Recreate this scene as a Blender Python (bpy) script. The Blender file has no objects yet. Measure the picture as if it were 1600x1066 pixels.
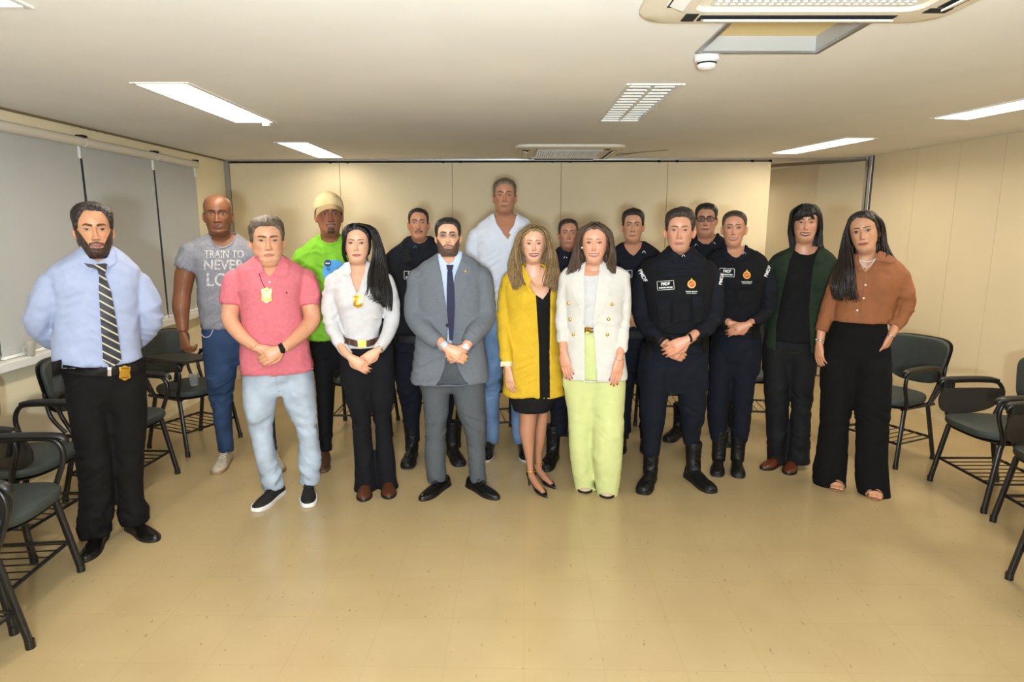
LAMP_W, FLASH_W, BOUNCE_W, EXPO = 3.8, 15, 195, 0.06
import bpy, bmesh, math, random
import numpy as np
from mathutils import Vector, Matrix
from mathutils.bvhtree import BVHTree
from mathutils.geometry import delaunay_2d_cdt
PI = math.pi
random.seed(7)
rng = np.random.default_rng(7)
sc = bpy.context.scene
COL = sc.collection
# ------------------------------------------------------------------ camera
FPX, CAM_H = 985.0, 1.62
PITCH = math.atan(177 / 985)
cam_d = bpy.data.cameras.new('camera')
cam_d.sensor_width = 36.0
cam_d.lens = 36.0 * FPX / 1600
cam = bpy.data.objects.new('camera', cam_d)
COL.objects.link(cam)
cam.location = (0, 0, CAM_H)
cam.rotation_euler = (PI / 2 - PITCH, 0, 0)
sc.camera = cam
CF = np.array([0, math.cos(PITCH), -math.sin(PITCH)])
CU = np.array([0, math.sin(PITCH), math.cos(PITCH)])
CO = np.array([0, 0, CAM_H])

def ray(px, py):
    return CF * FPX + np.array([1.0, 0, 0]) * (px - 800) - CU * (py - 533)

def G(px, py, z=0.0):
    d = ray(px, py)
    return CO + d * ((z - CAM_H) / d[2])

# ------------------------------------------------------------------ materials
def lin(c):
    return tuple((v / 12.92 if v <= .04045 else ((v + .055) / 1.055) ** 2.4) for v in c[:3])

def rgb(r, g, b):
    return lin((r / 255, g / 255, b / 255))

def mat(name, col, rough=.6, bump=0, bscale=200, metal=0, var=0, vscale=6, sheen=0, spec=.5, emit=None, estr=0, trans=0, coat=0, stretch=None, attr=None, sss=0, bdist=.002):
    m = bpy.data.materials.new(name)
    m.use_nodes = True
    nt = m.node_tree
    b = nt.nodes['Principled BSDF']
    b.inputs['Base Color'].default_value = (*col, 1)
    b.inputs['Roughness'].default_value = rough
    b.inputs['Metallic'].default_value = metal
    b.inputs['Specular IOR Level'].default_value = spec
    if sheen:
        b.inputs['Sheen Weight'].default_value = sheen
        b.inputs['Sheen Roughness'].default_value = .5
    if coat:
        b.inputs['Coat Weight'].default_value = coat
    if trans:
        b.inputs['Transmission Weight'].default_value = trans
    if emit:
        b.inputs['Emission Color'].default_value = (*emit, 1)
        b.inputs['Emission Strength'].default_value = estr
    tc = nt.nodes.new('ShaderNodeTexCoord')
    src = tc.outputs['Object']
    if stretch:
        mp = nt.nodes.new('ShaderNodeMapping')
        mp.inputs['Scale'].default_value = stretch
        nt.links.new(src, mp.inputs['Vector'])
        src = mp.outputs['Vector']
    if attr:
        at = nt.nodes.new('ShaderNodeAttribute')
        at.attribute_name = attr
        nt.links.new(at.outputs['Color'], b.inputs['Base Color'])
    if sss:
        b.inputs['Subsurface Weight'].default_value = sss
        b.inputs['Subsurface Radius'].default_value = (.6, .25, .15)
        b.inputs['Subsurface Scale'].default_value = .01
    if var:
        n = nt.nodes.new('ShaderNodeTexNoise')
        n.inputs['Scale'].default_value = vscale
        n.inputs['Detail'].default_value = 5
        nt.links.new(src, n.inputs['Vector'])
        mx = nt.nodes.new('ShaderNodeMix')
        mx.data_type = 'RGBA'
        mx.inputs[6].default_value = (*[v * (1 - var) for v in col], 1)
        mx.inputs[7].default_value = (*[min(1, v * (1 + var)) for v in col], 1)
        mr = nt.nodes.new('ShaderNodeMapRange'); mr.inputs['From Min'].default_value = .36; mr.inputs['From Max'].default_value = .64
        nt.links.new(n.outputs['Fac'], mr.inputs['Value']); nt.links.new(mr.outputs['Result'], mx.inputs[0])
        nt.links.new(mx.outputs[2], b.inputs['Base Color'])
    if bump:
        n = nt.nodes.new('ShaderNodeTexNoise')
        n.inputs['Scale'].default_value = bscale
        n.inputs['Detail'].default_value = 3
        nt.links.new(src, n.inputs['Vector'])
        bp = nt.nodes.new('ShaderNodeBump')
        bp.inputs['Strength'].default_value = bump
        bp.inputs['Distance'].default_value = bdist
        nt.links.new(n.outputs['Fac'], bp.inputs['Height'])
        nt.links.new(bp.outputs['Normal'], b.inputs['Normal'])
    return m

# ------------------------------------------------------------------ objects
def tag(o, label=None, cat=None, group=None, kind=None):
    if label: o['label'] = label
    if cat: o['category'] = cat
    if group: o['group'] = group
    if kind: o['kind'] = kind
    return o

def empty(name, loc, rz=0, label=None, cat=None, group=None):
    o = bpy.data.objects.new(name, None)
    COL.objects.link(o)
    o.location = [float(v) for v in loc]
    o.rotation_euler = (0, 0, rz)
    o.empty_display_size = .1
    return tag(o, label, cat, group)

def link_mesh(name, me, material, parent=None, smooth=True):
    o = bpy.data.objects.new(name, me)
    COL.objects.link(o)
    me.materials.clear()
    for m in (material if isinstance(material, (list, tuple)) else [material]):
        me.materials.append(m)
    if smooth:
        me.polygons.foreach_set('use_smooth', [True] * len(me.polygons))
    if parent is not None:
        o.parent = parent
    return o

def link_bm(name, bm, material, parent=None, smooth=False, angle=None):
    bmesh.ops.recalc_face_normals(bm, faces=bm.faces)
    me = bpy.data.meshes.new(name)
    bm.to_mesh(me)
    bm.free()
    o = link_mesh(name, me, material, parent, smooth or angle is not None)
    if angle is not None:
        me.set_sharp_from_angle(angle=angle)
    return o

def box(bm, x0, x1, y0, y1, z0, z1, mtx=None, bevel=0):
    vs = [bm.verts.new((x, y, z)) for x in (x0, x1) for y in (y0, y1) for z in (z0, z1)]
    fs = [bm.faces.new([vs[i] for i in q]) for q in ((0, 1, 3, 2), (4, 6, 7, 5), (0, 4, 5, 1), (2, 3, 7, 6), (0, 2, 6, 4), (1, 5, 7, 3))]
    if bevel:
        es = list({e for f in fs for e in f.edges})
        r = bmesh.ops.bevel(bm, geom=es, offset=bevel, segments=2, affect='EDGES', profile=.5)
        vs = list({v for f in r['faces'] for v in f.verts} | {v for v in vs if v.is_valid})
    if mtx is not None:
        bmesh.ops.transform(bm, matrix=mtx, verts=vs)
    return vs

def rings_bm(bm, rings, cap=True):
    """rings: list of lists of xyz (same length) -> lofted skin"""
    prev = None
    first = None
    for r in rings:
        cur = [bm.verts.new([float(c) for c in p]) for p in r]
        if prev:
            n = len(cur)
            for i in range(n):
                bm.faces.new((prev[i], prev[(i + 1) % n], cur[(i + 1) % n], cur[i]))
        else:
            first = cur
        prev = cur
    if cap:
        bm.faces.new(first[::-1])
        bm.faces.new(prev)

def crom(P, n):
    """Catmull-Rom resample of rows P (k,d) with n points per span"""
    P = np.asarray(P, float)
    k = len(P)
    out = []
    for i in range(k - 1):
        p0 = P[max(i - 1, 0)]; p1 = P[i]; p2 = P[i + 1]; p3 = P[min(i + 2, k - 1)]
        for t in np.linspace(0, 1, n, endpoint=False):
            out.append(.5 * ((2 * p1) + (-p0 + p2) * t + (2 * p0 - 5 * p1 + 4 * p2 - p3) * t * t + (-p0 + 3 * p1 - 3 * p2 + p3) * t ** 3))
    out.append(P[-1])
    return np.array(out)

def tube_rings(P, R, n=14, flat=1.0, up=(0, -1, 0), round_ends=False):
    """rings along path P (k,3), radii R; flat scales the radius along the 'up' direction"""
    P = np.asarray(P, float)
    R = np.asarray(R, float)
    T = np.gradient(P, axis=0)
    T /= np.linalg.norm(T, axis=1)[:, None] + 1e-12
    up = np.asarray(up, float)
    rings = []
    N = up - T[0] * (up @ T[0])
    if np.linalg.norm(N) < .2:
        N = np.array([1., 0, 0]) - T[0] * T[0][0]
    a = np.linspace(0, 2 * PI, n, endpoint=False)
    fr = []
    for i in range(len(P)):
        N = N - T[i] * (N @ T[i])
        N /= np.linalg.norm(N) + 1e-12
        B = np.cross(T[i], N)
        fr.append((N.copy(), B))
    def ring(c, N, B, r):
        return c + r * flat * np.cos(a)[:, None] * N + r * np.sin(a)[:, None] * B
    if round_ends:
        for t in (80, 55, 30):
            t = math.radians(t)
            rings.append(ring(P[0] - T[0] * R[0] * math.sin(t), *fr[0], R[0] * math.cos(t)))
    for i in range(len(P)):
        rings.append(ring(P[i], *fr[i], R[i]))
    if round_ends:
        for t in (30, 55, 80):
            t = math.radians(t)
            rings.append(ring(P[-1] + T[-1] * R[-1] * math.sin(t), *fr[-1], R[-1] * math.cos(t)))
    return rings

def tube(bm, P, R, n=12, flat=1.0, up=(0, -1, 0), round_ends=False, smooth=0):
    P = np.asarray(P, float)
    if np.isscalar(R):
        R = [R] * len(P)
    if smooth:
        Q = crom(np.column_stack([P, np.asarray(R, float)]), smooth)
        P, R = Q[:, :3], Q[:, 3]
    rings_bm(bm, tube_rings(P, R, n, flat, up, round_ends))

def struct(name, bm, m, smooth=False):
    return tag(link_bm(name, bm, m, smooth=smooth), kind='structure')
# ------------------------------------------------------------------ room
H = 2.31
def wall_mat(name, col, rough=.75, coat=0):
    return mat(name, col, rough=rough, bump=.05, bscale=300, var=.03, vscale=1.5, spec=.3, coat=coat)
M_ceil = wall_mat('ceiling_paint', rgb(238, 236, 231))
M_wall = wall_mat('laminate_wall', rgb(216, 200, 166), .55)
M_wallL = wall_mat('plaster_wall', rgb(236, 222, 188), .7)
M_seam = mat('dark_seam', rgb(120, 104, 78), .8)
M_alu = mat('aluminium', rgb(176, 178, 180), .35, metal=.9)
M_white = mat('white_plastic', rgb(232, 230, 224), .45)
M_blind = mat('blind_fabric', rgb(250, 249, 245), .85, bump=.15, bscale=900, spec=.2)
M_cass = mat('blind_cassette', rgb(214, 206, 190), .6)
M_dark = mat('dark_gap', rgb(20, 20, 20), .8)

# floor: vinyl tiles with chips, thin joints, soft polish
M_floor = bpy.data.materials.new('vinyl_tile_floor')
M_floor.use_nodes = True
nt = M_floor.node_tree
b = nt.nodes['Principled BSDF']
tc = nt.nodes.new('ShaderNodeTexCoord')
mp = nt.nodes.new('ShaderNodeMapping')
mp.inputs['Rotation'].default_value = (0, 0, math.radians(1.2))
nt.links.new(tc.outputs['Object'], mp.inputs['Vector'])
br = nt.nodes.new('ShaderNodeTexBrick')
br.offset = 0
br.inputs['Scale'].default_value = 1
br.inputs['Brick Width'].default_value = .3
br.inputs['Row Height'].default_value = .3
br.inputs['Mortar Size'].default_value = .0012
br.inputs['Mortar Smooth'].default_value = .3
cA, cB = rgb(177, 156, 116), rgb(175, 154, 114)
br.inputs['Color1'].default_value = (*cA, 1)
br.inputs['Color2'].default_value = (*cB, 1)
br.inputs['Mortar'].default_value = (*rgb(163, 143, 105), 1)
nt.links.new(mp.outputs['Vector'], br.inputs['Vector'])
last = br.outputs['Color']
for scale, lo, hi, colr, fac, stretch in ((64, .68, .72, rgb(112, 86, 56), .55, (1, .35, 1)), (70, .68, .72, rgb(190, 170, 128), .5, (.35, 1, 1)), (3, .35, .8, rgb(150, 128, 88), .35, (1, 1, 1))):
    m2 = nt.nodes.new('ShaderNodeMapping')
    m2.inputs['Scale'].default_value = stretch
    m2.inputs['Location'].default_value = (scale, scale * .7, 0)
    nt.links.new(tc.outputs['Object'], m2.inputs['Vector'])
    no = nt.nodes.new('ShaderNodeTexNoise')
    no.inputs['Scale'].default_value = scale
    no.inputs['Detail'].default_value = 3
    nt.links.new(m2.outputs['Vector'], no.inputs['Vector'])
    rp = nt.nodes.new('ShaderNodeValToRGB')
    rp.color_ramp.elements[0].position = lo
    rp.color_ramp.elements[1].position = hi
    rp.color_ramp.elements[1].color = (fac, fac, fac, 1)
    rp.color_ramp.elements[0].color = (0, 0, 0, 1)
    nt.links.new(no.outputs['Fac'], rp.inputs['Fac'])
    mx = nt.nodes.new('ShaderNodeMix')
    mx.data_type = 'RGBA'
    nt.links.new(rp.outputs['Color'], mx.inputs[0])
    nt.links.new(last, mx.inputs[6])
    mx.inputs[7].default_value = (*colr, 1)
    last = mx.outputs[2]
nt.links.new(last, b.inputs['Base Color'])
nr = nt.nodes.new('ShaderNodeTexNoise')
nr.inputs['Scale'].default_value = 2.5
nr.inputs['Detail'].default_value = 4
nt.links.new(tc.outputs['Object'], nr.inputs['Vector'])
mr = nt.nodes.new('ShaderNodeMapRange')
mr.inputs['To Min'].default_value = .15
mr.inputs['To Max'].default_value = .30
nt.links.new(nr.outputs['Fac'], mr.inputs['Value'])
nt.links.new(mr.outputs['Result'], b.inputs['Roughness'])
nb = nt.nodes.new('ShaderNodeTexNoise')
nb.inputs['Scale'].default_value = 14
nt.links.new(tc.outputs['Object'], nb.inputs['Vector'])
bp = nt.nodes.new('ShaderNodeBump')
bp.inputs['Strength'].default_value = .12
bp.inputs['Distance'].default_value = .004
nt.links.new(nb.outputs['Fac'], bp.inputs['Height'])
nt.links.new(bp.outputs['Normal'], b.inputs['Normal'])

YN, YF = -2.6, 9.6
bm = bmesh.new(); box(bm, -3.6, 5.6, YN - .3, YF + .3, -.1, 0)
struct('floor', bm, M_floor)

# left wall: parapet, pillar strip, head strip above blinds
XL = -2.98
bm = bmesh.new()
box(bm, XL - .2, XL, YN, 6.12, 0, .80)
box(bm, XL - .2, XL, 6.12, 9.0, 0, H + .05)
box(bm, XL - .2, XL, YN, 6.12, 2.2, H + .05)
box(bm, XL - .2, XL, YN, -.2, .80, 2.2)
struct('wall_left', bm, M_wallL)
bm = bmesh.new(); box(bm, XL - .2, XL + .075, -.2, 6.12, .80, .855, bevel=.006)
struct('trim_sill', bm, M_white)
bm = bmesh.new(); box(bm, XL, XL + .012, YN, 6.74, 0, .07)
struct('baseboard_left', bm, M_wallL)
# ceiling groove beside the window wall
bm = bmesh.new(); box(bm, XL + .001, XL + .02, YN, 6.74, H - .012, H)
struct('trim_groove', bm, M_seam)
# window behind the blinds
M_glass = mat('window_glass', rgb(60, 84, 96), .1)
for i, (a, c) in enumerate(((-.2, 1.75), (1.8, 2.65), (2.7, 3.58), (3.62, 4.48), (4.52, 5.38), (5.42, 6.1))):
    if i < 1: continue
    bm = bmesh.new(); box(bm, XL - .16, XL - .15, a, c, .855, 2.2)
    w = struct('window_%d' % i, bm, M_glass)
    bm = bmesh.new()
    box(bm, XL - .17, XL - .12, a - .03, a + .02, .855, 2.2)
    box(bm, XL - .17, XL - .12, a, c, .855, .9)
    link_bm('window_frame', bm, M_alu, w)

def blind(y0, y1, label):
    e = empty('roller_blind', (XL, (y0 + y1) / 2, 2.2), 0, label, 'blind', 'roller blinds on the left wall')
    hw = (y1 - y0) / 2
    bm = bmesh.new()
    rows = []
    ny = 14
    vs = []
    for j in range(13):
        z = -2.2 + .868 + (2.175 - .868) * j / 12
        vs.append([bm.verts.new((.008 + .003 * math.sin(k * 1.1 + j * .35) * (1 - j / 12), -hw + 2 * hw * k / ny, z)) for k in range(ny + 1)])
    for j in range(12):
        for k in range(ny):
            bm.faces.new((vs[j][k], vs[j][k + 1], vs[j + 1][k + 1], vs[j + 1][k]))
    bmesh.ops.solidify(bm, geom=bm.faces[:], thickness=.003)
    link_bm('blind_fabric', bm, M_blind, e, smooth=False)
    bm = bmesh.new()
    box(bm, -.004, .016, -hw + .004, hw - .004, -2.2 + .858, -2.2 + .874, bevel=.003)
    link_bm('bottom_bar', bm, M_blind, e)
    bm = bmesh.new()
    tube(bm, [(.03, -hw, 0), (.03, hw, 0)], .032, 16)
    link_bm('roller_cassette', bm, M_cass, e, angle=.6)
    for s in (-1, 1):
        bm = bmesh.new()
        box(bm, .0, .05, s * hw - .012, s * hw + .012, .028, .045)
        link_bm('bracket', bm, M_dark, e)
    bm = bmesh.new()
    box(bm, .004, .02, hw - .014, hw + .004, -.11, -.03, bevel=.002)
    link_bm('clip', bm, M_white, e)
    return e
blind(5.415, 6.09, 'white roller blind farthest from the camera, next to the corner pillar')
blind(4.515, 5.39, 'white roller blind in the middle, behind the bald man in grey')
blind(3.60, 4.49, 'white roller blind at the left edge, behind the bearded man')
for k in range(2):
    blind(1.8 + .9 * k - .02, 2.65 + .9 * k, 'white roller blind %s counted from the corner pillar' % ('fifth', 'fourth')[k])

# ceiling with cut-outs for the recessed fittings
def xr(px, py): return G(px, py, H)
HATCH = (.745, 1.205, 2.285, 2.665)
FIX = [  # x centre, y centre, length, rotation, lit
    (-1.70, 3.79, 1.13, 0, 1), (-1.80, 5.92, 1.10, 0, 1), (-1.66, 1.56, 1.16, 0, 1), (-1.62, -.75, 1.16, 0, 1),
    (.70, 3.78, 1.05, .0, 0), (.62, -.6, 1.1, 0, 1), (.62, .75, 1.1, 0, 1),
    (2.35, 8.0, 1.1, 0, 1), (2.63, 5.62, 1.02, .17, 1), (2.90, 3.68, 1.1, .17, 1), (3.18, 1.75, 1.1, .17, 1), (3.3, -.4, 1.1, .17, 1)]
FW = .125
bm = bmesh.new()
box(bm, -3.6, 5.6, YN - .3, YF + .3, H, H + .05)
ceil = struct('ceiling', bm, M_ceil)
def cutter(x, y, hx, hy, rz):
    bm = bmesh.new(); box(bm, -hx, hx, -hy, hy, H - .1, H + .2, Matrix.Translation((x, y, 0)) @ Matrix.Rotation(rz, 4, 'Z'))
    me = bpy.data.meshes.new('cut'); bmesh.ops.recalc_face_normals(bm, faces=bm.faces); bm.to_mesh(me); bm.free()
    o = bpy.data.objects.new('cut', me); COL.objects.link(o)
    md = ceil.modifiers.new('cut', 'BOOLEAN'); md.object = o; md.operation = 'DIFFERENCE'; md.solver = 'EXACT'
    return o
cuts = [cutter(x, y, FW, l / 2, r) for x, y, l, r, on in FIX]
cuts.append(cutter((HATCH[0] + HATCH[1]) / 2, (HATCH[2] + HATCH[3]) / 2, (HATCH[1] - HATCH[0]) / 2, (HATCH[3] - HATCH[2]) / 2, 0))
dg = bpy.context.evaluated_depsgraph_get()
me = bpy.data.meshes.new_from_object(ceil.evaluated_get(dg))
ceil.modifiers.clear(); ceil.data = me
for c in cuts: bpy.data.objects.remove(c)

# partition of movable panels across the back
PA, PB = np.array([-2.976, 6.743]), np.array([2.611, 6.561])
pang = math.atan2(PB[1] - PA[1], PB[0] - PA[0])
plen = float(np.linalg.norm(PB - PA))
PM = Matrix.Translation((PA[0], PA[1], 0)) @ Matrix.Rotation(pang, 4, 'Z')
def on_part(px):   # distance along the partition where it crosses image column px near the top
    d = ray(px, 300)
    a = np.array([d[0], d[1]]); e = (PB - PA) / plen
    s = np.linalg.solve(np.column_stack([e, -a]), -PA)
    return s[0]
seams = [on_part(p) for p in (532, 707, 876.5, 1042)]
bm = bmesh.new()
xs = [0.05] + seams + [plen]
for a, c in zip(xs[:-1], xs[1:]):
    box(bm, a + .0022, c - .0022, 0, .08, .012, H - .035, PM)
part_ob = struct('wall_back', bm, M_wall)
bm = bmesh.new(); box(bm, .05, plen, .02, .06, .0, H - .03, PM)
struct('trim_seams', bm, M_seam)
bm = bmesh.new()
box(bm, 0, 6.75, -.02, .1, H - .016, H + .001, PM)
box(bm, 0, .05, -.012, .09, 0, H - .01, PM)
struct('trim_track', bm, M_alu)
bm = bmesh.new()
box(bm, .06, plen, -.004, .02, H - .034, H - .024, PM)
for s in seams + [plen - .1]:
    for k in (-.09, .09):
        box(bm, s + k - .012, s + k + .012, -.008, .03, H - .04, H - .014, PM)
struct('trim_track_rail', bm, M_dark)

# right wall (angled) with panel joints
RA, RB = np.array([3.50, 6.30]), np.array([3.72, 4.77])
rdir = (RB - RA) / np.linalg.norm(RB - RA)
rang = math.atan2(rdir[1], rdir[0])
RM = Matrix.Translation((RA[0], RA[1], 0)) @ Matrix.Rotation(rang, 4, 'Z')
def on_right(px, py=300):
    d = ray(px, py); a = np.array([d[0], d[1]])
    return np.linalg.solve(np.column_stack([rdir, -a]), -RA)[0]
rs = [on_right(p, q) for p, q in ((1425, 330), (1490, 330), (1559, 330))]
while rs[-1] < 8.6: rs.append(rs[-1] + (rs[2] - rs[1]) * 1.02)
bm = bmesh.new()
xs = [0] + rs + [9.2]
for a, c in zip(xs[:-1], xs[1:]):
    box(bm, a + .0015, c - .0015, 0, .1, 0, H + .02, RM)
struct('wall_right', bm, M_wall)
bm = bmesh.new(); box(bm, 0, 9.2, .03, .08, 0, H, RM)
struct('trim_joints', bm, M_seam)
# alcove beyond the partition end: stacked leaf, far side wall, end wall
def vslab(p, q, t, z0, z1, bm):
    p, q = np.array(p, float), np.array(q, float)
    L = np.linalg.norm(q - p); an = math.atan2(q[1] - p[1], q[0] - p[0])
    box(bm, 0, L, 0, t, z0, z1, Matrix.Translation((p[0], p[1], 0)) @ Matrix.Rotation(an, 4, 'Z'))
bm = bmesh.new(); vslab((3.30, 7.0), (3.55, 6.52), .06, .01, H - .03, bm)
o = link_bm('partition_leaf', bm, M_wall)
tag(o, 'beige folding partition leaf standing in the alcove beside the metal post', 'partition panel')
bm = bmesh.new(); vslab((3.04, 8.9), (3.30, 7.0), .1, 0, H + .02, bm); vslab((3.34, 7.02), (3.75, 6.3), .06, 0, H + .02, bm)
struct('wall_alcove', bm, M_wall)
bm = bmesh.new(); box(bm, -3.2, 3.2, 8.9, 9.0, 0, H + .02)
struct('wall_end', bm, M_wall)
bm = bmesh.new()
for (x, y, w, d) in ((3.545, 6.47, .022, .05), (3.523, 6.36, .028, .05)):
    box(bm, x - w, x + w, y - d / 2, y + d / 2, 0, H - .002, bevel=.004)
struct('trim_post', bm, M_alu)
bm = bmesh.new(); box(bm, 3.52, 3.55, 6.385, 6.445, 0, H - .002)
struct('trim_post_gap', bm, M_dark)
bm = bmesh.new(); vslab((2.70, 7.35), (3.56, 6.50), .04, H - .03, H - .001, bm)
struct('trim_branch_track', bm, M_seam)
# wall behind the photographer
bm = bmesh.new(); box(bm, -3.6, 5.6, YN - .1, YN, 0, H + .02)
struct('wall_front', bm, M_wall)

# ------------------------------------------------------------------ ceiling lights
M_lamp = mat('lit_tube_tray', rgb(255, 250, 238), .5, emit=(1, .93, .8), estr=9)
M_refl = mat('lamp_reflector', rgb(215, 212, 200), .3, metal=.4)
def light_fixture(i, x, y, l, rz, lit, label):
    e = empty('ceiling_light', (x, y, H), rz, label, 'ceiling light', 'recessed ceiling lights')
    hx, hy = FW, l / 2
    bm = bmesh.new()   # tray sides and top
    box(bm, -hx, -hx + .004, -hy, hy, .0, .075); box(bm, hx - .004, hx, -hy, hy, .0, .075)
    box(bm, -hx, hx, -hy, -hy + .004, 0, .075); box(bm, -hx, hx, hy - .004, hy, 0, .075)
    box(bm, -hx, hx, -hy, hy, .07, .075)
    link_bm('housing', bm, M_refl, e)
    bm = bmesh.new()
    for a, c, d, f in ((-hx - .018, -hx + .003, -hy - .018, hy + .018), (hx - .003, hx + .018, -hy - .018, hy + .018), (-hx, hx, -hy - .018, -hy + .003), (-hx, hx, hy - .003, hy + .018)):
        box(bm, a, c, d, f, -.006, .002)
    link_bm('frame', bm, M_white, e)
    if lit:
        bm = bmesh.new()
        box(bm, -hx + .012, hx - .012, -hy + .01, hy - .01, .042, .05)
        link_bm('diffuser', bm, M_lamp, e)
        if i == 0:
            bm = bmesh.new(); box(bm, .06, .10, hy - .03, hy + .01, -.03, .0, bevel=.004)
            link_bm('latch', bm, M_white, e)
    else:
        bm = bmesh.new()
        tube(bm, [(-.05, -hy + .03, .045), (-.05, hy - .03, .045)], .013, 10); tube(bm, [(.05, -hy + .03, .045), (.05, hy - .03, .045)], .013, 10)
        link_bm('tube', bm, M_white, e)
        bm = bmesh.new()
        n = 14
        for k in range(n):
            yy = -hy + .02 + (2 * hy - .04) * k / (n - 1)
            box(bm, -hx + .006, hx - .006, yy - .012, yy + .012, .004, .012)
        box(bm, -.006, .006, -hy, hy, -.003, .012)
        link_bm('louvre', bm, M_white, e)
    return e
FL = ['lit recessed ceiling light, the large one above the bald man and bearded man', 'small lit recessed ceiling light near the back partition on the left', 'lit recessed ceiling light cut off by the upper left corner', 'lit ceiling light behind the camera on the window side',
      'unlit ceiling light with white louvre slats near the smoke detector', 'lit ceiling light behind the camera in the middle', 'lit ceiling light overhead just out of frame in the middle',
      'lit ceiling light in the space behind the beige partition', 'lit ceiling light above the woman in the brown shirt near the metal post', 'lit ceiling light cut off by the right edge', 'lit ceiling light out of frame on the right', 'lit ceiling light behind the camera on the right']
for i, (x, y, l, r, on) in enumerate(FIX):
    light_fixture(i, x, y, l, r, on, FL[i])

# ceiling hatch (open access panel)
e = empty('ceiling_hatch', ((HATCH[0] + HATCH[1]) / 2, (HATCH[2] + HATCH[3]) / 2, H), 0, 'square open access hatch with silver frame beside the near air conditioner', 'hatch')
hx, hy = (HATCH[1] - HATCH[0]) / 2, (HATCH[3] - HATCH[2]) / 2
bm = bmesh.new()
for a, c, d, f in ((-hx - .015, -hx + .002, -hy - .015, hy + .015), (hx - .002, hx + .015, -hy - .015, hy + .015), (-hx, hx, -hy - .015, -hy + .002), (-hx, hx, hy - .002, hy + .015)):
    box(bm, a, c, d, f, -.008, .004)
link_bm('frame', bm, M_alu, e)
bm = bmesh.new()
box(bm, -hx, -hx + .004, -hy, hy, .0, .06); box(bm, hx - .004, hx, -hy, hy, .0, .06)
box(bm, -hx, hx, -hy, -hy + .004, 0, .06); box(bm, -hx, hx, hy - .004, hy, 0, .06)
link_bm('side_lining', bm, mat('foil_lining', rgb(165, 164, 160), .35), e)
bm = bmesh.new(); box(bm, -hx, hx, -hy, hy, .055, .065)
link_bm('back_board', bm, mat('hatch_board', rgb(218, 194, 132), .5), e)

# ceiling cassettes
M_cream = mat('cassette_plastic', rgb(226, 216, 196), .45)
M_grid = bpy.data.materials.new('intake_grille')
M_grid.use_nodes = True
nt = M_grid.node_tree; b = nt.nodes['Principled BSDF']
b.inputs['Base Color'].default_value = (*rgb(215, 212, 205), 1); b.inputs['Roughness'].default_value = .5
def cassette(x, y, size, label, grid):
    e = empty('air_conditioner', (x, y, H), 0, label, 'air conditioner', 'ceiling air conditioner cassettes')
    s = size / 2
    bm = bmesh.new()
    rings = []
    for (k, z, r) in ((1, .002, .10), (1, -.014, .10), (.985, -.022, .1), (.90, -.03, .08), (.70, -.032, .05), (.68, -.022, .04), (.60, -.02, .03)):
        ring = []
        hw = s * k
        for cx, cy, a0 in ((1, 1, 0), (-1, 1, 90), (-1, -1, 180), (1, -1, 270)):
            for q in range(6):
                an = math.radians(a0 + 18 * q)
                ring.append((cx * (hw - r) + r * math.cos(an), cy * (hw - r) + r * math.sin(an), z))
        rings.append(ring)
    rings_bm(bm, rings)
    link_bm('panel', bm, M_cream, e, angle=.5)
    g = s * .60
    bm = bmesh.new()
    n = 26
    for k in range(n + 1):
        t = -g + 2 * g * k / n
        box(bm, t - .0035, t + .0035, -g, g, -.030, -.024)
        box(bm, -g, g, t - .0035, t + .0035, -.029, -.023)
    box(bm, -g, g, -g, g, -.022, -.019)
    link_bm('intake_grille', bm, M_grid, e)
    for k in range(4):
        R = Matrix.Rotation(k * PI / 2, 4, 'Z')
        bm = bmesh.new(); box(bm, -s * .62, s * .62, s * .77, s * .87, -.0335, -.028, R)
        box(bm, -s * .72, -s * .64, s * .74, s * .88, -.0335, -.028, R)
        o = link_bm('air_outlet', bm, M_dark if k in (1,) else M_dark, e)
        bm = bmesh.new()
        box(bm, -s * .60, s * .60, -.028, .028, -.003, .003, R @ Matrix.Translation((0, s * .83, -.036)) @ Matrix.Rotation(.35, 4, 'X'), bevel=.002)
        link_bm('louvre_flap', bm, M_white, e)
    return e
cassette(.905, 1.75, 1.0, 'near air conditioner cassette cut off by the top edge of the photo', True)
cassette(.50, 5.97, .94, 'far air conditioner cassette close to the back partition', True)
bm = bmesh.new()
for (a, c) in (((905, 246), (1043, 234)), ((962, 243), (1005, 237))):
    p, q = xr(*a), xr(*c)
    L = np.linalg.norm(q - p); an = math.atan2(q[1] - p[1], q[0] - p[0])
    box(bm, 0, L, -.006, .006, H - .004, H, Matrix.Translation((p[0], p[1], 0)) @ Matrix.Rotation(an, 4, 'Z'))
struct('trim_hatch', bm, M_seam)

# smoke detector
c = xr(1105, 86)
e = empty('smoke_detector', (c[0], c[1], H), 0, 'round white smoke detector on the ceiling below the open hatch', 'smoke detector')
def lathe(bm, prof, n=24):
    rings_bm(bm, [[(r * math.cos(t), r * math.sin(t), z) for t in np.linspace(0, 2 * PI, n, endpoint=False)] for r, z in prof])
bm = bmesh.new(); lathe(bm, [(.05, 0), (.05, -.022), (.046, -.026), (.02, -.026)]); link_bm('base', bm, M_white, e, angle=.5)
bm = bmesh.new(); lathe(bm, [(.036, -.026), (.038, -.04), (.033, -.05), (.02, -.056), (.004, -.057)]); link_bm('sensor_head', bm, M_white, e, angle=.5)
bm = bmesh.new(); lathe(bm, [(.0385, -.030), (.0385, -.037)]); link_bm('vent_ring', bm, M_dark, e)

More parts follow.
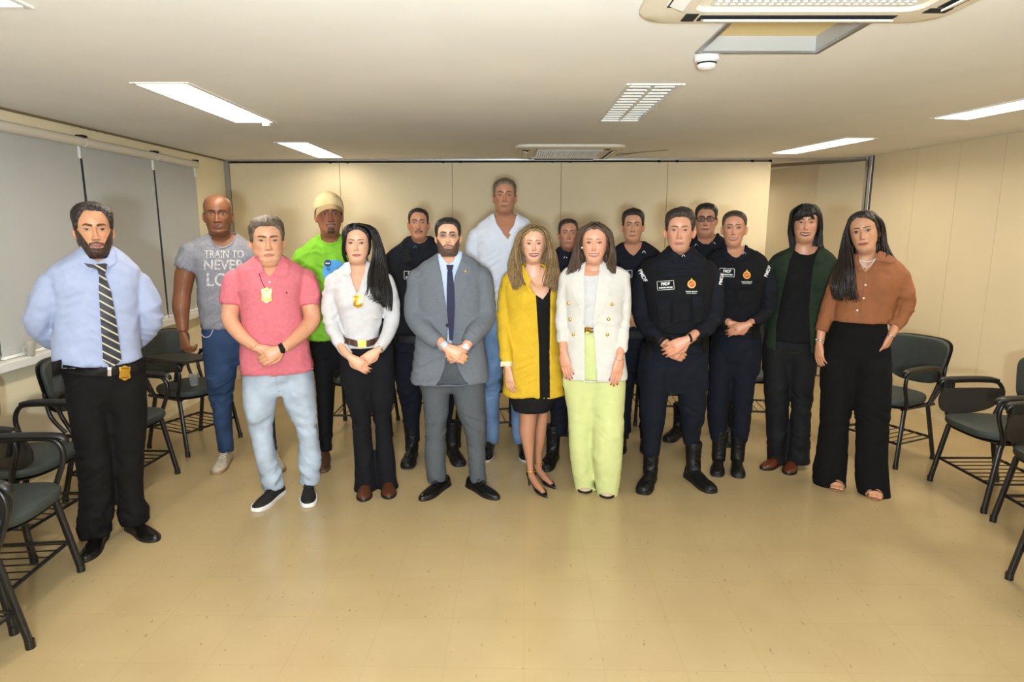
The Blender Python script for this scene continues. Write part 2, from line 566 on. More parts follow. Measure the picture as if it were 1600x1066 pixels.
# ------------------------------------------------------------------ light
sc.render.engine = 'CYCLES'
w = bpy.data.worlds.new('world'); sc.world = w; w.use_nodes = True
w.node_tree.nodes['Background'].inputs[0].default_value = (.02, .02, .02, 1)
def area(name, loc, rot, sx, sy, power, col, spread=180):
    d = bpy.data.lights.new(name, 'AREA'); d.shape = 'RECTANGLE'; d.size = sx; d.size_y = sy; d.energy = power; d.color = col
    d.spread = math.radians(spread)
    o = bpy.data.objects.new(name, d); COL.objects.link(o); o.location = loc; o.rotation_euler = rot
    return o
for x, y, l, r, on in FIX:
    if on: area('lamp_glow', (x, y, H + .035), (0, 0, r), .2, l - .06, LAMP_W * (2.2 if y > 7 else 3.6 if x > 2 and y > 3 else 2 if x > 2 else 1.5 if x < -1 and y > 5 else 2.7 if x < -1 else .5), (1, .89, .72))
# the photographer's flash: straight at the group, and its bounce off the ceiling
area('flash', (.0, -.05, CAM_H + .16), (PI / 2 - .10, 0, 0), .12, .08, FLASH_W, (.97, .97, 1), 150)
area('flash_bounce', (.0, -.7, 1.5), (math.radians(180 - 50), 0, 0), .2, .2, BOUNCE_W, (.80, .92, 1), 180)
sc.view_settings.view_transform = 'Standard'
sc.view_settings.look = 'None'
sc.view_settings.gamma = 1
sc.view_settings.use_curve_mapping = False
sc.view_settings.exposure = EXPO
# ------------------------------------------------------------------ tablet-arm chairs
M_frame = mat('black_steel', rgb(22, 21, 20), .35, spec=.5)
M_uph = mat('dark_green_upholstery', rgb(52, 58, 54), .6, bump=.3, bscale=400, var=.1, vscale=25)
M_pad = mat('black_arm_plastic', rgb(24, 23, 22), .4)
M_board = mat('dark_tablet_board', rgb(38, 34, 30), .45)
def shaped_slab(outline, y_of=None, th=.05, bend=None, n_in=4, bev=.018):
    """cushion from a closed 2D outline (u,v): domed both sides, rounded edge"""
    O = np.array(outline, float); c = O.mean(0)
    rings = []
    for k, h in ((.35, 1.0), (.7, .98), (.9, .9), (.975, .7), (1.0, .35), (1.0, -.35), (.975, -.7), (.9, -.9), (.35, -.92)):
        rings.append([(*(c + (p - c) * k), h * th / 2) for p in O])
    return rings
def superell(a, b, n, k=40, taper=0, c=(0, 0)):
    out = []
    for t in np.linspace(0, 2 * PI, k, endpoint=False):
        x = a * np.sign(math.cos(t)) * abs(math.cos(t)) ** (2 / n); y = b * np.sign(math.sin(t)) * abs(math.sin(t)) ** (2 / n)
        out.append((c[0] + x * (1 + taper * y / b), c[1] + y))
    return out
def chair_parts():
    P = []   # (name, mesh, material, parent index)
    def add(name, bm, m, par=None, angle=.7):
        bmesh.ops.recalc_face_normals(bm, faces=bm.faces)
        me = bpy.data.meshes.new(name); bm.to_mesh(me); bm.free(); me.materials.append(m)
        me.polygons.foreach_set('use_smooth', [True] * len(me.polygons)); me.set_sharp_from_angle(angle=angle)
        P.append((name, me, par)); return len(P) - 1
    fx, rx, fy, ry = .2375, .225, -.20, .22
    # seat: wide at the front, curved front edge
    bm = bmesh.new()
    rings_bm(bm, [[(x, y - .01, z + .445 + .02 * (y > .1) * (y - .1)) for x, y, z in r] for r in shaped_slab(superell(.222, .225, 2.9, 44, -.10), th=.055)])
    add('seat', bm, M_uph)
    bm = bmesh.new()
    rings_bm(bm, [[(x, y - .01, z * .4 + .409) for x, y, z in r] for r in shaped_slab(superell(.215, .205, 2.9, 44, -.10), th=.03)])
    add('seat_pan', bm, M_pad)
    # backrest: curved shield
    out = []
    for x, z in superell(.215, .150, 4.2, 48, .13):
        out.append((x, z + .03 * (1 - (x / .22) ** 2) * (-1.2 if z < 0 else -.10)))
    bm = bmesh.new()
    rings = []
    for r in shaped_slab(out, th=.04):
        rings.append([(x, .235 - h + .06 - .9 * x * x + .12 * z, z + .70) for x, z, h in r])
    rings_bm(bm, rings); add('backrest', bm, M_uph)
    bm = bmesh.new()
    rings = []
    for r in shaped_slab([(a * 1.02, c * 1.03) for a, c in out], th=.018):
        rings.append([(x, .268 - h + .06 - .9 * x * x + .12 * z, z + .70) for x, z, h in r])
    rings_bm(bm, rings); add('back_shell', bm, M_pad)
    for s in (-1, 1):
        bm = bmesh.new(); tube(bm, [(s * .205, -.12, .42), (s * .215, -.14, .38), (s * fx, fy, .02), (s * fx, fy, 0)], .0135, 10, flat=1.25)
        k = add('leg', bm, M_frame)
        bm = bmesh.new(); tube(bm, [(s * fx, fy, .035), (s * fx, fy - .001, 0.0)], .0175, 10); add('foot_cap', bm, M_pad, k)
        bm = bmesh.new(); tube(bm, [(s * .205, .12, .42), (s * rx, ry, .02), (s * rx, ry, 0)], .0135, 10, flat=1.25)
        k = add('leg', bm, M_frame)
        bm = bmesh.new(); tube(bm, [(s * rx, ry, .035), (s * rx, ry, 0.0)], .0175, 10); add('foot_cap', bm, M_pad, k)
        # arm loop from seat front up, along the arm and down behind
        bm = bmesh.new()
        tube(bm, [(s * .215, -.13, .40), (s * .232, -.15, .46), (s * .236, -.19, .58), (s * .236, -.165, .655), (s * .236, -.08, .668), (s * .235, .08, .668), (s * .232, .16, .65), (s * .225, .185, .56), (s * .212, .12, .405)], .0125, 10, smooth=5)
        add('arm_frame', bm, M_frame)
        bm = bmesh.new()
        Q = crom([(s * .236, -.215, .645, .012), (s * .236, -.19, .676, .023), (s * .236, -.06, .684, .025), (s * .235, .08, .684, .022), (s * .232, .15, .672, .016)], 5)
        rings_bm(bm, tube_rings(Q[:, :3], Q[:, 3], 12, .62, (0, 0, 1))); add('arm_pad', bm, M_pad)
        bm = bmesh.new(); tube(bm, [(s * .19, .19, .42), (s * .2, .262, .52), (s * .2, .285, .66)], .012, 10, smooth=4); add('back_support', bm, M_frame)
    bm = bmesh.new()
    tube(bm, [(-.205, -.12, .405), (.205, -.12, .405)], .012, 8); tube(bm, [(-.205, .12, .405), (.205, .12, .405)], .012, 8)
    for s in (-1, 1): tube(bm, [(s * .205, -.15, .405), (s * .205, .19, .405)], .012, 8)
    add('seat_rail', bm, M_frame)
    zf, zr = .165, .165
    bm = bmesh.new()
    tube(bm, [(-.228, -.175, zf), (.228, -.175, zf)], .009, 8); tube(bm, [(-.22, .185, zr), (.22, .185, zr)], .009, 8)
    for s in (-1, 1):
        tube(bm, [(s * .22, -.175, zf), (s * .215, .185, zr)], .006, 6)
    for k in range(7):
        x = -.18 + .06 * k
        tube(bm, [(x, -.185, zf + .008), (x, .19, zr + .008)], .0035, 6)
    add('book_basket', bm, M_frame)
    return P
CHAIR = chair_parts()
def tablet_meshes():
    out = []
    for folded in (True, False):
        o = [(-.005, -.30), (.10, -.33), (.20, -.31), (.235, -.24), (.23, -.1), (.19, .03), (.12, .10), (.0, .12)]
        O = crom(o + [o[0]], 5)[:-1]
        bm = bmesh.new(); rings_bm(bm, [[(*p, z) for p in O] for z in (-.008, .008)])
        if folded:   # hangs inside the arm, edge down
            M = Matrix.Translation((-.205, .05, .625)) @ Matrix.Rotation(math.radians(84), 4, 'Y') @ Matrix.Diagonal((.66, .86, 1, 1))
        else:
            M = Matrix.Translation((-.250, .02, .70))
        bmesh.ops.transform(bm, matrix=M, verts=bm.verts)
        bmesh.ops.recalc_face_normals(bm, faces=bm.faces)
        me = bpy.data.meshes.new('writing_tablet'); bm.to_mesh(me); bm.free(); me.materials.append(M_board); out.append(me)
        bm = bmesh.new()
        box(bm, -.262, -.212, -.20, -.13, .62, .69, bevel=.008)
        tube(bm, [(-.236, -.17, .62), (-.228, -.14, .55)], .016, 8)
        me = bpy.data.meshes.new('hinge'); bmesh.ops.recalc_face_normals(bm, faces=bm.faces); bm.to_mesh(me); bm.free(); me.materials.append(M_pad); out.append(me)
    return out
TAB = tablet_meshes()
GRP = 'dark green tablet-arm chairs around the room'
def chair(mx, my, facing, label, tablet='folded'):
    """mx,my: point midway between the front legs on the floor; facing: direction vector"""
    f = np.array(facing, float); f /= np.linalg.norm(f)
    rz = math.atan2(f[0], -f[1])
    c = np.array([mx, my]) - f * .20
    e = empty('tablet_arm_chair', (c[0], c[1], 0), rz, label, 'chair', GRP)
    made = []
    for name, me, par in CHAIR:
        o = bpy.data.objects.new(name, me); COL.objects.link(o)
        o.parent = made[par] if par is not None else e
        made.append(o)
    if tablet:
        k = 0 if tablet == 'folded' else 2
        o = bpy.data.objects.new('writing_tablet', TAB[k]); COL.objects.link(o); o.parent = e
        h = bpy.data.objects.new('hinge', TAB[k + 1]); COL.objects.link(h); h.parent = o
    return e
chair(-1.90, 1.98, (1, -.06), 'dark green chair nearest the camera, cut off at the left edge')
chair(-2.04, 2.54, (1, .10), 'dark green chair whose seat is beside the bearded man, nearer than he stands')
chair(-2.34, 3.09, (1, -.02), 'dark green chair directly behind the bearded man')
chair(-2.25, 3.76, (1, -.05), 'dark green chair with seat showing right of the bearded man')
chair(-2.232, 4.528, (.37, -.165), 'dark green chair with raised tablet and a plastic cup on its seat', 'open')
chair(-1.19, 4.76, (.02, -1), 'dark green chair behind the woman in white shirt and the cap man')
chair(-.67, 5.12, (0, -1), 'dark green chair behind the man in the grey suit')
chair(-.165, 4.56, (.063, -.39), 'dark green chair behind the woman in the yellow blazer')
chair(.66, 4.74, (-.1, -1), 'dark green chair behind the woman in pale green trousers')
chair(1.26, 5.02, (-.05, -1), 'dark green chair behind the front officer and the officer with glasses')
chair(1.97, 4.86, (-.12, -1), 'dark green chair behind the woman in green jacket')
chair(2.515, 4.294, (-.39, -.18), 'dark green chair just right of the woman in wide black trousers')
chair(2.72, 3.64, (-1, 0), 'dark green chair in the right row, seat wholly in view')
chair(2.69, 3.06, (-1, .02), 'dark green chair in the right row, seat cut by the right edge')
chair(2.32, 2.47, (-1, .03), 'dark green chair at right, nearest the camera, mostly cut off')

# plastic cups
M_cup = mat('clear_plastic', (.9, .9, .9), .15, trans=.85)
M_mug = mat('frosted_mug', rgb(240, 238, 230), .3, trans=.8)
def cup(loc, r, h, m, name, label, handle=False):
    bm = bmesh.new()
    lathe(bm, [(r * .3, .001), (r * .78, 0), (r, h), (r * .95, h), (r * .73, .004), (r * .3, .005)], 24)
    o = link_bm(name, bm, m, angle=.6)
    o.location = [float(v) for v in loc]
    tag(o, label, 'cup')
    if handle:
        bm = bmesh.new(); tube(bm, [(-r * .95, 0, h * .75), (-r * 1.6, 0, h * .7), (-r * 1.6, 0, h * .35), (-r * .9, 0, h * .25)], .005, 8, smooth=4)
        link_bm('handle', bm, m, o)
    return o
q = G(304, 602, .475)
cup((q[0], q[1], .4735), .036, .085, M_cup, 'plastic_cup', 'clear plastic cup standing on a dark green chair seat')
mug = cup((XL + .06, 3.75, .856), .030, .085, M_mug, 'mug', 'frosted pale mug standing on the white window sill', True)
mug.rotation_euler = (0, 0, PI / 2)
# ------------------------------------------------------------------ people: numeric helpers
def sstep(a, b, x):
    t = np.clip((x - a) / (b - a + 1e-12), 0, 1)
    return t * t * (3 - 2 * t)
def gs(x, s): return np.exp(-(x / s) ** 2)
_perm = rng.random((32, 32, 32))
def vnoise(P):
    i = np.floor(P).astype(int); f = P - i; f = f * f * (3 - 2 * f); i &= 31; j = (i + 1) & 31
    r = 0
    for a in (0, 1):
        for b_ in (0, 1):
            for c in (0, 1):
                w = (f[:, 0] if a else 1 - f[:, 0]) * (f[:, 1] if b_ else 1 - f[:, 1]) * (f[:, 2] if c else 1 - f[:, 2])
                r = r + w * _perm[(j if a else i)[:, 0], (j if b_ else i)[:, 1], (j if c else i)[:, 2]]
    return r - .5
def fbm(P, oct=3):
    r = 0
    for k in range(oct): r = r + vnoise(P * 2 ** k + 7.3 * k) / 2 ** k
    return r

class Soup:
    def __init__(s): s.v = []; s.f = []; s.c = []; s.n = 0
    def add(s, v, f, col):
        v = np.asarray(v, float)
        s.v.append(v); s.f += [tuple(int(i) + s.n for i in q) for q in f]; s.n += len(v)
        c = np.asarray(col, float)
        s.c.append(np.tile(c, (len(v), 1)) if c.ndim == 1 else c)
    def mesh(s, name, col=True):
        me = bpy.data.meshes.new(name)
        V = np.vstack(s.v)
        me.from_pydata(V.tolist(), [], s.f)
        if col:
            at = me.color_attributes.new('Col', 'FLOAT_COLOR', 'POINT')
            C = np.vstack(s.c); at.data.foreach_set('color', np.column_stack([C, np.ones(len(C))]).astype(np.float32).ravel())
        me.update()
        return me

def mesh_vf(me):
    V = np.empty(len(me.vertices) * 3, np.float64); me.vertices.foreach_get('co', V)
    return V.reshape(-1, 3), [tuple(p.vertices) for p in me.polygons]
def mesh_n(me):
    N = np.empty(len(me.vertices) * 3, np.float64); me.vertices.foreach_get('normal', N)
    return N.reshape(-1, 3)
def set_v(me, V):
    me.vertices.foreach_set('co', np.asarray(V, np.float64).ravel()); me.update()

def remesh(bm, voxel=.009, smooth=4, factor=.5):
    """union of the overlapping closed shapes in bm as one skin"""
    bmesh.ops.recalc_face_normals(bm, faces=bm.faces)
    me = bpy.data.meshes.new('tmp'); bm.to_mesh(me); bm.free()
    o = bpy.data.objects.new('tmp', me); COL.objects.link(o)
    m = o.modifiers.new('r', 'REMESH'); m.mode = 'VOXEL'; m.voxel_size = voxel
    if smooth:
        s = o.modifiers.new('s', 'SMOOTH'); s.iterations = smooth; s.factor = factor
    r = bpy.data.meshes.new_from_object(o.evaluated_get(bpy.context.evaluated_depsgraph_get()))
    bpy.data.objects.remove(o); bpy.data.meshes.remove(me)
    return r

def wrinkle(me, amp, scale, seed=0, where=None):
    V, _ = mesh_vf(me); N = mesh_n(me)
    sc3 = np.array(scale if hasattr(scale, '__len__') else (scale,) * 3, float)
    a = fbm(V * 3.1 + seed * 1.7, 1)[:, None]
    Q = V * sc3 * 1.25 + seed * 3.17 + 11 + np.column_stack([V[:, 2] * 4, V[:, 0] * 3, np.abs(V[:, 0]) * 14]) + a * 2.2
    n = .5 - 2.2 * np.abs(vnoise(Q)) + .55 * vnoise(V * 7 + seed) + .35 * (.5 - 2 * np.abs(vnoise(Q * 1.9 + 5)))
    m = sstep(-.28, .25, vnoise(V * 4.3 + seed * 2.2))
    w = 1 if where is None else where(V)
    set_v(me, V + N * (2.7 * amp * n * (.35 + .85 * m) * w)[:, None])

def smooth_zone(me, weight, it=20):
    """Laplacian smoothing weighted per vertex"""
    V, _ = mesh_vf(me)
    E = np.empty(len(me.edges) * 2, np.int64); me.edges.foreach_get('vertices', E); E = E.reshape(-1, 2)
    cnt = np.bincount(E.ravel(), minlength=len(V))[:, None] + 1e-9
    w = weight(V)[:, None]
    for _ in range(it):
        A = np.zeros_like(V)
        for k in range(3):
            A[:, k] = np.bincount(E[:, 0], V[E[:, 1], k], len(V)) + np.bincount(E[:, 1], V[E[:, 0], k], len(V))
        V = V + w * (A / cnt - V) * .6
    set_v(me, V)

# ------------------------------------------------------------------ heads
HK = np.array([  # zf, zb, front, back, half width, exponent
    (-.125, -.075, .034, .088, .070, 2), (-.060, -.02, .030, .082, .058, 2), (-.030, .010, .035, .080, .0565, 2),
    (-.015, .030, .060, .080, .0565, 2.0), (-.004, .042, .080, .081, .0570, 2.0), (.004, .050, .0875, .082, .0580, 2.05),
    (.014, .058, .0915, .084, .0600, 2.1), (.028, .068, .0895, .087, .0640, 2.1), (.043, .080, .0910, .091, .0675, 2.1),
    (.066, .096, .0915, .095, .0705, 2.1), (.092, .112, .0915, .098, .0730, 2.1), (.116, .128, .0900, .100, .0745, 2.1),
    (.138, .145, .0950, .101, .0765, 2.1), (.165, .168, .0930, .100, .0770, 2.05), (.190, .190, .0830, .092, .0715, 2.0),
    (.210, .210, .0640, .074, .0575, 2), (.223, .223, .0380, .044, .0350, 2), (.2295, .2295, .0120, .014, .0110, 2)])
HN = [6, 6, 6, 5, 6, 8, 11, 12, 18, 20, 19, 17, 16, 12, 9, 8, 5]
def head_rows(P):
    K = HK.copy()
    jw = P.get('jaw', 1.0); nw = P.get('neck', 1.0)
    K[1:3, 4] *= nw; K[3:7, 4] *= jw; K[7:9, 4] *= (1 + jw) / 2
    K[0:3, 2] *= nw; K[0:3, 3] = (K[0:3, 3] - .03) * nw + .03
    ch = P.get('chin', 0.0); K[4:7, 2] += ch
    if P.get('double', 0):
        K[2:5, 0] -= .012 * P['double']; K[2:4, 2] += .012 * P['double']; K[0:4, 4] *= 1 + .08 * P['double']
    rows = []
    k = len(K)
    for i in range(k - 1):
        p0, p1, p2, p3 = K[max(i - 1, 0)], K[i], K[i + 1], K[min(i + 2, k - 1)]
        for t in np.linspace(0, 1, HN[i], endpoint=False):
            rows.append(.5 * ((2 * p1) + (-p0 + p2) * t + (2 * p0 - 5 * p1 + 4 * p2 - p3) * t * t + (-p0 + 3 * p1 - 3 * p2 + p3) * t ** 3))
    rows.append(K[-1])
    return np.array(rows)
HC = 168
_t = np.linspace(-1, 1, HC, endpoint=False)
HA = PI * (.42 * _t + .58 * _t ** 3)
def head_surface(P):
    R = head_rows(P)
    ca, sa = np.cos(HA), np.sin(HA)
    zf, zb, f, b_, w, n = [R[:, i][:, None] for i in range(6)]
    e = 2 / n
    X = w * np.sign(sa) * np.abs(sa) ** e
    Y = np.where(ca > 0, -f * np.abs(ca) ** e, b_ * np.abs(ca) ** e)
    Z = zb + (zf - zb) * (1 + ca) / 2
    return X, Y, Z
def grid_faces(nr, nc, top=True):
    F = []
    for i in range(nr - 1):
        a = i * nc
        for j in range(nc):
            k = (j + 1) % nc
            F.append((a + j, a + k, a + nc + k, a + nc + j))
    if top: F.append(tuple((nr - 1) * nc + j for j in range(nc)))
    return F
def grid_normals(V, nr, nc):
    G3 = V.reshape(nr, nc, 3)
    du = np.roll(G3, -1, 1) - np.roll(G3, 1, 1)
    dv = np.gradient(G3, axis=0)
    N = np.cross(du, dv); N /= np.linalg.norm(N, axis=2)[:, :, None] + 1e-12
    return N.reshape(-1, 3)
def make_face(P):
    """returns verts, faces, colours of the head in head units (chin at 0, crown .2295, face towards -Y)"""
    X, Y, Z = head_surface(P)
    nr, nc = X.shape
    front = sstep(.1, .5, np.cos(HA))[None, :] * np.ones_like(X)
    ax = np.abs(X)
    fem = P.get('fem', 0); smile = P.get('smile', 0.0); teeth = P.get('teeth', 0.0)
    D = np.zeros_like(X)
    ex, ez = .0315, .1165
    # sockets, brow, cheeks
    D -= .0085 * gs(ax - .029, .017) * gs(Z - .119, .0125)
    D -= .004 * gs(ax - .011, .006) * gs(Z - .117, .012)
    D += .0026 * (1 - .6 * fem) * gs(ax - .026, .02) * gs(Z - .1365, .0065)
    D += (.0035 + .004 * smile) * gs(ax - .043, .018) * gs(Z - (.086 + .004 * smile), .016)
    D -= .003 * gs(ax - .052, .014) * gs(Z - .052, .018) * (1 - .5 * P.get('full', 0))
    D += .004 * P.get('full', 0) * gs(ax - .045, .02) * gs(Z - .045, .022)
    # eyeball and lids
    eo = P.get('eye_open', 1.12 if P.get('fem') else .86) * (1 - .25 * smile * (teeth > 0))
    u = (ax - ex) / .0148
    zz = Z - ez - .0012 * u
    inside = np.clip(1 - u ** 2, 0, 1)
    up, lo = .0062 * eo * inside ** .75, -.0046 * eo * inside
    D += .0062 * gs(ax - ex, .0125) * gs(Z - ez, .0088)
    lidm = (np.abs(u) < 1.05)
    D += .0014 * lidm * gs(zz - up - .0016, .0012) + .001 * lidm * gs(zz - lo + .0014, .0012)
    D -= .0012 * lidm * gs(zz - up - .0052, .0014)
    # nose
    ns = P.get('nose', 1.0) * (1 - .14 * fem); nwid = P.get('nose_w', 1.0) * (1 - .12 * fem)
    tip = .0765 + .002 * fem
    t = np.clip((.124 - Z) / (.124 - tip), 0, 1)
    ridge = (.0030 + .0185 * t ** 1.25) * ns
    wid = (.0082 + .0034 * t ** 2) * nwid
    below = sstep(tip - .0125, tip - .002, Z)
    above = 1 - sstep(.122, .136, Z)
    D += ridge * np.exp(-(ax / wid) ** 2.4) * below * above
    D += .0085 * ns * gs(ax - .0125 * nwid, .0058 * nwid) * gs(Z - .0725, .0062)
    D -= .0022 * gs(ax - .0185 * nwid, .003) * gs(Z - .073, .007)
    # mouth
    mw = (.0245 + .0085 * smile) * P.get('mouth_w', 1.0)
    um = X / mw
    zc = .0425 + .0075 * smile * um ** 2 * (np.abs(um) < 1.3) + P.get('smirk', 0) * .0015 * um
    inm = np.clip(1 - um ** 2, 0, 1)
    lt = P.get('lips', 1.0) * (1 + .15 * fem)
    ut = (.0062 * inm ** .6 * (1 + .25 * gs(np.abs(um) - .25, .2) - .1 * gs(um, .12))) * lt
    ltk = .0085 * inm ** .55 * lt
    op = .0100 * teeth * inm ** .7
    zu, zl = zc + op * .35, zc - op * .65
    dm = Z - zc
    mm = (np.abs(um) < 1.02)
    D += .0040 * mm * inm ** .4 * gs(Z - zu - ut * .5, .0045) * lt + .0046 * mm * inm ** .4 * gs(Z - zl + ltk * .45, .005) * lt
    D -= .0034 * (np.abs(um) < 1.1) * gs(dm, .0014 + .0035 * teeth) * (1 - .3 * teeth)
    D -= .0026 * gs(X, .018) * gs(Z - .0265, .0045)
    D += .0035 * gs(X, .015) * gs(Z - .013, .009) * (1 - .4 * fem)
    D -= .0012 * gs(X, .003) * gs(Z - .057, .006)
    D -= (.0008 + .0026 * smile) * gs(ax - (.024 + (.072 - Z) * .42 + .004 * smile), .0034) * sstep(.035, .045, Z) * (1 - sstep(.066, .076, Z))
    Y = Y - D * front
    # colours
    sk = np.array(P['skin'])
    C = np.ones((nr, nc, 3)) * sk
    V = np.stack([X, Y, Z], 2).reshape(-1, 3)
    nz = fbm(V * 90, 3).reshape(nr, nc)
    C *= (1 + .10 * nz)[:, :, None]
    def paint(mask, col):
        nonlocal C
        mask = np.clip(mask * front, 0, 1)[:, :, None]
        C = C * (1 - mask) + np.array(col) * mask
    blush = np.array(P.get('blush', sk * np.array([1.06, .78, .72])))
    paint(.35 * gs(ax - .043, .017) * gs(Z - .082, .016) + .3 * gs(X, .014) * gs(Z - .076, .01), blush)
    paint(.5 * gs(ax - .03, .017) * gs(Z - .1085, .005), sk * np.array([.72, .60, .56]))
    paint(.4 * gs(ax - .014, .004) * gs(Z - .117, .006), sk * np.array([.7, .55, .5]))
    hair = np.array(P.get('brow', (.02, .014, .01)))
    # beard
    bd = P.get('beard')
    bmask = np.zeros_like(X)
    if bd:
        edge = .0022 * nz
        lipz = (np.abs(um) < 1) * sstep(-ltk - .001, -ltk + .001, dm - (zl - zc)) * (1 - sstep(ut - .001, ut + .001, dm - (zu - zc)))
        must = (1 - sstep(.026, .030, ax)) * sstep(.0455 - .35 * np.clip(ax - .016, 0, 1), .0475 - .35 * np.clip(ax - .016, 0, 1), Z + edge) * (1 - sstep(.060 - .25 * ax, .064 - .25 * ax, Z + edge))
        line = .036 + np.clip(ax - .022, 0, 1) * P.get('beard_s', 1.9)
        jaw = (1 - sstep(line - .004, line + .003, Z + edge)) * sstep(-.024, -.012, Z + .4 * (Y + .09) * 0 + edge)
        chin = (1 - sstep(.019, .024, ax)) * (1 - sstep(.030, .033, Z + edge)) * sstep(-.006, .0, Z)
        soul = gs(X, .006) * gs(Z - .029, .006)
        side = (np.abs(np.degrees(HA))[None, :] < 88) * np.ones_like(X)
        if bd == 'full': bmask = np.maximum(np.maximum(must, jaw * side), soul)
        if bd == 'stache': bmask = must
        if bd == 'goatee': bmask = np.maximum(np.maximum(must * .85, chin), soul)
        if bd in ('stubble', 'shadow'): bmask = np.maximum(must, jaw * side)
        bmask = np.clip(bmask * (1 - lipz), 0, 1)
        al = P.get('beard_a', .92)
        frontb = np.maximum(front, side * .98)
        m3 = np.clip(bmask * al * (1 + .12 * nz), 0, 1)[:, :, None]
        C = C * (1 - m3) + np.array(P.get('beard_col', hair)) * m3
    # lips
    lipc = np.array(P.get('lip', sk * np.array([.82, .52, .50])))
    mlip = (np.abs(um) < 1) * (sstep(-ltk - .0012, -ltk + .0003, Z - zl) * (1 - sstep(ut - .0003, ut + .0012, Z - zu)))
    paint(mlip * .92, lipc)
    if teeth > 0:
        inn = (np.abs(um) < .97) * (Z < zu - .0002) * (Z > zl + .0002)
        paint(inn * 1.0, (.10, .03, .028))
        paint(inn * (Z > zl + op * .22) * (np.abs(um) < .86), (.60, .55, .49))
    else:
        paint((np.abs(um) < .99) * gs(dm, .0011) * .85, lipc * .32)
    paint(.85 * gs(ax - .0068 * nwid, .0026) * gs(Z - .0665, .0020), (.05, .02, .015))
    # eyes
    ins = (np.abs(u) < 1) * (zz < up) * (zz > lo)
    paint(ins, (.30, .27, .255))
    gx = ax - ex + P.get('gaze', 0) * np.sign(X)
    r = np.sqrt(gx ** 2 + (Z - ez - .0008) ** 2)
    paint(ins * (1 - sstep(.0062, .0070, r)), P.get('iris', (.045, .022, .012)))
    paint(ins * (1 - sstep(.0024, .0032, r)), (.004, .004, .004))
    paint(ins * (1 - sstep(.0008, .0014, np.sqrt((X - np.sign(X) * ex + .0015) ** 2 + (Z - ez - .0028) ** 2))), (.9, .9, .9))  # catchlight: small white glint painted into the eye colour
    la = .0011 + .0007 * fem
    paint((np.abs(u) < 1.06) * gs(zz - up - .0004, la) * 1.0, (.018, .011, .009))
    paint((np.abs(u) < 1.0) * gs(zz - lo + .0004, .0008) * (.4 + .3 * fem), (.05, .026, .02))
    # brows
    bt = P.get('brow_t', 1.0)
    bz = .1345 + .0022 * fem + (.0050 - .0016 * fem) * np.clip((ax - .010) / .024, 0, 1) ** .8 - .006 * np.clip((ax - .036) / .014, 0, 1) ** 1.5 + P.get('brow_up', 0)
    bth = (.0043 - .0018 * np.clip((ax - .02) / .03, 0, 1)) * bt
    bm_ = sstep(.007, .0105, ax) * (1 - sstep(.044, .050, ax)) * (1 - sstep(bth * .55, bth * 1.05, np.abs(Z - bz + .0014 * nz)))
    paint(bm_ * P.get('brow_a', .9), hair)
    # shaved scalp shade
    if P.get('scalp'):
        ha = np.interp(np.abs(np.degrees(HA)), *HAIRLINE['short'])[None, :] * np.ones_like(X)
        mk = np.clip(sstep(ha - .006, ha + .012, Z) * P['scalp'][1], 0, 1)[:, :, None]
        C = C * (1 - mk) + np.array(P['scalp'][0]) * mk
    if bd and P.get('beard_h', 0):
        N = grid_normals(np.stack([X, Y, Z], 2).reshape(-1, 3), nr, nc).reshape(nr, nc, 3)
        h = (P['beard_h'] * bmask * (1 + .5 * nz))[:, :, None]
        X, Y, Z = [(np.stack([X, Y, Z], 2) + N * h)[:, :, i] for i in range(3)]
    V = np.stack([X, Y, Z], 2).reshape(-1, 3)
    S = Soup()
    S.add(V, grid_faces(nr, nc), C.reshape(-1, 3))
    # ears
    if P.get('ears', 1):
        for s in (-1, 1):
            na, nb_ = 22, 9
            pts = []
            for q in range(nb_):
                rr = (q + .35) / (nb_ - 1 + .35)
                for k in range(na):
                    a = 2 * PI * k / na
                    yy = .0165 * rr * math.cos(a) * (1 + .12 * math.sin(a)); zz_ = .031 * rr * math.sin(a)
                    rim = .0055 * math.exp(-((rr - .86) / .13) ** 2) - .004 * math.exp(-((rr - .35) / .25) ** 2)
                    if math.sin(a) < -.7: rim *= .4
                    pts.append((rim, yy, zz_))
            for q in range(nb_):
                rr = 1 - .8 * (q / (nb_ - 1)); 
                for k in range(na):
                    a = 2 * PI * k / na
                    pts.append((-.004 - .002 * math.sin(PI * q / nb_), .0165 * rr * math.cos(a), .031 * rr * math.sin(a)))
            E = np.array(pts)
            ang = math.radians(P.get('ear_out', 24))
            px = E[:, 0] * math.cos(ang) + (E[:, 1] + .014) * math.sin(ang)
            py = -E[:, 0] * math.sin(ang) + (E[:, 1] + .014) * math.cos(ang)
            EV = np.column_stack([s * (.0705 + px), -.006 + py - .12 * E[:, 2] * -1, .098 + E[:, 2]])
            F = grid_faces(2 * nb_, na, True)
            if s < 0: F = [q[::-1] for q in F]
            cc = np.ones((len(EV), 3)) * sk * np.array([1.0, .84, .80])
            S.add(EV, F, cc)
    return S
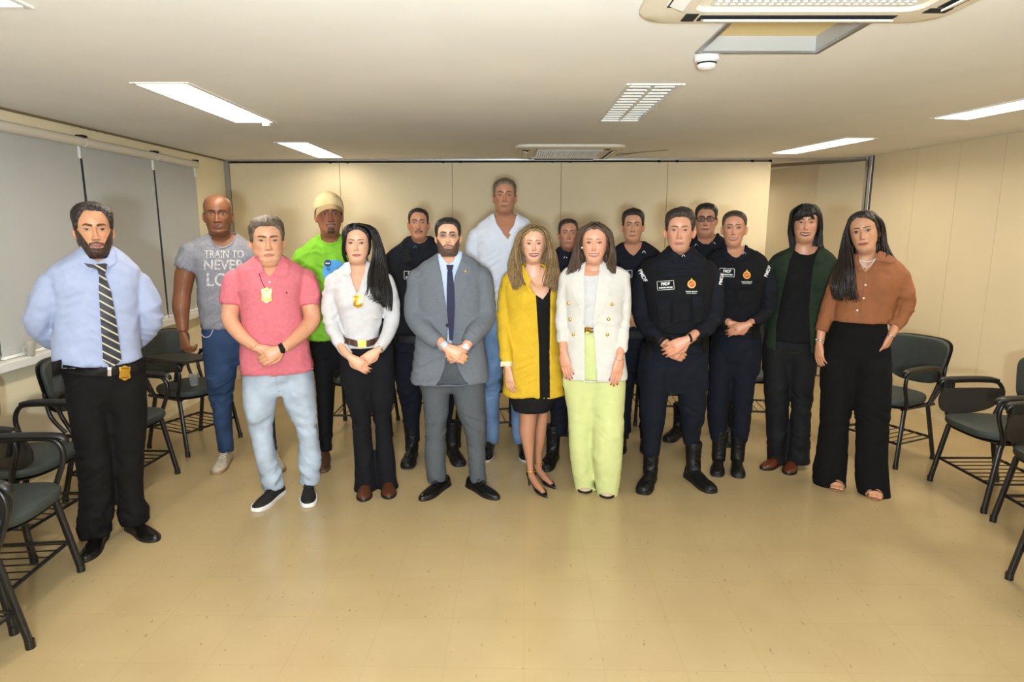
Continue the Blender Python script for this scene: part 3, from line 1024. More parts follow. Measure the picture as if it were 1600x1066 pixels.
HAIRLINE = {
    'short': ([0, 20, 34, 46, 55, 62, 74, 80, 86, 104, 112, 128, 180], [.190, .189, .183, .168, .140, .112, .104, .108, .136, .134, .080, .046, .036]),
    'high': ([0, 16, 30, 44, 55, 62, 74, 80, 86, 104, 112, 128, 180], [.199, .203, .199, .172, .142, .112, .104, .108, .136, .134, .080, .046, .036]),
    'back': ([0, 20, 40, 52, 62, 72, 84, 92, 104, 116, 128, 180], [.193, .190, .178, .160, .142, .130, .126, .130, .120, .080, .05, .04]),
    'long': ([0, 8, 20, 32, 44, 54, 62, 70, 78, 90, 110, 180], [.196, .199, .195, .186, .174, .158, .138, .115, .085, .04, .02, .0]),
    'bangs': ([0, 14, 28, 40, 52, 62, 68, 78, 90, 110, 180], [.160, .162, .170, .168, .156, .135, .11, .07, .03, .02, .0])}
def make_hair(P, style):
    """shell over the skull; dips under the skin outside the hairline"""
    X, Y, Z = head_surface(P)
    nr, nc = X.shape
    V = np.stack([X, Y, Z], 2).reshape(-1, 3)
    N = grid_normals(V, nr, nc)
    adeg = np.abs(np.degrees(HA))
    hl = np.interp(adeg, *HAIRLINE[style['line']])[None, :]
    sgn = np.sign(HA)[None, :]
    hl = hl + style.get('tilt', 0) * np.sin(HA)[None, :] * sstep(70, 20, adeg)[None, :]
    n1 = fbm(V * np.array([260, 260, 60]) + style.get('seed', 0), 2).reshape(nr, nc)
    n2 = fbm(V * 45 + style.get('seed', 0) * 3, 2).reshape(nr, nc)
    m = sstep(-.004, style.get('soft', .012), Z - hl + .006 * n2 + .004 * n1)
    T = style['side'] + (style['top'] - style['side']) * sstep(.150, .215, Z)
    fr = style.get('front', 0) * sstep(60, 15, adeg)[None, :] * sstep(.17, .205, Z)
    T = T + fr + style.get('quiff', 0) * sstep(.185, .215, Z) * (.5 + .5 * np.sin(HA + style.get('part', 0)))[None, :]
    h = -.004 + (T + .004) * m + m * (style.get('rough', .002) * n1 + style.get('clump', .003) * n2)
    W = (V + N * h.reshape(-1)[:, None])
    keep = (m > .002).reshape(-1)
    F = [f for f in grid_faces(nr, nc) if any(keep[i] for i in f)]
    used = np.zeros(len(W), bool)
    for f in F:
        for i in f: used[i] = True
    idx = np.cumsum(used) - 1
    return W[used], [tuple(int(idx[i]) for i in f) for f in F]

# ------------------------------------------------------------------ hands
def hand_geo(wrist, along, normal, thumb, L=.19, curls=(18, 28, 20), spread=1.0, curl_list=None, thumb_in=.5, fem=False):
    """skin of a hand from the wrist; along = to the fingers, normal = out of the back of the hand, thumb = +1/-1 side"""
    w = np.array(wrist, float)
    u = np.array(along, float); u /= np.linalg.norm(u)
    n = np.array(normal, float); n -= u * (n @ u); n /= np.linalg.norm(n)
    v = np.cross(n, u) * thumb
    L *= .95
    s = L / .19
    fr = .0088 * s * (.88 if fem else 1)
    bm = bmesh.new()
    def pt(a, b_, c): return w + s * (a * u + b_ * v + c * n)
    # palm
    rings = []
    wf = .90 if fem else 1
    for a, hw, th, c in ((-.02, .024, .019, 0), (.0, .025, .018, 0), (.02, .031, .0175, 0), (.05, .039, .0155, .001), (.08, .041, .0125, .002), (.097, .038, .0095, .001)):
        ring = []
        for t in np.linspace(0, 2 * PI, 18, endpoint=False):
            x = np.sign(math.cos(t)) * abs(math.cos(t)) ** .75; y = np.sign(math.sin(t)) * abs(math.sin(t)) ** .8
            ring.append(pt(a, hw * wf * x, c + th * y - .25 * hw * (x * x - .4) * .35))
        rings.append(ring)
    rings_bm(bm, rings)
    lens = ((.032, .043, .026, .022), (.0105, .048, .030, .024), (-.0115, .045, .028, .023), (-.0325, .035, .021, .020))
    tips = []
    for k, (lat, a, b_, c) in enumerate(lens):
        cu = curl_list[k] if curl_list else curls
        p = pt(.086 - .10 * lat * lat / .03 * .3 - (.006 if k == 3 else 0), lat * wf, .0015)
        ang = 0; pts = [p - u * .012 * s]
        sp = lat * 2.2 * spread
        for ln, cc in zip((a, b_, c), cu):
            pts.append(p); ang += math.radians(cc)
            d = u * math.cos(ang) - n * math.sin(ang) + v * sp * .25 * math.cos(ang)
            d /= np.linalg.norm(d)
            p = p + d * ln * s
        pts.append(p)
        rr = [fr * 1.05, fr * 1.12, fr * 1.05, fr * .95, fr * .78]
        if k == 3: rr = [r * .86 for r in rr]
        tube(bm, pts, rr, 10, smooth=3, round_ends=True)
        tips.append((p, d, n * math.cos(ang) + u * math.sin(ang)))
    # thumb leaves the side of the palm near its base
    b0 = pt(.018, .020 * wf, -.004); b1 = pt(.045, (.046 - .006 * thumb_in) * wf, -.012 - .010 * thumb_in); b2 = pt(.076, (.056 - .024 * thumb_in) * wf, -.018 - .014 * thumb_in); b3 = pt(.102, (.056 - .034 * thumb_in) * wf, -.020 - .018 * thumb_in)
    tube(bm, [b0, b1, b2, b3], [.0155 * s, .0135 * s, fr * 1.18, fr * .88], 10, smooth=4, round_ends=True)
    td = (b3 - b2) / np.linalg.norm(b3 - b2)
    tips.append((b3, td, n * .6 + v * .8))
    return bm, tips
def add_nails(S, tips, col, s=1):
    for p, d, nn in tips:
        d = d / np.linalg.norm(d); nn = nn - d * (nn @ d); nn /= np.linalg.norm(nn); b_ = np.cross(d, nn)
        V, F = [], []
        for i, a in enumerate((-.004, .002, .009, .012)):
            for j, c in enumerate((-.0052, -.0028, 0, .0028, .0052)):
                V.append(p + s * (d * (a - .002) + b_ * c * (1 - .25 * (i == 3)) + nn * (.0066 - 55 * c * c - (.001 if i == 3 else 0))))
        for i in range(3):
            for j in range(4): F.append((i * 5 + j, i * 5 + j + 1, i * 5 + j + 6, i * 5 + j + 5))
        S.add(V, F, col)

# ------------------------------------------------------------------ feet
def shoe_rings(kind):
    """u along the foot (0 heel, 1 toe) -> half width, top height, side offset"""
    if kind == 'boot':
        return [(0, .020, .060), (.03, .031, .095), (.12, .036, .12), (.28, .037, .115), (.42, .040, .092), (.56, .046, .072), (.70, .050, .060), (.84, .048, .056), (.94, .038, .050), (.985, .024, .040), (1.0, .010, .030)]
    if kind == 'sneaker':
        return [(0, .018, .055), (.03, .029, .080), (.12, .034, .088), (.28, .035, .084), (.42, .039, .074), (.56, .046, .063), (.70, .050, .054), (.84, .046, .047), (.94, .035, .041), (.985, .022, .034), (1.0, .010, .028)]
    if kind == 'pump':
        return [(0, .012, .06), (.1, .02, .06), (.5, .024, .05), (.72, .038, .040), (.82, .034, .034), (.92, .018, .026), (.98, .007, .02), (1.0, .003, .016)]
    return [(0, .016, .045), (.03, .027, .068), (.12, .032, .075), (.28, .032, .072), (.42, .036, .062), (.56, .043, .054), (.70, .046, .046), (.82, .042, .040), (.92, .030, .035), (.98, .015, .028), (1.0, .006, .022)]
def shoe_upper(kind, heel, toe, scale=1.0, base=.014):
    h = np.array(heel, float); t = np.array(toe, float); h[2] = t[2] = 0
    d = t - h; L = np.linalg.norm(d); d /= L
    sd = np.array([-d[1], d[0], 0])
    K = crom(np.array(shoe_rings(kind)), 4)
    rings = []
    for u, hw, top in K:
        c = h + d * (u * L)
        ring = []
        for a in np.linspace(0, 2 * PI, 22, endpoint=False):
            x = math.cos(a); y = math.sin(a)
            zz = base * .6 + ((top - base * .6) * (y ** .85) if y > 0 else 0)
            xx = np.sign(x) * abs(x) ** .8 * hw * scale * (1 - .12 * max(y, 0))
            ring.append(c + sd * xx + np.array([0, 0, zz * scale]))
        rings.append(ring)
    return rings, d, sd, L
def shoe_sole(heel, toe, kind, th, scale=1.0, grow=1.06, heel_h=0):
    h = np.array(heel, float); t = np.array(toe, float); h[2] = t[2] = 0
    d = t - h; L = np.linalg.norm(d); d /= L; sd = np.array([-d[1], d[0], 0])
    K = crom(np.array(shoe_rings(kind)), 4)
    left = [h + d * ((u - .5) * 1.012 + .5) * L + sd * hw * grow * scale for u, hw, _ in K]
    right = [h + d * ((u - .5) * 1.012 + .5) * L - sd * hw * grow * scale for u, hw, _ in K][::-1]
    O = np.array(left + right)
    c = O.mean(0)
    def lv(k, z): return [(*(c + (p - c) * k)[:2], z) for p in O]
    bm = bmesh.new()
    rings_bm(bm, [lv(.97, 0), lv(1, .003), lv(1, th * .8), lv(.98, th)])
    return bm
# ------------------------------------------------------------------ person builder
TK = [0, .05, .12, .25, .45, .65, .85, 1.0]
TF = [.045, .065, .088, .114, .116, .112, .115, .118]
TB = [.072, .090, .100, .106, .098, .092, .106, .118]
class Person:
    def __init__(s, label, base, crown, chin, cx, hair_t=.012, bf=1.0, bb=1.0, hip_z=None, depth=None):
        B = G(*base); s.B = B
        d = np.array([B[0], B[1], 0.]); s.D = np.linalg.norm(d); d /= s.D
        s.rz = -math.atan2(d[0], d[1])
        s.Rm = np.column_stack([[d[1], -d[0], 0], d, [0, 0, 1]])   # local axes in world columns
        s.o = s.loc(CO)
        s.root = empty('person', B, s.rz, label, 'person')
        s.zt = s.at(cx, crown, .0)[2]; s.zc = s.at(cx, chin, .08)[2]; s.hx = s.at(cx, (crown + chin) / 2, .05)[0]
        s.hs = (s.zt - s.zc - hair_t) / .2295
        s.bf, s.bb = bf, bb
        s.hip = hip_z or s.zt * .48
        s.S = Soup(); s.meshes = []; s.limb = []; s.tips = []
    def loc(s, p): return s.Rm.T @ (np.asarray(p, float) - s.B)
    def ldir(s, px, py): return s.Rm.T @ ray(px, py)
    def at(s, px, py, fwd=0.):
        d = s.ldir(px, py); t = (-fwd - s.o[1]) / d[1]
        return s.o + d * t
    def ground(s, px, py): return s.loc(G(px, py))
    def pxm(s, px, py, fwd=0): return abs(s.at(px + 1, py, fwd)[0] - s.at(px, py, fwd)[0])
    def proj(s, V):
        W = V @ s.Rm.T + s.B - CO
        z = W @ CF
        return np.column_stack([800 + FPX * W[:, 0] / z, 533 - FPX * (W @ CU) / z])
    # ---- torso
    def torso_rings(s, rows, grow=0, n=40, fwd=0, ff=1, fb=1, exp=2.45, skirt=False):
        R = np.array([(p[0], p[1], p[2]) for p in rows], float)
        Q = crom(R, 4)
        z0 = s.at(R[0, 1], R[0, 0])[2]
        rings = []
        for py, xl, xr in Q:
            a, b_ = s.at(xl, py), s.at(xr, py)
            t = (z0 - a[2]) / (z0 - s.hip)
            w = (b_[0] - a[0]) / 2 + grow
            f = np.interp(t, TK, TF) * s.bf * ff + grow; k = np.interp(t, TK, TB) * s.bb * fb + grow
            if t > 1 and skirt: f = max(f, min(w * .8, .19)); k = f
            c = (a[0] + b_[0]) / 2
            ring = []
            for an in np.linspace(0, 2 * PI, n, endpoint=False):
                ca, sa = math.cos(an), math.sin(an)
                X = w * np.sign(ca) * abs(ca) ** (2 / exp)
                Y = (k if sa > 0 else f) * np.sign(sa) * abs(sa) ** (2 / exp)
                ring.append((c + X, Y - fwd, a[2]))
            rings.append(ring)
        return rings
    def arm_pts(s, arm, grow=0):
        P = [s.at(a[0], a[1], a[2]) for a in arm]
        R = [a[3] * s.pxm(a[0], a[1], a[2]) + grow for a in arm]
        return np.array(P), np.array(R)
    def arm_bm(s, bm, arm, grow=0, n=16):
        P, R = s.arm_pts(arm, grow)
        tube(bm, P, R, n, smooth=5, round_ends=False)
        # ball at the shoulder end
        c, r = P[0], R[0]
        rings = [[(c[0] + r * math.sin(t) * math.cos(a), c[1] + r * math.sin(t) * math.sin(a), c[2] + r * math.cos(t)) for a in np.linspace(0, 2 * PI, 16, endpoint=False)] for t in np.linspace(.2, PI - .2, 8)]
        rings_bm(bm, rings)
    def garment(s, name, m, rows, arms=(), grow=0, voxel=.0085, smooth=5, amp=.003, scale=(9, 9, 22), cut=(), bust=None, ff=1, fb=1, seed=0, solid=.004, inner=None, keep=None, disp=None, parent=None, armgrow=0, skirt=False):
        bm = bmesh.new()
        rings_bm(bm, s.torso_rings(rows, grow, ff=ff, fb=fb, skirt=skirt))
        for a in arms:
            s.arm_bm(bm, a, armgrow); s.limb.append([(q[0], q[1], q[2], q[3] * .6) for q in a])
        me = remesh(bm, voxel, smooth)
        if bust: s.add_bust(me, bust)
        if amp: wrinkle(me, amp, scale, seed)
        if disp is not None:
            V, _ = mesh_vf(me); set_v(me, disp(V, mesh_n(me)))
        s.full = me.copy()
        for poly in cut: s.cut(me, poly)
        me.name = name
        o = link_mesh(name, me, m, parent or s.root)
        if cut and solid:
            md = o.modifiers.new('thickness', 'SOLIDIFY'); md.thickness = solid; md.offset = -1
        return o
    def add_bust(s, me, bust):
        cx, py, dx, A, sg = bust
        V, _ = mesh_vf(me); N = mesh_n(me)
        c = s.at(cx, py, .12)
        fr = sstep(.0, -.5, N[:, 1])
        for k in (-1, 1):
            g_ = np.exp(-((V[:, 0] - c[0] - k * dx) / sg) ** 2 - ((V[:, 2] - c[2]) / (sg * 1.05)) ** 2)
            V[:, 1] -= A * g_ * fr
        set_v(me, V)
    def cut(s, me, poly):
        bm = bmesh.new(); bm.from_mesh(me)
        n = len(poly)
        for i in range(n):
            a, b_ = s.ldir(*poly[i]), s.ldir(*poly[(i + 1) % n])
            nn = np.cross(a, b_); L = np.linalg.norm(nn)
            if L < 1e-9: continue
            nn /= L
            mid = (np.array(poly[i]) + np.array(poly[(i + 1) % n])) / 2; R = np.hypot(*(np.array(poly[i]) - mid)) + 14
            fs = []
            cs = np.array([f.calc_center_median() for f in bm.faces]); pp = s.proj(cs)
            bm.faces.ensure_lookup_table()
            near = np.hypot(pp[:, 0] - mid[0], pp[:, 1] - mid[1]) < R
            fs = [bm.faces[i2] for i2 in np.nonzero(near)[0]]
            gm = set(fs)
            for f in fs: gm.update(f.edges); gm.update(f.verts)
            bmesh.ops.bisect_plane(bm, geom=list(gm), dist=1e-5, plane_co=s.o.tolist(), plane_no=nn.tolist())
        bm.normal_update()
        pp = s.proj(np.array([f.calc_center_median() for f in bm.faces]))
        P = np.array(poly, float)
        ins = pip(pp, P)
        kill = []
        o = Vector(s.o)
        for f, k in zip(bm.faces, ins):
            if k and f.normal.dot(f.calc_center_median() - o) < 0: kill.append(f)
        bmesh.ops.delete(bm, geom=kill, context='FACES')
        bm.to_mesh(me); bm.free(); me.update()
    # ---- patches lying on a surface, outlined in the photograph's frame
    def bvh(s, *meshes):
        V, F, n = [], [], 0
        for me in meshes:
            v, f = mesh_vf(me); V.append(v); F += [tuple(i + n for i in q) for q in f]; n += len(v)
        s.tree = BVHTree.FromPolygons(np.vstack(V).tolist(), F)
        return s.tree
    def cast(s, px, py):
        d = s.ldir(px, py); d /= np.linalg.norm(d)
        h = s.tree.ray_cast(Vector(s.o), Vector(d))
        return (h[3] if h[0] is not None else None), d
    def drape(s, pts):
        """distances along the camera rays for a set of frame points, gaps filled from neighbours"""
        T, Dv = [], []
        for p in pts:
            t, d = s.cast(*p); T.append(np.nan if t is None else t); Dv.append(d)
        T = np.array(T); Dv = np.array(Dv); pts = np.array(pts, float)
        ok = ~np.isnan(T)
        if not ok.any(): T[:] = s.D; ok[:] = True
        med = np.median(T[ok]); ok &= np.abs(T - med) < .22
        for i in np.nonzero(~ok)[0]:
            T[i] = T[ok][np.argmin(((pts[ok] - pts[i]) ** 2).sum(1))]
        return T, Dv
    def patch(s, name, poly, m, off=.004, th=.004, res=2.5, parent=None, label=None, curve=0, soft=False):
        P = np.array(poly, float)
        if curve: P = crom(np.vstack([P, P[:1]]), curve)[:-1]
        # dense boundary
        bd = []
        for i in range(len(P)):
            a, b_ = P[i], P[(i + 1) % len(P)]
            k = max(1, int(np.hypot(*(b_ - a)) / res))
            for q in range(k): bd.append(a + (b_ - a) * q / k)
        bd = np.array(bd); nb = len(bd)
        lo, hi = P.min(0), P.max(0)
        gx, gy = np.meshgrid(np.arange(lo[0] + res / 2, hi[0], res), np.arange(lo[1] + res / 2, hi[1], res))
        gp = np.column_stack([gx.ravel(), gy.ravel()])
        if len(gp):
            gp = gp[pip(gp, P)]
            if len(gp):
                dmin = np.min(((gp[:, None] - bd[None]) ** 2).sum(2), 1)
                gp = gp[dmin > (res * .45) ** 2]
        pts = np.vstack([bd, gp]) if len(gp) else bd
        r = delaunay_2d_cdt([Vector(p) for p in pts], [(i, (i + 1) % nb) for i in range(nb)], [], 1, 1e-4)
        vs = np.array([tuple(v) for v in r[0]]); fs = [tuple(f) for f in r[2]]
        T, Dv = s.drape(vs)
        # smooth the distances a little
        nbr = {i: set() for i in range(len(vs))}
        for f in fs:
            for a in f:
                nbr[a].update(f)
        for _ in range(2):
            T = np.array([.5 * T[i] + .5 * np.mean([T[j] for j in nbr[i]]) if nbr[i] else T[i] for i in range(len(vs))])
        top = s.o + Dv * (T - off - th)[:, None]
        bot = s.o + Dv * (T - off + .001)[:, None]
        bm = bmesh.new()
        a = [bm.verts.new(v) for v in top]; c = [bm.verts.new(v) for v in bot]
        from collections import Counter
        ec = Counter()
        for f in fs:
            try: bm.faces.new([a[i] for i in f]); bm.faces.new([c[i] for i in f[::-1]])
            except ValueError: continue
            for i in range(3): ec[(f[i], f[(i + 1) % 3])] += 1
        for (i, j) in list(ec):
            if (j, i) not in ec:
                try: bm.faces.new((a[j], a[i], c[i], c[j]))
                except ValueError: pass
        bm.normal_update()
        me = bpy.data.meshes.new(name); bm.to_mesh(me); bm.free()
        o = link_mesh(name, me, m, parent or s.root)
        me.set_sharp_from_angle(angle=.9)
        if label: o['label'] = label
        return o
    def text(s, name, txt, cx, cy, hpx, wpx, m, ang=0, off=.006, shear=0, parent=None, bold=.0):
        cu = bpy.data.curves.new('t', 'FONT'); cu.body = txt; cu.align_x = 'CENTER'; cu.align_y = 'CENTER'; cu.offset = bold
        cu.resolution_u = 3
        ob = bpy.data.objects.new('t', cu); COL.objects.link(ob)
        me = bpy.data.meshes.new_from_object(ob.evaluated_get(bpy.context.evaluated_depsgraph_get()))
        bpy.data.objects.remove(ob)
        bm = bmesh.new(); bm.from_mesh(me)
        bmesh.ops.triangulate(bm, faces=bm.faces)
        V = np.array([v.co[:2] for v in bm.verts]); lo, hi = V.min(0), V.max(0)
        U = (V - (lo + hi) / 2) / (hi - lo) * [wpx, hpx]
        a = math.radians(ang); ca, sa = math.cos(a), math.sin(a)
        X = cx + U[:, 0] * ca - U[:, 1] * -sa * -1 ; Yp = cy - U[:, 1] * ca - U[:, 0] * sa
        X = cx + U[:, 0] * ca - U[:, 1] * sa + shear * U[:, 1]
        Yp = cy - (U[:, 0] * sa + U[:, 1] * ca)
        T, Dv = s.drape(list(zip(X, Yp)))
        W = s.o + Dv * (T - off)[:, None]
        for v, w in zip(bm.verts, W): v.co = w
        bm.to_mesh(me); bm.free(); me.name = name
        return link_mesh(name, me, m, parent or s.root, smooth=False)
    def line(s, name, pts, r, m, off=.004, parent=None, n=8, smooth=4):
        Q = crom(np.array(pts, float), smooth) if smooth else np.array(pts, float)
        T, Dv = s.drape(Q)
        P = s.o + Dv * (T - off)[:, None]
        bm = bmesh.new(); tube(bm, P, r, n)
        return link_bm(name, bm, m, parent or s.root, smooth=True)
    def dot(s, name, px, py, r, m, off=.004, parent=None, flat=.5, th=None):
        t, d = s.cast(px, py); t = t or s.D
        c = s.o + d * (t - off)
        bm = bmesh.new(); bmesh.ops.create_uvsphere(bm, u_segments=14, v_segments=8, radius=r)
        bmesh.ops.transform(bm, matrix=Matrix.Translation(c) @ Matrix.Scale(flat, 4, (0, 1, 0)), verts=bm.verts)
        return link_bm(name, bm, m, parent or s.root, smooth=True)
    # ---- legs
    def set_feet(s, feet, L=.28, ak=.065):
        """feet: [(toe px, heel px)] left and right in the picture"""
        s.feet = []
        for toe, heel in feet:
            t, h = s.ground(*toe), s.ground(*heel)
            d = t - h; d[2] = 0; d /= np.linalg.norm(d)
            h = t - d * L
            s.feet.append((h, t, h + d * ak))
    def leg_rings(s, rows, foot, grow=0, dr=1.08, n=22, top_y=0.0, full=None):
        Q = crom(np.array(rows, float), 4)
        y0, y1 = rows[0][0], rows[-1][0]
        ay = s.feet[foot][2][1]
        rings = []
        for py, xl, xr in Q:
            t = np.clip((py - y0) / (y1 - y0), 0, 1)
            yo = top_y + (ay - top_y) * (t ** 1.2)
            a, b_ = s.at(xl, py, -yo), s.at(xr, py, -yo)
            c = (a + b_) / 2; r = max((b_[0] - a[0]) / 2 + grow, .02)
            rd = min(r * (dr + .22 * max(0, 1 - 3 * t)), .138) * (1 if full is None else .45 + .55 * float(sstep(y0, full, py))) * (1 if full is None else .45 + .55 * float(sstep(y0, full, py)))
            rings.append([(c[0] + r * math.cos(q), yo + rd * math.sin(q) + .01, a[2]) for q in np.linspace(0, 2 * PI, n, endpoint=False)])
        return rings
    def trousers(s, name, m, hips, legs, dr=1.08, amp=.004, scale=(10, 10, 20), voxel=.010, smooth=4, seed=0, ff=.95, fb=1, folds=1.0, parent=None):
        bm = bmesh.new()
        hr = s.torso_rings(hips, 0, ff=ff, fb=fb, exp=2.2)
        nh = len(hr)
        hr = [[(p[0], p[1] * (1 - .60 * (i / (nh - 1)) ** 1.6), p[2]) for p in r] for i, r in enumerate(hr)]
        c0 = np.mean(hr[-1], 0)
        hr.append([tuple(c0 + (np.array(p) - c0) * np.array([.86, .8, 1]) - np.array([0, 0, .035])) for p in hr[-1]])
        rings_bm(bm, hr)
        pc = hips[-1][0]
        for i, l in enumerate(legs):
            st = max(pc - 72, hips[0][0] + 5)
            l = [(st, l[0][1] + 6, l[0][2] - 4), ((st + pc) / 2, l[0][1] + 2, l[0][2] - 1)] + [r for r in l if r[0] > pc - 8]
            rings_bm(bm, s.leg_rings(l, i, dr=dr, full=st + .5 * (pc - st)))
        me = remesh(bm, voxel, smooth)
        zc = s.at(0, hips[-1][0])[2]
        smooth_zone(me, lambda V: np.exp(-((V[:, 2] - zc) / .085) ** 2), 70)
        if amp:
            zk = s.hip * .55
            wrinkle(me, amp, scale, seed, lambda V: .35 + folds * (np.exp(-((V[:, 2] - zk) / .12) ** 2) + 1.3 * np.exp(-((V[:, 2] - .12) / .10) ** 2)))
        me.name = name
        s.legmesh = me
        return link_mesh(name, me, m, parent or s.root)
    def shoes(s, kind, m_up, m_sole, base=.016, sole_th=.016, scale=1.0, shaft=None, label=None, laces=None, sole_grow=1.05):
        out = []
        for h, t, a in s.feet:
            rings, d, sd, L = shoe_upper(kind, h, t, scale, base)
            bm = bmesh.new(); rings_bm(bm, rings)
            if shaft:
                c = h + d * .075
                P = [c + np.array([0, 0, .05]), c + np.array([0, 0, .10]) - d * .003, c + np.array([0, 0, shaft * .6]) - d * .012, c + np.array([0, 0, shaft]) - d * .012]
                tube(bm, P, [.045, .046, .047, .054], 18, smooth=4, up=d)
            me = remesh(bm, .006, 2)
            if shaft: wrinkle(me, .003, (22, 22, 40), 3)
            o = link_mesh('boot' if kind == 'boot' else 'shoe', me, m_up, s.root)
            sb = shoe_sole(h, t, kind, sole_th, scale, sole_grow)
            link_bm('sole', sb, m_sole, o, angle=.8)
            if laces:
                bm = bmesh.new()
                if shaft: spots = [(.20, .118), (.17, .15), (.17, .138), (.17, .126), (.165, .18), (.165, .21), (.205, .118), (.25, .108), (.31, .094), (.36, .082)]
                else: spots = [(.34, .086), (.40, .080), (.46, .073), (.52, .068)]
                if shaft and scale < 1: spots = spots[:-3]
                for u, z in spots:
                    c = h + d * ((u * L) + (.058 if shaft and z > .14 else 0) * 0) + np.array([0, 0, z * scale])
                    if shaft and z > .12: c = h + d * .118 + np.array([0, 0, z])
                    tube(bm, [c - sd * .022 - np.array([0, 0, .006]), c, c + sd * .022 - np.array([0, 0, .006])], .0032, 6, smooth=3)
                link_bm('laces', bm, laces, o, smooth=True)
            out.append(o)
        return out
    # ---- head
    def head(s, P, yaw=0, pitch=0, roll=0, hy=-.02, wide=1.0, style=None, hair_mat=None):
        s.P = P
        M = Matrix.Rotation(math.radians(roll), 3, 'Y') @ Matrix.Rotation(math.radians(pitch), 3, 'X') @ Matrix.Rotation(math.radians(yaw), 3, 'Z')
        M = np.array(M); piv = np.array([0, .02, .07])
        def T(V, neck=True):
            V = np.array(V, float)
            W = (V - piv) @ M.T + piv
            if neck:   # the neck base stays on the body
                k = sstep(-.09, .0, V[:, 2])[:, None]
                W = W * k + V * (1 - k)
            return W * s.hs * np.array([wide, 1, 1]) + np.array([s.hx, hy, s.zc])
        s.T = T
        H_ = make_face(P)
        s.S.add(T(np.vstack(H_.v)), H_.f, np.vstack(H_.c))
        s.headV = T(np.vstack(H_.v)); s.headF = H_.f
        if style:
            V, F = make_hair(P, style)
            me = bpy.data.meshes.new('hair'); me.from_pydata(T(V).tolist(), [], F); me.update()
            s.hair = link_mesh('hair', me, hair_mat, s.root)
    def locks(s, A, Bp, n, r=(.006, .010, .004), wave=.006, seed=0, jit=.003, fj=.02, k=4):
        """hair strands from path A to path Bp (px, py, fwd)"""
        q = np.random.default_rng(seed)
        A, Bp = np.array(A, float), np.array(Bp, float)
        if not getattr(s, 'lock_s', None): s.lock_s = Soup()
        n = int(n * 4.2)
        W0 = np.array([s.pxm(c[0], c[1], c[2]) for c in A])
        CA, CB = crom(A, k), crom(Bp, k)
        PA_ = np.array([s.at(*c) for c in CA]); PB_ = np.array([s.at(*c) for c in CB])
        m = len(PA_); u = np.linspace(0, 1, m)
        ph0, fq0 = q.uniform(0, 6.28), q.uniform(1.0, 1.5)
        for i in range(n):
            t = (i + .5) / n + q.uniform(-.4, .4) / n
            P = PA_ + (PB_ - PA_) * t
            ph, fq = ph0 + 5 * t + q.normal(0, .5), fq0 + q.normal(0, .12)
            amp = wave * sstep(.2, .8, u)
            P[:, 0] += amp * np.sin(ph + fq * 2 * PI * u) + q.normal(0, jit) * sstep(0, .3, u)
            P[:, 1] += .7 * amp * np.cos(ph + fq * 2 * PI * u) + q.uniform(-fj, fj) * sstep(0, .3, u)
            P += .35 * wave * q.normal(0, 1, 3) * (sstep(.4, 1, u) ** 2)[:, None]
            e = int(q.integers(0, max(1, m // 7)))
            Q, v = (P[:-e], u[:-e]) if e else (P, u)
            R = np.interp(v, [0, .12, .6, 1], [r[0] * .6, r[0], r[1], r[2] * .6]) * q.uniform(.34, .62)
            rg = np.array(tube_rings(Q, R, 5, .75))
            s.lock_s.add(rg.reshape(-1, 3), grid_faces(len(rg), 5), (0, 0, 0))
    def locks_done(s, m, name='hair'):
        me = s.lock_s.mesh('hair_locks', col=False); s.lock_s = None
        return link_mesh('hair_locks', me, m, s.hair)
    def hand(s, wrist, along, normal, thumb, arm=None, L=.185, nails=None, **kw):
        """wrist: px,py,fwd  along/normal: local vectors; arm: skin forearm (px,py,fwd,r)"""
        w = s.at(*wrist)
        bm, tips = hand_geo(w, along, normal, thumb, L, **kw)
        s.limb.append(bm); s.tips.append((tips, nails, L))
        if arm: s.limb.append(arm)
    def core(s, rows, grow=-.016, ff=1, fb=1, bust=None):
        s.core_args = (rows, grow, ff, fb, bust)
    def finish(s, tint=None):
        rows, grow, ff, fb, bust = s.core_args
        bm = bmesh.new(); rings_bm(bm, s.torso_rings(rows, grow, ff=ff, fb=fb))
        if bust:
            cx, py, dx, A, sg = bust; c = s.at(cx, py, .12)
            for v in bm.verts:
                if v.co.y < -.03:
                    for k in (-1, 1): v.co.y -= A * math.exp(-((v.co.x - c[0] - k * dx) / sg) ** 2 - ((v.co.z - c[2]) / sg) ** 2)
        for l in s.limb:
            if isinstance(l, list): s.arm_bm(bm, l)
            else:
                me = bpy.data.meshes.new('t'); l.to_mesh(me); l.free(); bm.from_mesh(me); bpy.data.meshes.remove(me)
        me = remesh(bm, .0036, 2)
        V, F = mesh_vf(me); bpy.data.meshes.remove(me)
        sk = np.array(s.P['skin'])
        C = (sk * np.array([1.0, .93, .90]))[None] * (1 + .10 * fbm(V * 45, 2))[:, None]
        if tint: C = tint(V, C)
        s.S.add(V, F, C)
        for tips, nails, L in s.tips: add_nails(s.S, tips, nails if nails is not None else np.minimum(sk * np.array([1.3, 1.15, 1.1]), .9), L / .19)
        me = s.S.mesh('body')
        s.body = link_mesh('body', me, SKIN, s.root)
        return s.body

def pip(pts, P):
    x, y = pts[:, 0], pts[:, 1]; ins = np.zeros(len(pts), bool); j = len(P) - 1
    for i in range(len(P)):
        xi, yi, xj, yj = *P[i], *P[j]
        if yi != yj:
            ins ^= ((yi > y) != (yj > y)) & (x < (xj - xi) * (y - yi) / (yj - yi) + xi)
        j = i
    return ins

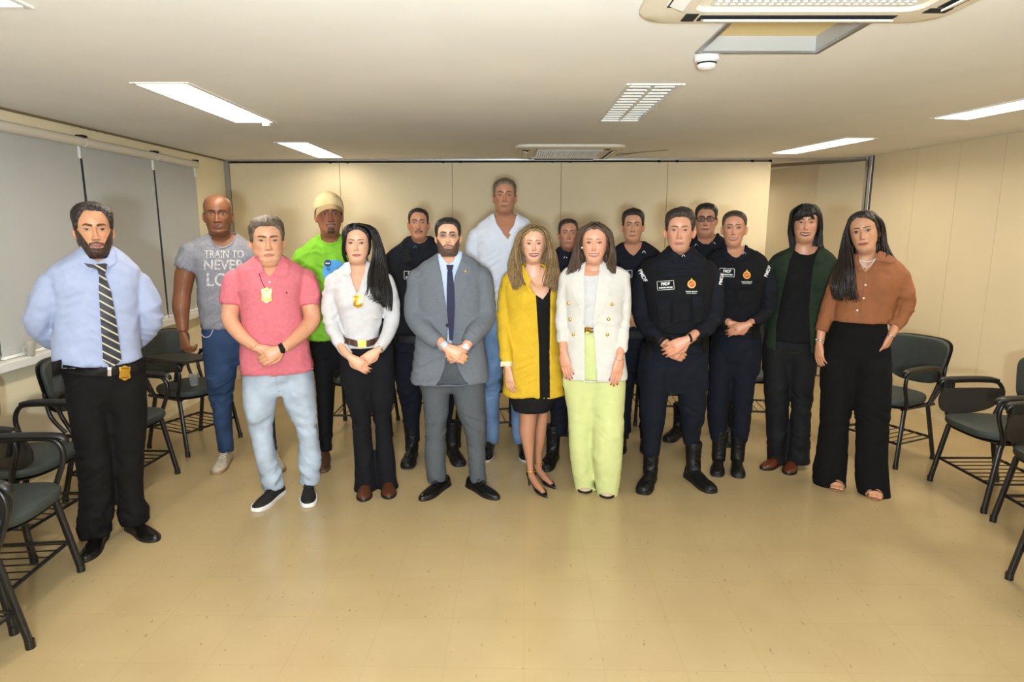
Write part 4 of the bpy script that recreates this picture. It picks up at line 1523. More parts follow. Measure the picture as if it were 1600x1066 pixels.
SKIN = mat('skin', (.5, .3, .2), .42, attr='Col', sss=.12, bump=.06, bscale=500, spec=.4)
def cloth(name, c, rough=.8, var=.06, vs=30, bump=.25, bs=500, sheen=0, fold=.8, fs=6, **k):
    m = mat(name, c, rough, bump=bump, bscale=bs, var=var, vscale=vs, sheen=sheen, spec=.25, **k)
    if fold:
        nt = m.node_tree; bp = [n for n in nt.nodes if n.type == 'BUMP'][0]
        tc = nt.nodes.new('ShaderNodeTexCoord'); n = nt.nodes.new('ShaderNodeTexNoise')
        n.noise_type = 'RIDGED_MULTIFRACTAL'; n.inputs['Scale'].default_value = fs; n.inputs['Detail'].default_value = 2.5; n.inputs['Distortion'].default_value = .6
        nt.links.new(tc.outputs['Object'], n.inputs['Vector'])
        b2 = nt.nodes.new('ShaderNodeBump'); b2.inputs['Strength'].default_value = fold; b2.inputs['Distance'].default_value = .03
        nt.links.new(n.outputs['Fac'], b2.inputs['Height']); nt.links.new(b2.outputs['Normal'], bp.inputs['Normal'])
    return m
def hairmat(name, c, rough=.42, st=(260, 260, 24)): return mat(name, c, rough, bump=.9, bscale=1, stretch=st, var=.35, vscale=.5, spec=.5, bdist=.004)
M_bshoe = mat('black_leather', rgb(18, 16, 15), .22, bump=.1, bscale=60)
M_bsole = mat('black_rubber', rgb(14, 13, 12), .6)
M_gold = mat('gold_metal', rgb(212, 168, 72), .3, metal=.9, bump=.4, bscale=160)
M_silver = mat('silver_metal', rgb(200, 200, 200), .25, metal=.9)
M_belt = mat('black_belt_leather', rgb(17, 15, 14), .6, bump=.1, bscale=120, spec=.25)
M_btn = mat('shirt_button', rgb(226, 222, 214), .3)
M_wtext = mat('white_print', rgb(226, 226, 226), .7)
M_blackpl = mat('black_gear', rgb(14, 14, 15), .7, spec=.2)
M_lens = mat('spectacle_lens', (.95, .97, 1), .03, trans=.96, spec=.5)
H_BLACK = hairmat('black_hair', rgb(20, 16, 14)); H_DARK = hairmat('dark_brown_hair', rgb(36, 26, 21)); H_BROWN = hairmat('brown_hair', rgb(52, 41, 33))
H_GREY = hairmat('greying_hair', rgb(88, 75, 61)); H_BLOND = hairmat('honey_blond_hair', rgb(132, 106, 70)); H_AUB = hairmat('ash_brown_hair', rgb(76, 56, 42))
SK_L = rgb(214, 164, 134); SK_M = rgb(196, 142, 108); SK_T = rgb(180, 124, 92); SK_D = rgb(112, 70, 46)
BR = (.02, .013, .009)
def police_badge(s, cx, cy, w, h, off=.012, parent=None):
    q = [(cx - w, cy - h * .78), (cx - w * .5, cy - h * .82), (cx, cy - h), (cx + w * .5, cy - h * .82), (cx + w, cy - h * .78), (cx + w * .9, cy), (cx + w, cy + h * .6), (cx + w * .5, cy + h * .8), (cx, cy + h), (cx - w * .5, cy + h * .8), (cx - w, cy + h * .6), (cx - w * .9, cy)]
    b_ = s.patch('badge', q, M_gold, off, .004, res=2, curve=3, parent=parent, label='gold police shield badge')
    ring = [(cx + w * .55 * math.cos(t), cy + w * .62 * math.sin(t)) for t in np.linspace(0, 2 * PI, 14, endpoint=False)]
    s.patch('medallion', ring, M_gold, off + .004, .003, res=2, parent=b_)
    for dy in (-.62, .6):
        s.patch('inscription_band', [(cx - w * .7, cy + h * dy - h * .08), (cx + w * .7, cy + h * dy - h * .08), (cx + w * .7, cy + h * dy + h * .08), (cx - w * .7, cy + h * dy + h * .08)], M_goldd, off + .004, .001, res=2, parent=b_)
    return b_
M_goldd = mat('dark_gold_band', rgb(140, 104, 40), .4, metal=.7)
M_lip_red = rgb(150, 52, 52)
RED_NAIL = rgb(196, 30, 36)
# ------------------------------------------------------------------ man with beard, light blue shirt, striped tie
def jeans_mat(name, dark, light): return cloth(name, dark, .8, var=.30, vs=5, bump=.4, bs=700)
def man_bearded():
    s = Person('person in light blue shirt, striped tie and black trousers, hands behind back', (180, 848), 316, 398, 146, hair_t=.014, bf=1.12, bb=1.05)
    s.set_feet([((132, 880), (157, 846)), ((246, 847), (207, 828))], .29)
    s.head(dict(skin=SK_M, beard='full', beard_h=.005, beard_col=rgb(40, 31, 26), beard_a=.95, brow=rgb(34, 25, 20), brow_t=1.6, jaw=1.04, nose=1.1, lip=rgb(140, 88, 74)), wide=.97, yaw=2,
           style=dict(line='high', top=.017, side=.008, front=.0, rough=.004, clump=.005, seed=1), hair_mat=H_DARK)
    rows = [(388, 124, 179), (396, 112, 190), (406, 94, 202), (414, 84, 210), (424, 74, 219), (445, 76, 222), (473, 84, 221), (505, 83, 219), (540, 80, 219), (562, 81, 222), (573, 84, 226)]
    aL = [(79, 447, 0, 25), (66, 478, 0, 26), (59, 506, -.03, 22.5), (85, 533, -.12, 19), (118, 550, -.19, 15)]
    aR = [(216, 445, 0, 23), (229, 474, 0, 24), (233, 503, -.03, 21), (213, 530, -.12, 18), (182, 552, -.19, 15)]
    s.core(rows[:6])
    SH = cloth('light_blue_shirt', rgb(154, 164, 194), .75, var=.03, sheen=.1)
    neck = [(131, 378), (137, 402), (154, 409), (168, 402), (174, 378)]
    sh = s.garment('shirt', SH, rows, (aL, aR), cut=[neck], amp=.004, scale=(11, 11, 20), seed=1)
    for w, a in (((118, 551, -.20), 1), ((182, 553, -.22), -1)):
        s.hand(w, (a, .15, -.35), (0, 1, .1), 1 if a > 0 else -1)
    s.finish(); s.bvh(s.full, s.body.data)
    s.patch('collar', [(121, 391), (126, 384), (140, 404), (152, 416), (142, 424), (124, 413)], SH, .004, .008, parent=sh)
    s.patch('collar', [(180, 391), (175, 383), (169, 402), (156, 416), (166, 420), (182, 410)], SH, .004, .008, parent=sh)
    s.patch('placket', [(152, 418), (158, 418), (170, 574), (160, 574)], SH, .002, .003, parent=sh)
    TIE = bpy.data.materials.new('striped_tie'); TIE.use_nodes = True
    nt = TIE.node_tree; b = nt.nodes['Principled BSDF']; b.inputs['Roughness'].default_value = .5
    tc = nt.nodes.new('ShaderNodeTexCoord'); mp = nt.nodes.new('ShaderNodeMapping'); mp.inputs['Rotation'].default_value = (0, math.radians(-38), 0)
    wv = nt.nodes.new('ShaderNodeTexWave'); wv.bands_direction = 'Z'; wv.inputs['Scale'].default_value = 9.5; rp = nt.nodes.new('ShaderNodeValToRGB')
    els = rp.color_ramp.elements; els[0].position = 0; els[0].color = (*rgb(17, 17, 26), 1); els[1].position = .62; els[1].color = (*rgb(32, 36, 52), 1)
    for p_, c_ in ((.60, (17, 17, 26)), (.90, (32, 36, 52)), (.92, (178, 168, 140)), (1.0, (190, 180, 150))):
        e_ = els.new(p_); e_.color = (*rgb(*c_), 1)
    nt.links.new(tc.outputs['Object'], mp.inputs[0]); nt.links.new(mp.outputs[0], wv.inputs[0]); nt.links.new(wv.outputs['Fac'], rp.inputs[0]); nt.links.new(rp.outputs[0], b.inputs['Base Color'])
    t = s.patch('necktie', [(155, 428), (163, 426), (174, 458), (183, 510), (190, 563), (176, 575), (161, 564), (157, 500), (154, 455)], TIE, .012, .006)
    s.patch('tie_knot', [(150, 413), (168, 411), (164, 428), (154, 429)], TIE, .020, .012, parent=t)
    s.patch('tie_band', [(131, 411), (150, 414), (152, 421), (137, 417)], TIE, .014, .006, parent=t)
    PT = cloth('black_trousers', rgb(14, 12, 11), .85)
    s.trousers('trousers', PT, [(566, 86, 224), (576, 92, 226), (592, 97, 231), (615, 98, 233), (634, 99, 233)],
               [[(625, 98, 166), (660, 108, 170), (694, 115, 173), (740, 121, 177), (787, 123, 179), (820, 121, 179), (843, 122, 176)], [(625, 162, 233), (660, 170, 232), (694, 174, 229), (740, 179, 226), (787, 183, 226), (803, 184, 234), (822, 188, 236)]], amp=.004, seed=1)
    s.bvh(s.full, s.legmesh)
    bl = s.patch('belt', [(98, 570), (130, 575), (170, 575), (212, 567), (228, 558), (229, 569), (212, 580), (170, 588), (130, 587), (98, 582)], M_belt, .008, .006)
    s.patch('buckle', [(168, 574), (174, 574), (174, 588), (168, 588)], M_silver, .015, .003, parent=bl)
    police_badge(s, 195, 583, 9, 12, .018)
    s.patch('holster', [(80, 566), (96, 562), (96, 588), (94, 612), (84, 612)], M_belt, .006, .022, res=4)
    s.shoes('dress', M_bshoe, M_bsole)
man_bearded()

# ------------------------------------------------------------------ bald man, grey t-shirt, jeans
def man_bald():
    s = Person('person with shaved head in grey printed t-shirt and blue jeans, one arm hanging', (378, 724), 305, 366, 341, hair_t=.0, bf=1.12, bb=1.1)
    s.set_feet([((337, 742), (362, 712)), ((437, 740), (424, 712))], .30)
    s.head(dict(skin=rgb(124, 80, 54), brow=(.012, .008, .006), scalp=(rgb(84, 54, 38), .35), beard='shadow', beard_a=.22, beard_col=(.03, .018, .012), nose_w=1.2, lips=1.1, lip=rgb(120, 72, 58), jaw=1.05, neck=1.25, smile=.12), yaw=-4, wide=1.0)
    rows = [(365, 326, 370), (370, 316, 377), (375, 305, 384), (382, 297, 390), (389, 295, 393), (398, 296, 396), (420, 302, 398), (436, 306, 400), (470, 310, 400), (500, 313, 402), (513, 314, 404)]
    s.core(rows[:5])
    TS = cloth('grey_marl_tshirt', rgb(128, 128, 136), .85, var=.10, vs=80)
    slv = [[(302, 396, 0, 20.5), (294, 412, 0, 20), (290, 421, 0, 18.5)], [(391, 396, 0, 20.5), (400, 412, 0, 20), (403, 421, 0, 18.5)]]
    neck = [(324, 352), (327, 368), (331, 378), (338, 384), (347, 386), (357, 383), (364, 377), (369, 368), (372, 352)]
    sh = s.garment('t_shirt', TS, rows, slv, cut=[neck], seed=2, amp=.004)
    s.hand((286, 522, .05), (.10, -.2, -1), (-.75, -.65, 0), -1, L=.20, curls=(45, 60, 45), thumb_in=1.0, arm=[(298, 402, 0, 17), (289, 430, 0, 16.5), (285, 458, .0, 14.5), (283, 478, .02, 14.5), (284, 496, .03, 12), (286, 518, .05, 8.5)])
    s.hand((408, 522, .05), (-.05, -.2, -1), (.75, -.65, 0), 1, L=.20, curls=(35, 45, 35), arm=[(396, 402, 0, 17), (404, 430, 0, 16.5), (408, 458, .0, 14.5), (408, 492, .03, 12.5), (408, 518, .05, 9)])
    s.finish(); s.bvh(s.full)
    s.line('neckband', [(329, 370), (332, 380), (339, 386), (347, 388), (357, 385), (364, 378), (367, 370)], .005, TS, .001, parent=sh)
    PR = cloth('pale_print', rgb(182, 178, 178), .9, var=.3, vs=60)
    s.text('print', 'TRAIN TO', 350, 397, 12, 62, PR, off=.003, parent=sh, bold=.008)
    s.text('print', 'NEVER', 350, 414, 16, 63, PR, off=.003, parent=sh, bold=.018)
    s.text('print', 'LOSE', 352, 437, 21, 58, PR, off=.003, parent=sh, bold=.018)
    J = jeans_mat('blue_jeans', rgb(46, 66, 98), 0)
    s.trousers('jeans', J, [(505, 316, 402), (520, 314, 403), (540, 314, 404), (558, 315, 404), (566, 316, 404)],
               [[(558, 314, 372), (584, 320, 370), (621, 328, 363), (660, 334, 363), (690, 339, 365), (707, 341, 366)], [(558, 374, 408), (584, 380, 416), (621, 388, 425), (660, 397, 430), (690, 404, 432), (707, 408, 434)]], seed=2)
    s.bvh(s.legmesh)
    s.line('pocket_seam', [(314, 522), (320, 527), (328, 525), (333, 515)], .0022, M_wtext, .001)
    SN = mat('pale_trainers', rgb(176, 164, 146), .7, var=.12, vscale=30)
    s.shoes('sneaker', SN, mat('tan_sole', rgb(150, 124, 92), .6), sole_th=.022, laces=mat('pale_laces', rgb(200, 190, 172), .8))
man_bald()

# ------------------------------------------------------------------ man in pink polo
def man_polo():
    s = Person('person in pink polo shirt and washed light jeans with a gold badge on a cord', (450, 778), 339, 411, 417, hair_t=.010, bf=1.25, bb=1.05)
    s.set_feet([((398, 801), (438, 772)), ((482, 794), (483, 762))], .29)
    s.head(dict(skin=rgb(206, 154, 122), brow=rgb(50, 36, 28), brow_t=1.35, jaw=1.12, full=1.0, double=.6, lip=rgb(176, 112, 98), neck=1.12), wide=1.06, yaw=3,
           style=dict(line='short', top=.014, side=.006, front=.004, quiff=.006, rough=.003, clump=.006, seed=2), hair_mat=H_GREY)
    rows = [(399, 398, 442), (407, 388, 453), (415, 376, 466), (422, 369, 474), (432, 366, 477), (450, 370, 473), (484, 376, 470), (520, 376, 478), (550, 375, 484), (572, 375, 489), (583, 376, 491)]
    s.core(rows[:6])
    PK = cloth('pink_pique', rgb(206, 112, 123), .85, var=.05, vs=60, bump=.4, bs=900)
    slv = [[(369, 440, 0, 20), (363, 460, 0, 19.5), (362, 476, .01, 18)], [(476, 439, 0, 19.5), (481, 460, 0, 19.5), (483, 477, .01, 18)]]
    neck = [(402, 398), (408, 418), (420, 433), (426, 428), (434, 414), (439, 398)]
    sh = s.garment('polo_shirt', PK, rows, slv, cut=[neck], seed=3, amp=.0035, ff=1.0)
    s.hand((403, 544, .19), (.85, -.10, -.42), (-.15, -.95, .1), -1, L=.19, curls=(12, 28, 18), thumb_in=.6, curl_list=[(38, 52, 38)] * 4, arm=[(363, 470, .0, 15.5), (360, 500, .04, 14), (378, 526, .13, 11.5), (401, 543, .19, 8.5)])
    s.hand((441, 545, .245), (-.86, -.10, -.40), (.15, -.95, .2), 1, L=.19, curls=(25, 40, 30), thumb_in=.3, arm=[(482, 470, .0, 15.5), (487, 500, .04, 14), (466, 526, .15, 11.5), (443, 544, .245, 8.5)])
    s.finish(); s.bvh(s.full, s.body.data)
    s.patch('collar', [(398, 402), (403, 400), (410, 417), (412, 425), (402, 428), (397, 414)], PK, .004, .010, parent=sh)
    s.patch('collar', [(442, 401), (438, 402), (433, 418), (431, 430), (449, 432), (452, 411)], PK, .004, .010, parent=sh)
    s.patch('placket', [(414, 428), (421, 434), (428, 430), (431, 440), (428, 456), (416, 456)], PK, .003, .003, parent=sh)
    s.dot('button', 421, 441, .0055, M_btn, .008, parent=sh)
    s.patch('embroidery', [(447, 456), (449, 456), (449, 459), (447, 459)], M_bsole, .002, .001, parent=sh)
    s.line('cord', [(405, 428), (409, 440), (414, 450)], .0014, M_belt, .004); s.line('cord', [(429, 432), (424, 443), (419, 450)], .0014, M_belt, .004)
    police_badge(s, 416.5, 461.5, 8, 12, .008)
    s.line('hem', [(376, 582), (420, 584), (460, 581), (490, 576)], .003, PK, .001, parent=sh)
    s.bvh(s.body.data)
    w = s.patch('watch', [(434, 539), (440, 536), (446, 546), (445, 552), (439, 552)], M_blackpl, .003, .010, res=2)
    s.line('watch_strap', [(430, 540), (436, 537)], .006, M_belt, .0, parent=w)
    J = jeans_mat('washed_jeans', rgb(167, 179, 195), 0)
    s.trousers('jeans', J, [(565, 380, 488), (578, 377, 490), (596, 376, 492), (613, 377, 493)],
               [[(604, 376, 437), (633, 379, 433), (677, 390, 426), (716, 399, 432), (745, 406, 441), (766, 411, 445)], [(604, 436, 493), (633, 443, 494), (677, 465, 496), (716, 466, 502), (740, 466, 501), (758, 467, 501)]], seed=4, amp=.004)
    s.bvh(s.legmesh)
    s.line('fly_seam', [(432, 584), (431, 598), (436, 612)], .0022, J, .001)
    s.shoes('sneaker', mat('black_trainers', rgb(22, 20, 20), .7, bump=.4, bscale=300), mat('white_sole', rgb(224, 222, 220), .5), sole_th=.026, laces=M_bsole)
man_polo()

# ------------------------------------------------------------------ man with cap, green t-shirt
def man_cap():
    s = Person('person in beige cap and lime green t-shirt standing behind', (512, 722), 305, 366, 514, hair_t=.006, bf=1.0)
    s.set_feet([((502, 740), (513, 706)), ((574, 734), (565, 702))], .29)
    s.head(dict(skin=rgb(140, 92, 66), brow=BR, beard='goatee', beard_a=.8, beard_col=(.02, .013, .01), lip=rgb(150, 96, 82), nose_w=1.1, ear_out=26, eye_open=.85, jaw=1.0), yaw=4, pitch=-3,
           style=dict(line='short', top=.002, side=.004, seed=3), hair_mat=H_BLACK)
    rows = [(366, 498, 535), (373, 488, 546), (383, 476, 556), (390, 470, 561), (400, 468, 562), (430, 471, 560), (480, 475, 558), (515, 476, 557), (531, 476, 557)]
    s.core(rows[:5])
    GR = cloth('lime_tshirt', rgb(118, 178, 46), .8, var=.04)
    slv = [[(473, 402, 0, 15), (467, 420, 0, 15.5), (463, 440, .0, 15), (462, 448, .0, 14)], [(558, 402, 0, 15), (564, 420, 0, 15.5), (567, 440, .0, 15), (568, 448, .0, 14)]]
    neck = [(500, 366), (502, 374), (509, 379), (518, 380), (527, 377), (532, 366)]
    sh = s.garment('t_shirt', GR, rows, slv, cut=[neck], seed=5, amp=.0045)
    for x, k in ((462, -1), (568, 1)):
        s.hand((x, 508, .03), (0, -.15, -1), (k * .8, -.6, 0), k, L=.19, curls=(25, 30, 25), arm=[(x, 440, 0, 11.5), (x - k, 470, .0, 11), (x, 490, .02, 9), (x, 506, .03, 7.5)])
    s.finish(); s.bvh(s.full)
    s.line('neckband', [(500, 369), (502, 376), (509, 381), (518, 382), (527, 379), (532, 369)], .005, GR, .001, parent=sh)
    circ = lambda x, y, r, n=22: [(x + r * math.cos(t), y + r * math.sin(t)) for t in np.linspace(0, 2 * PI, n, endpoint=False)]
    s.patch('print', circ(523, 425, 19), mat('blue_print', rgb(84, 160, 220), .8), .002, .001, parent=sh)
    s.patch('print', circ(512, 411.5, 5.6), mat('navy_print', rgb(44, 58, 110), .8), .004, .001, parent=sh)
    for k in range(4): s.patch('print', [(508.6 + k * 1.8, 410.6), (509.8 + k * 1.8, 410.6), (509.8 + k * 1.8, 412.6), (508.6 + k * 1.8, 412.6)], M_wtext, .006, .001, parent=sh)
    s.text('print', 'Q', 513, 421, 5, 5, mat('navy_print_text', rgb(36, 54, 110), .8), off=.007, parent=sh, bold=.02)
    # cap: crown panels over the skull and a curved brim
    CAP = cloth('beige_cap_cotton', rgb(206, 182, 138), .85)
    X, Y, Z = head_surface(s.P); V = np.stack([X, Y, Z], 2).reshape(-1, 3); N = grid_normals(V, *X.shape)
    a = np.abs(np.degrees(HA))[None, :] * np.ones_like(X)
    edge = np.interp(a, [0, 60, 100, 180], [.166, .150, .118, .100])
    h = .009 + .010 * gs(a, 70) * sstep(.17, .20, Z) + .006 * sstep(.2, .23, Z)
    W = V + N * h.reshape(-1)[:, None]; keep = (Z > edge).reshape(-1)
    F = [f for f in grid_faces(*X.shape) if all(keep[i] for i in f)]
    us = sorted({i for f in F for i in f}); mp_ = {i: k for k, i in enumerate(us)}
    me = bpy.data.meshes.new('cap'); me.from_pydata(s.T(W[us]).tolist(), [], [tuple(mp_[i] for i in f) for f in F]); me.update()
    cp = link_mesh('cap', me, CAP, s.root); md = cp.modifiers.new('t', 'SOLIDIFY'); md.thickness = .003; md.offset = 1
    bm = bmesh.new(); g = []
    for q in range(7):
        r = q / 6; row = []
        for k in range(21):
            t = (k / 20 - .5) * 2; an = t * 1.08
            x = .090 * math.sin(an); y0 = -.104 * math.cos(an) ** .9 - .006
            ext = .068 * r * math.cos(t * PI / 2) ** .55
            row.append((x * (1 + .04 * r), y0 - ext, .172 - .030 * t * t - .034 * r - .012 * r * t * t))
        g.append(row)
    P_ = s.T(np.array(g).reshape(-1, 3)).reshape(7, 21, 3)
    vv = [[bm.verts.new(p) for p in row] for row in P_]
    for q in range(6):
        for k in range(20): bm.faces.new((vv[q][k], vv[q][k + 1], vv[q + 1][k + 1], vv[q + 1][k]))
    bmesh.ops.solidify(bm, geom=bm.faces[:], thickness=.004)
    link_bm('brim', bm, CAP, cp, smooth=True)
    bm = bmesh.new(); c = s.T(np.array([[0, 0, .247]]))[0]; bmesh.ops.create_uvsphere(bm, u_segments=10, v_segments=6, radius=.008, matrix=Matrix.Translation(c)); link_bm('cap_button', bm, CAP, cp, smooth=True)
    s.trousers('trousers', cloth('black_trousers_cotton', rgb(14, 14, 17), .85), [(522, 480, 554), (535, 482, 554), (555, 482, 555), (572, 483, 556)],
               [[(562, 484, 522), (600, 493, 520), (633, 495, 518), (680, 498, 519), (706, 500, 519)], [(562, 520, 556), (600, 538, 567), (633, 548, 575), (680, 555, 580), (703, 558, 580)]], seed=5)
    s.shoes('sneaker', mat('brown_leather', rgb(70, 42, 28), .5), mat('brown_sole', rgb(96, 70, 48), .6), sole_th=.02)
man_cap()

# ------------------------------------------------------------------ woman in white shirt
def woman_white_shirt():
    s = Person('person in white shirt, dark trousers and brown belt, long black hair, gold badge', (588, 768), 348, 409, 558, hair_t=.014, bf=.86, bb=.9)
    s.set_feet([((568, 785), (572, 762)), ((608, 781), (606, 758))], .25)
    s.head(dict(skin=rgb(218, 168, 138), fem=1, brow=BR, brow_t=.85, jaw=.95, neck=.86, lip=rgb(178, 92, 88), smile=.3, eye_open=1.05, ears=1), wide=1.05, yaw=-3, roll=0, hy=-.02,
           style=dict(line='long', top=.014, side=.012, tilt=.004, rough=.002, clump=.004, seed=4), hair_mat=H_BLACK)
    rows = [(409, 545, 577), (416, 536, 588), (423, 526, 599), (429, 520, 604), (440, 519, 605), (470, 523, 602), (500, 532, 596), (525, 538, 591), (542, 536, 594)]
    bust = (563, 472, .075, .028, .062)
    s.core(rows[:7], bust=bust)
    aL = [(523, 440, 0, 14), (515, 470, 0, 12.5), (518, 508, .02, 12), (530, 535, .09, 10), (545, 556, .14, 8.5)]
    aR = [(602, 440, 0, 14), (612, 470, 0, 12.5), (612, 503, .02, 12), (603, 528, .09, 10), (590, 547, .15, 8.5)]
    WS = cloth('white_blouse', rgb(200, 198, 200), .8, var=.02)
    neck = [(544, 402), (547, 428), (552, 445), (558, 459), (561, 455), (563, 446), (569, 430), (574, 402)]
    sh = s.garment('blouse', WS, rows, (aL, aR), cut=[neck], bust=bust, seed=6, amp=.004)
    s.hand((590, 548, .17), (-.80, -.12, -.55), (.1, -.97, .15), 1, L=.175, fem=True, curls=(14, 24, 18), arm=[(604, 528, .09, 6.5), (596, 541, .14, 6.2), (589, 549, .17, 6)])
    s.hand((547, 558, .20), (.76, -.10, -.62), (-.2, -.95, .2), -1, L=.175, fem=True, curls=(22, 30, 22), arm=[(529, 534, .09, 6.5), (539, 550, .16, 6.2), (548, 559, .20, 6)])
    s.finish(); s.bvh(s.full, s.body.data)
    s.patch('collar', [(541, 411), (546, 409), (549, 425), (545, 431), (535, 429), (534, 418)], WS, .004, .008, parent=sh)
    s.patch('collar', [(575, 408), (578, 412), (584, 424), (574, 440), (566, 442), (571, 426)], WS, .004, .008, parent=sh)
    s.patch('placket', [(557, 460), (564, 459), (567, 530), (560, 530)], WS, .002, .003, parent=sh)
    police_badge(s, 559.5, 471, 7.5, 11, .010)
    TR = cloth('navy_black_trousers', rgb(15, 15, 20), .85)
    s.trousers('trousers', TR, [(528, 537, 592), (540, 536, 594), (552, 533, 601), (575, 529, 614), (600, 528, 618)],
               [[(590, 528, 576), (621, 539, 577), (657, 549.5, 579), (697, 552, 582), (731, 554, 586), (755, 554, 588), (768, 552, 590)], [(590, 573, 619), (621, 575, 617), (657, 585, 610), (697, 587, 615), (731, 588, 619), (755, 590, 621), (768, 592, 625)]], seed=6, amp=.003, dr=1.0)
    s.bvh(s.full, s.legmesh)
    bl = s.patch('belt', [(538, 527), (556, 532), (575, 532), (592, 526), (592, 537), (576, 542), (556, 542), (538, 537)], mat('brown_belt', rgb(70, 40, 28), .45), .006, .004)
    s.patch('buckle', [(559, 532), (572, 532), (572, 543), (559, 543)], M_gold, .011, .003, parent=bl)
    s.bvh(s.body.data); s.line('watch', [(592, 541), (596, 545), (598, 549)], .005, M_silver, .002)
    s.shoes('dress', mat('brown_shoes', rgb(84, 46, 28), .4), M_bsole, sole_th=.018)
    # the long hair falls over the shoulder at the right of the picture
    s.locks([(556, 350, .03), (546, 352, .08), (541, 368, .09), (538, 384, .06), (539, 402, .02), (543, 412, -.02)], [(553, 349, -.02), (541, 354, .0), (537, 372, -.01), (536, 388, -.03), (538, 402, -.05), (544, 414, -.07)], 12, wave=.004, seed=1, fj=.01)
    s.locks([(557, 350, .08), (576, 357, .08), (583, 378, .06), (583, 402, .06), (577, 425, .11), (574, 440, .15), (578, 452, .17), (590, 470, .17)], [(560, 349, .0), (582, 356, .02), (592, 380, .01), (600, 405, .0), (608, 432, .03), (612, 450, .07), (612, 468, .10), (609, 488, .11)], 40, r=(.007, .012, .004), wave=.009, seed=2, fj=.02)
    s.locks([(560, 349, -.02), (582, 357, -.06), (588, 385, -.08), (590, 415, -.10), (592, 440, -.10)], [(560, 349, .02), (585, 358, -.02), (595, 382, -.03), (604, 412, -.06), (610, 436, -.06)], 16, r=(.009, .014, .006), wave=.006, seed=3)
    s.locks([(577, 425, .12), (574, 440, .16), (576, 452, .18), (568, 462, .18)], [(590, 430, .10), (598, 455, .14), (604, 475, .15), (600, 480, .15)], 9, r=(.004, .005, .002), wave=.010, seed=4)
    s.locks_done(H_BLACK)
woman_white_shirt()
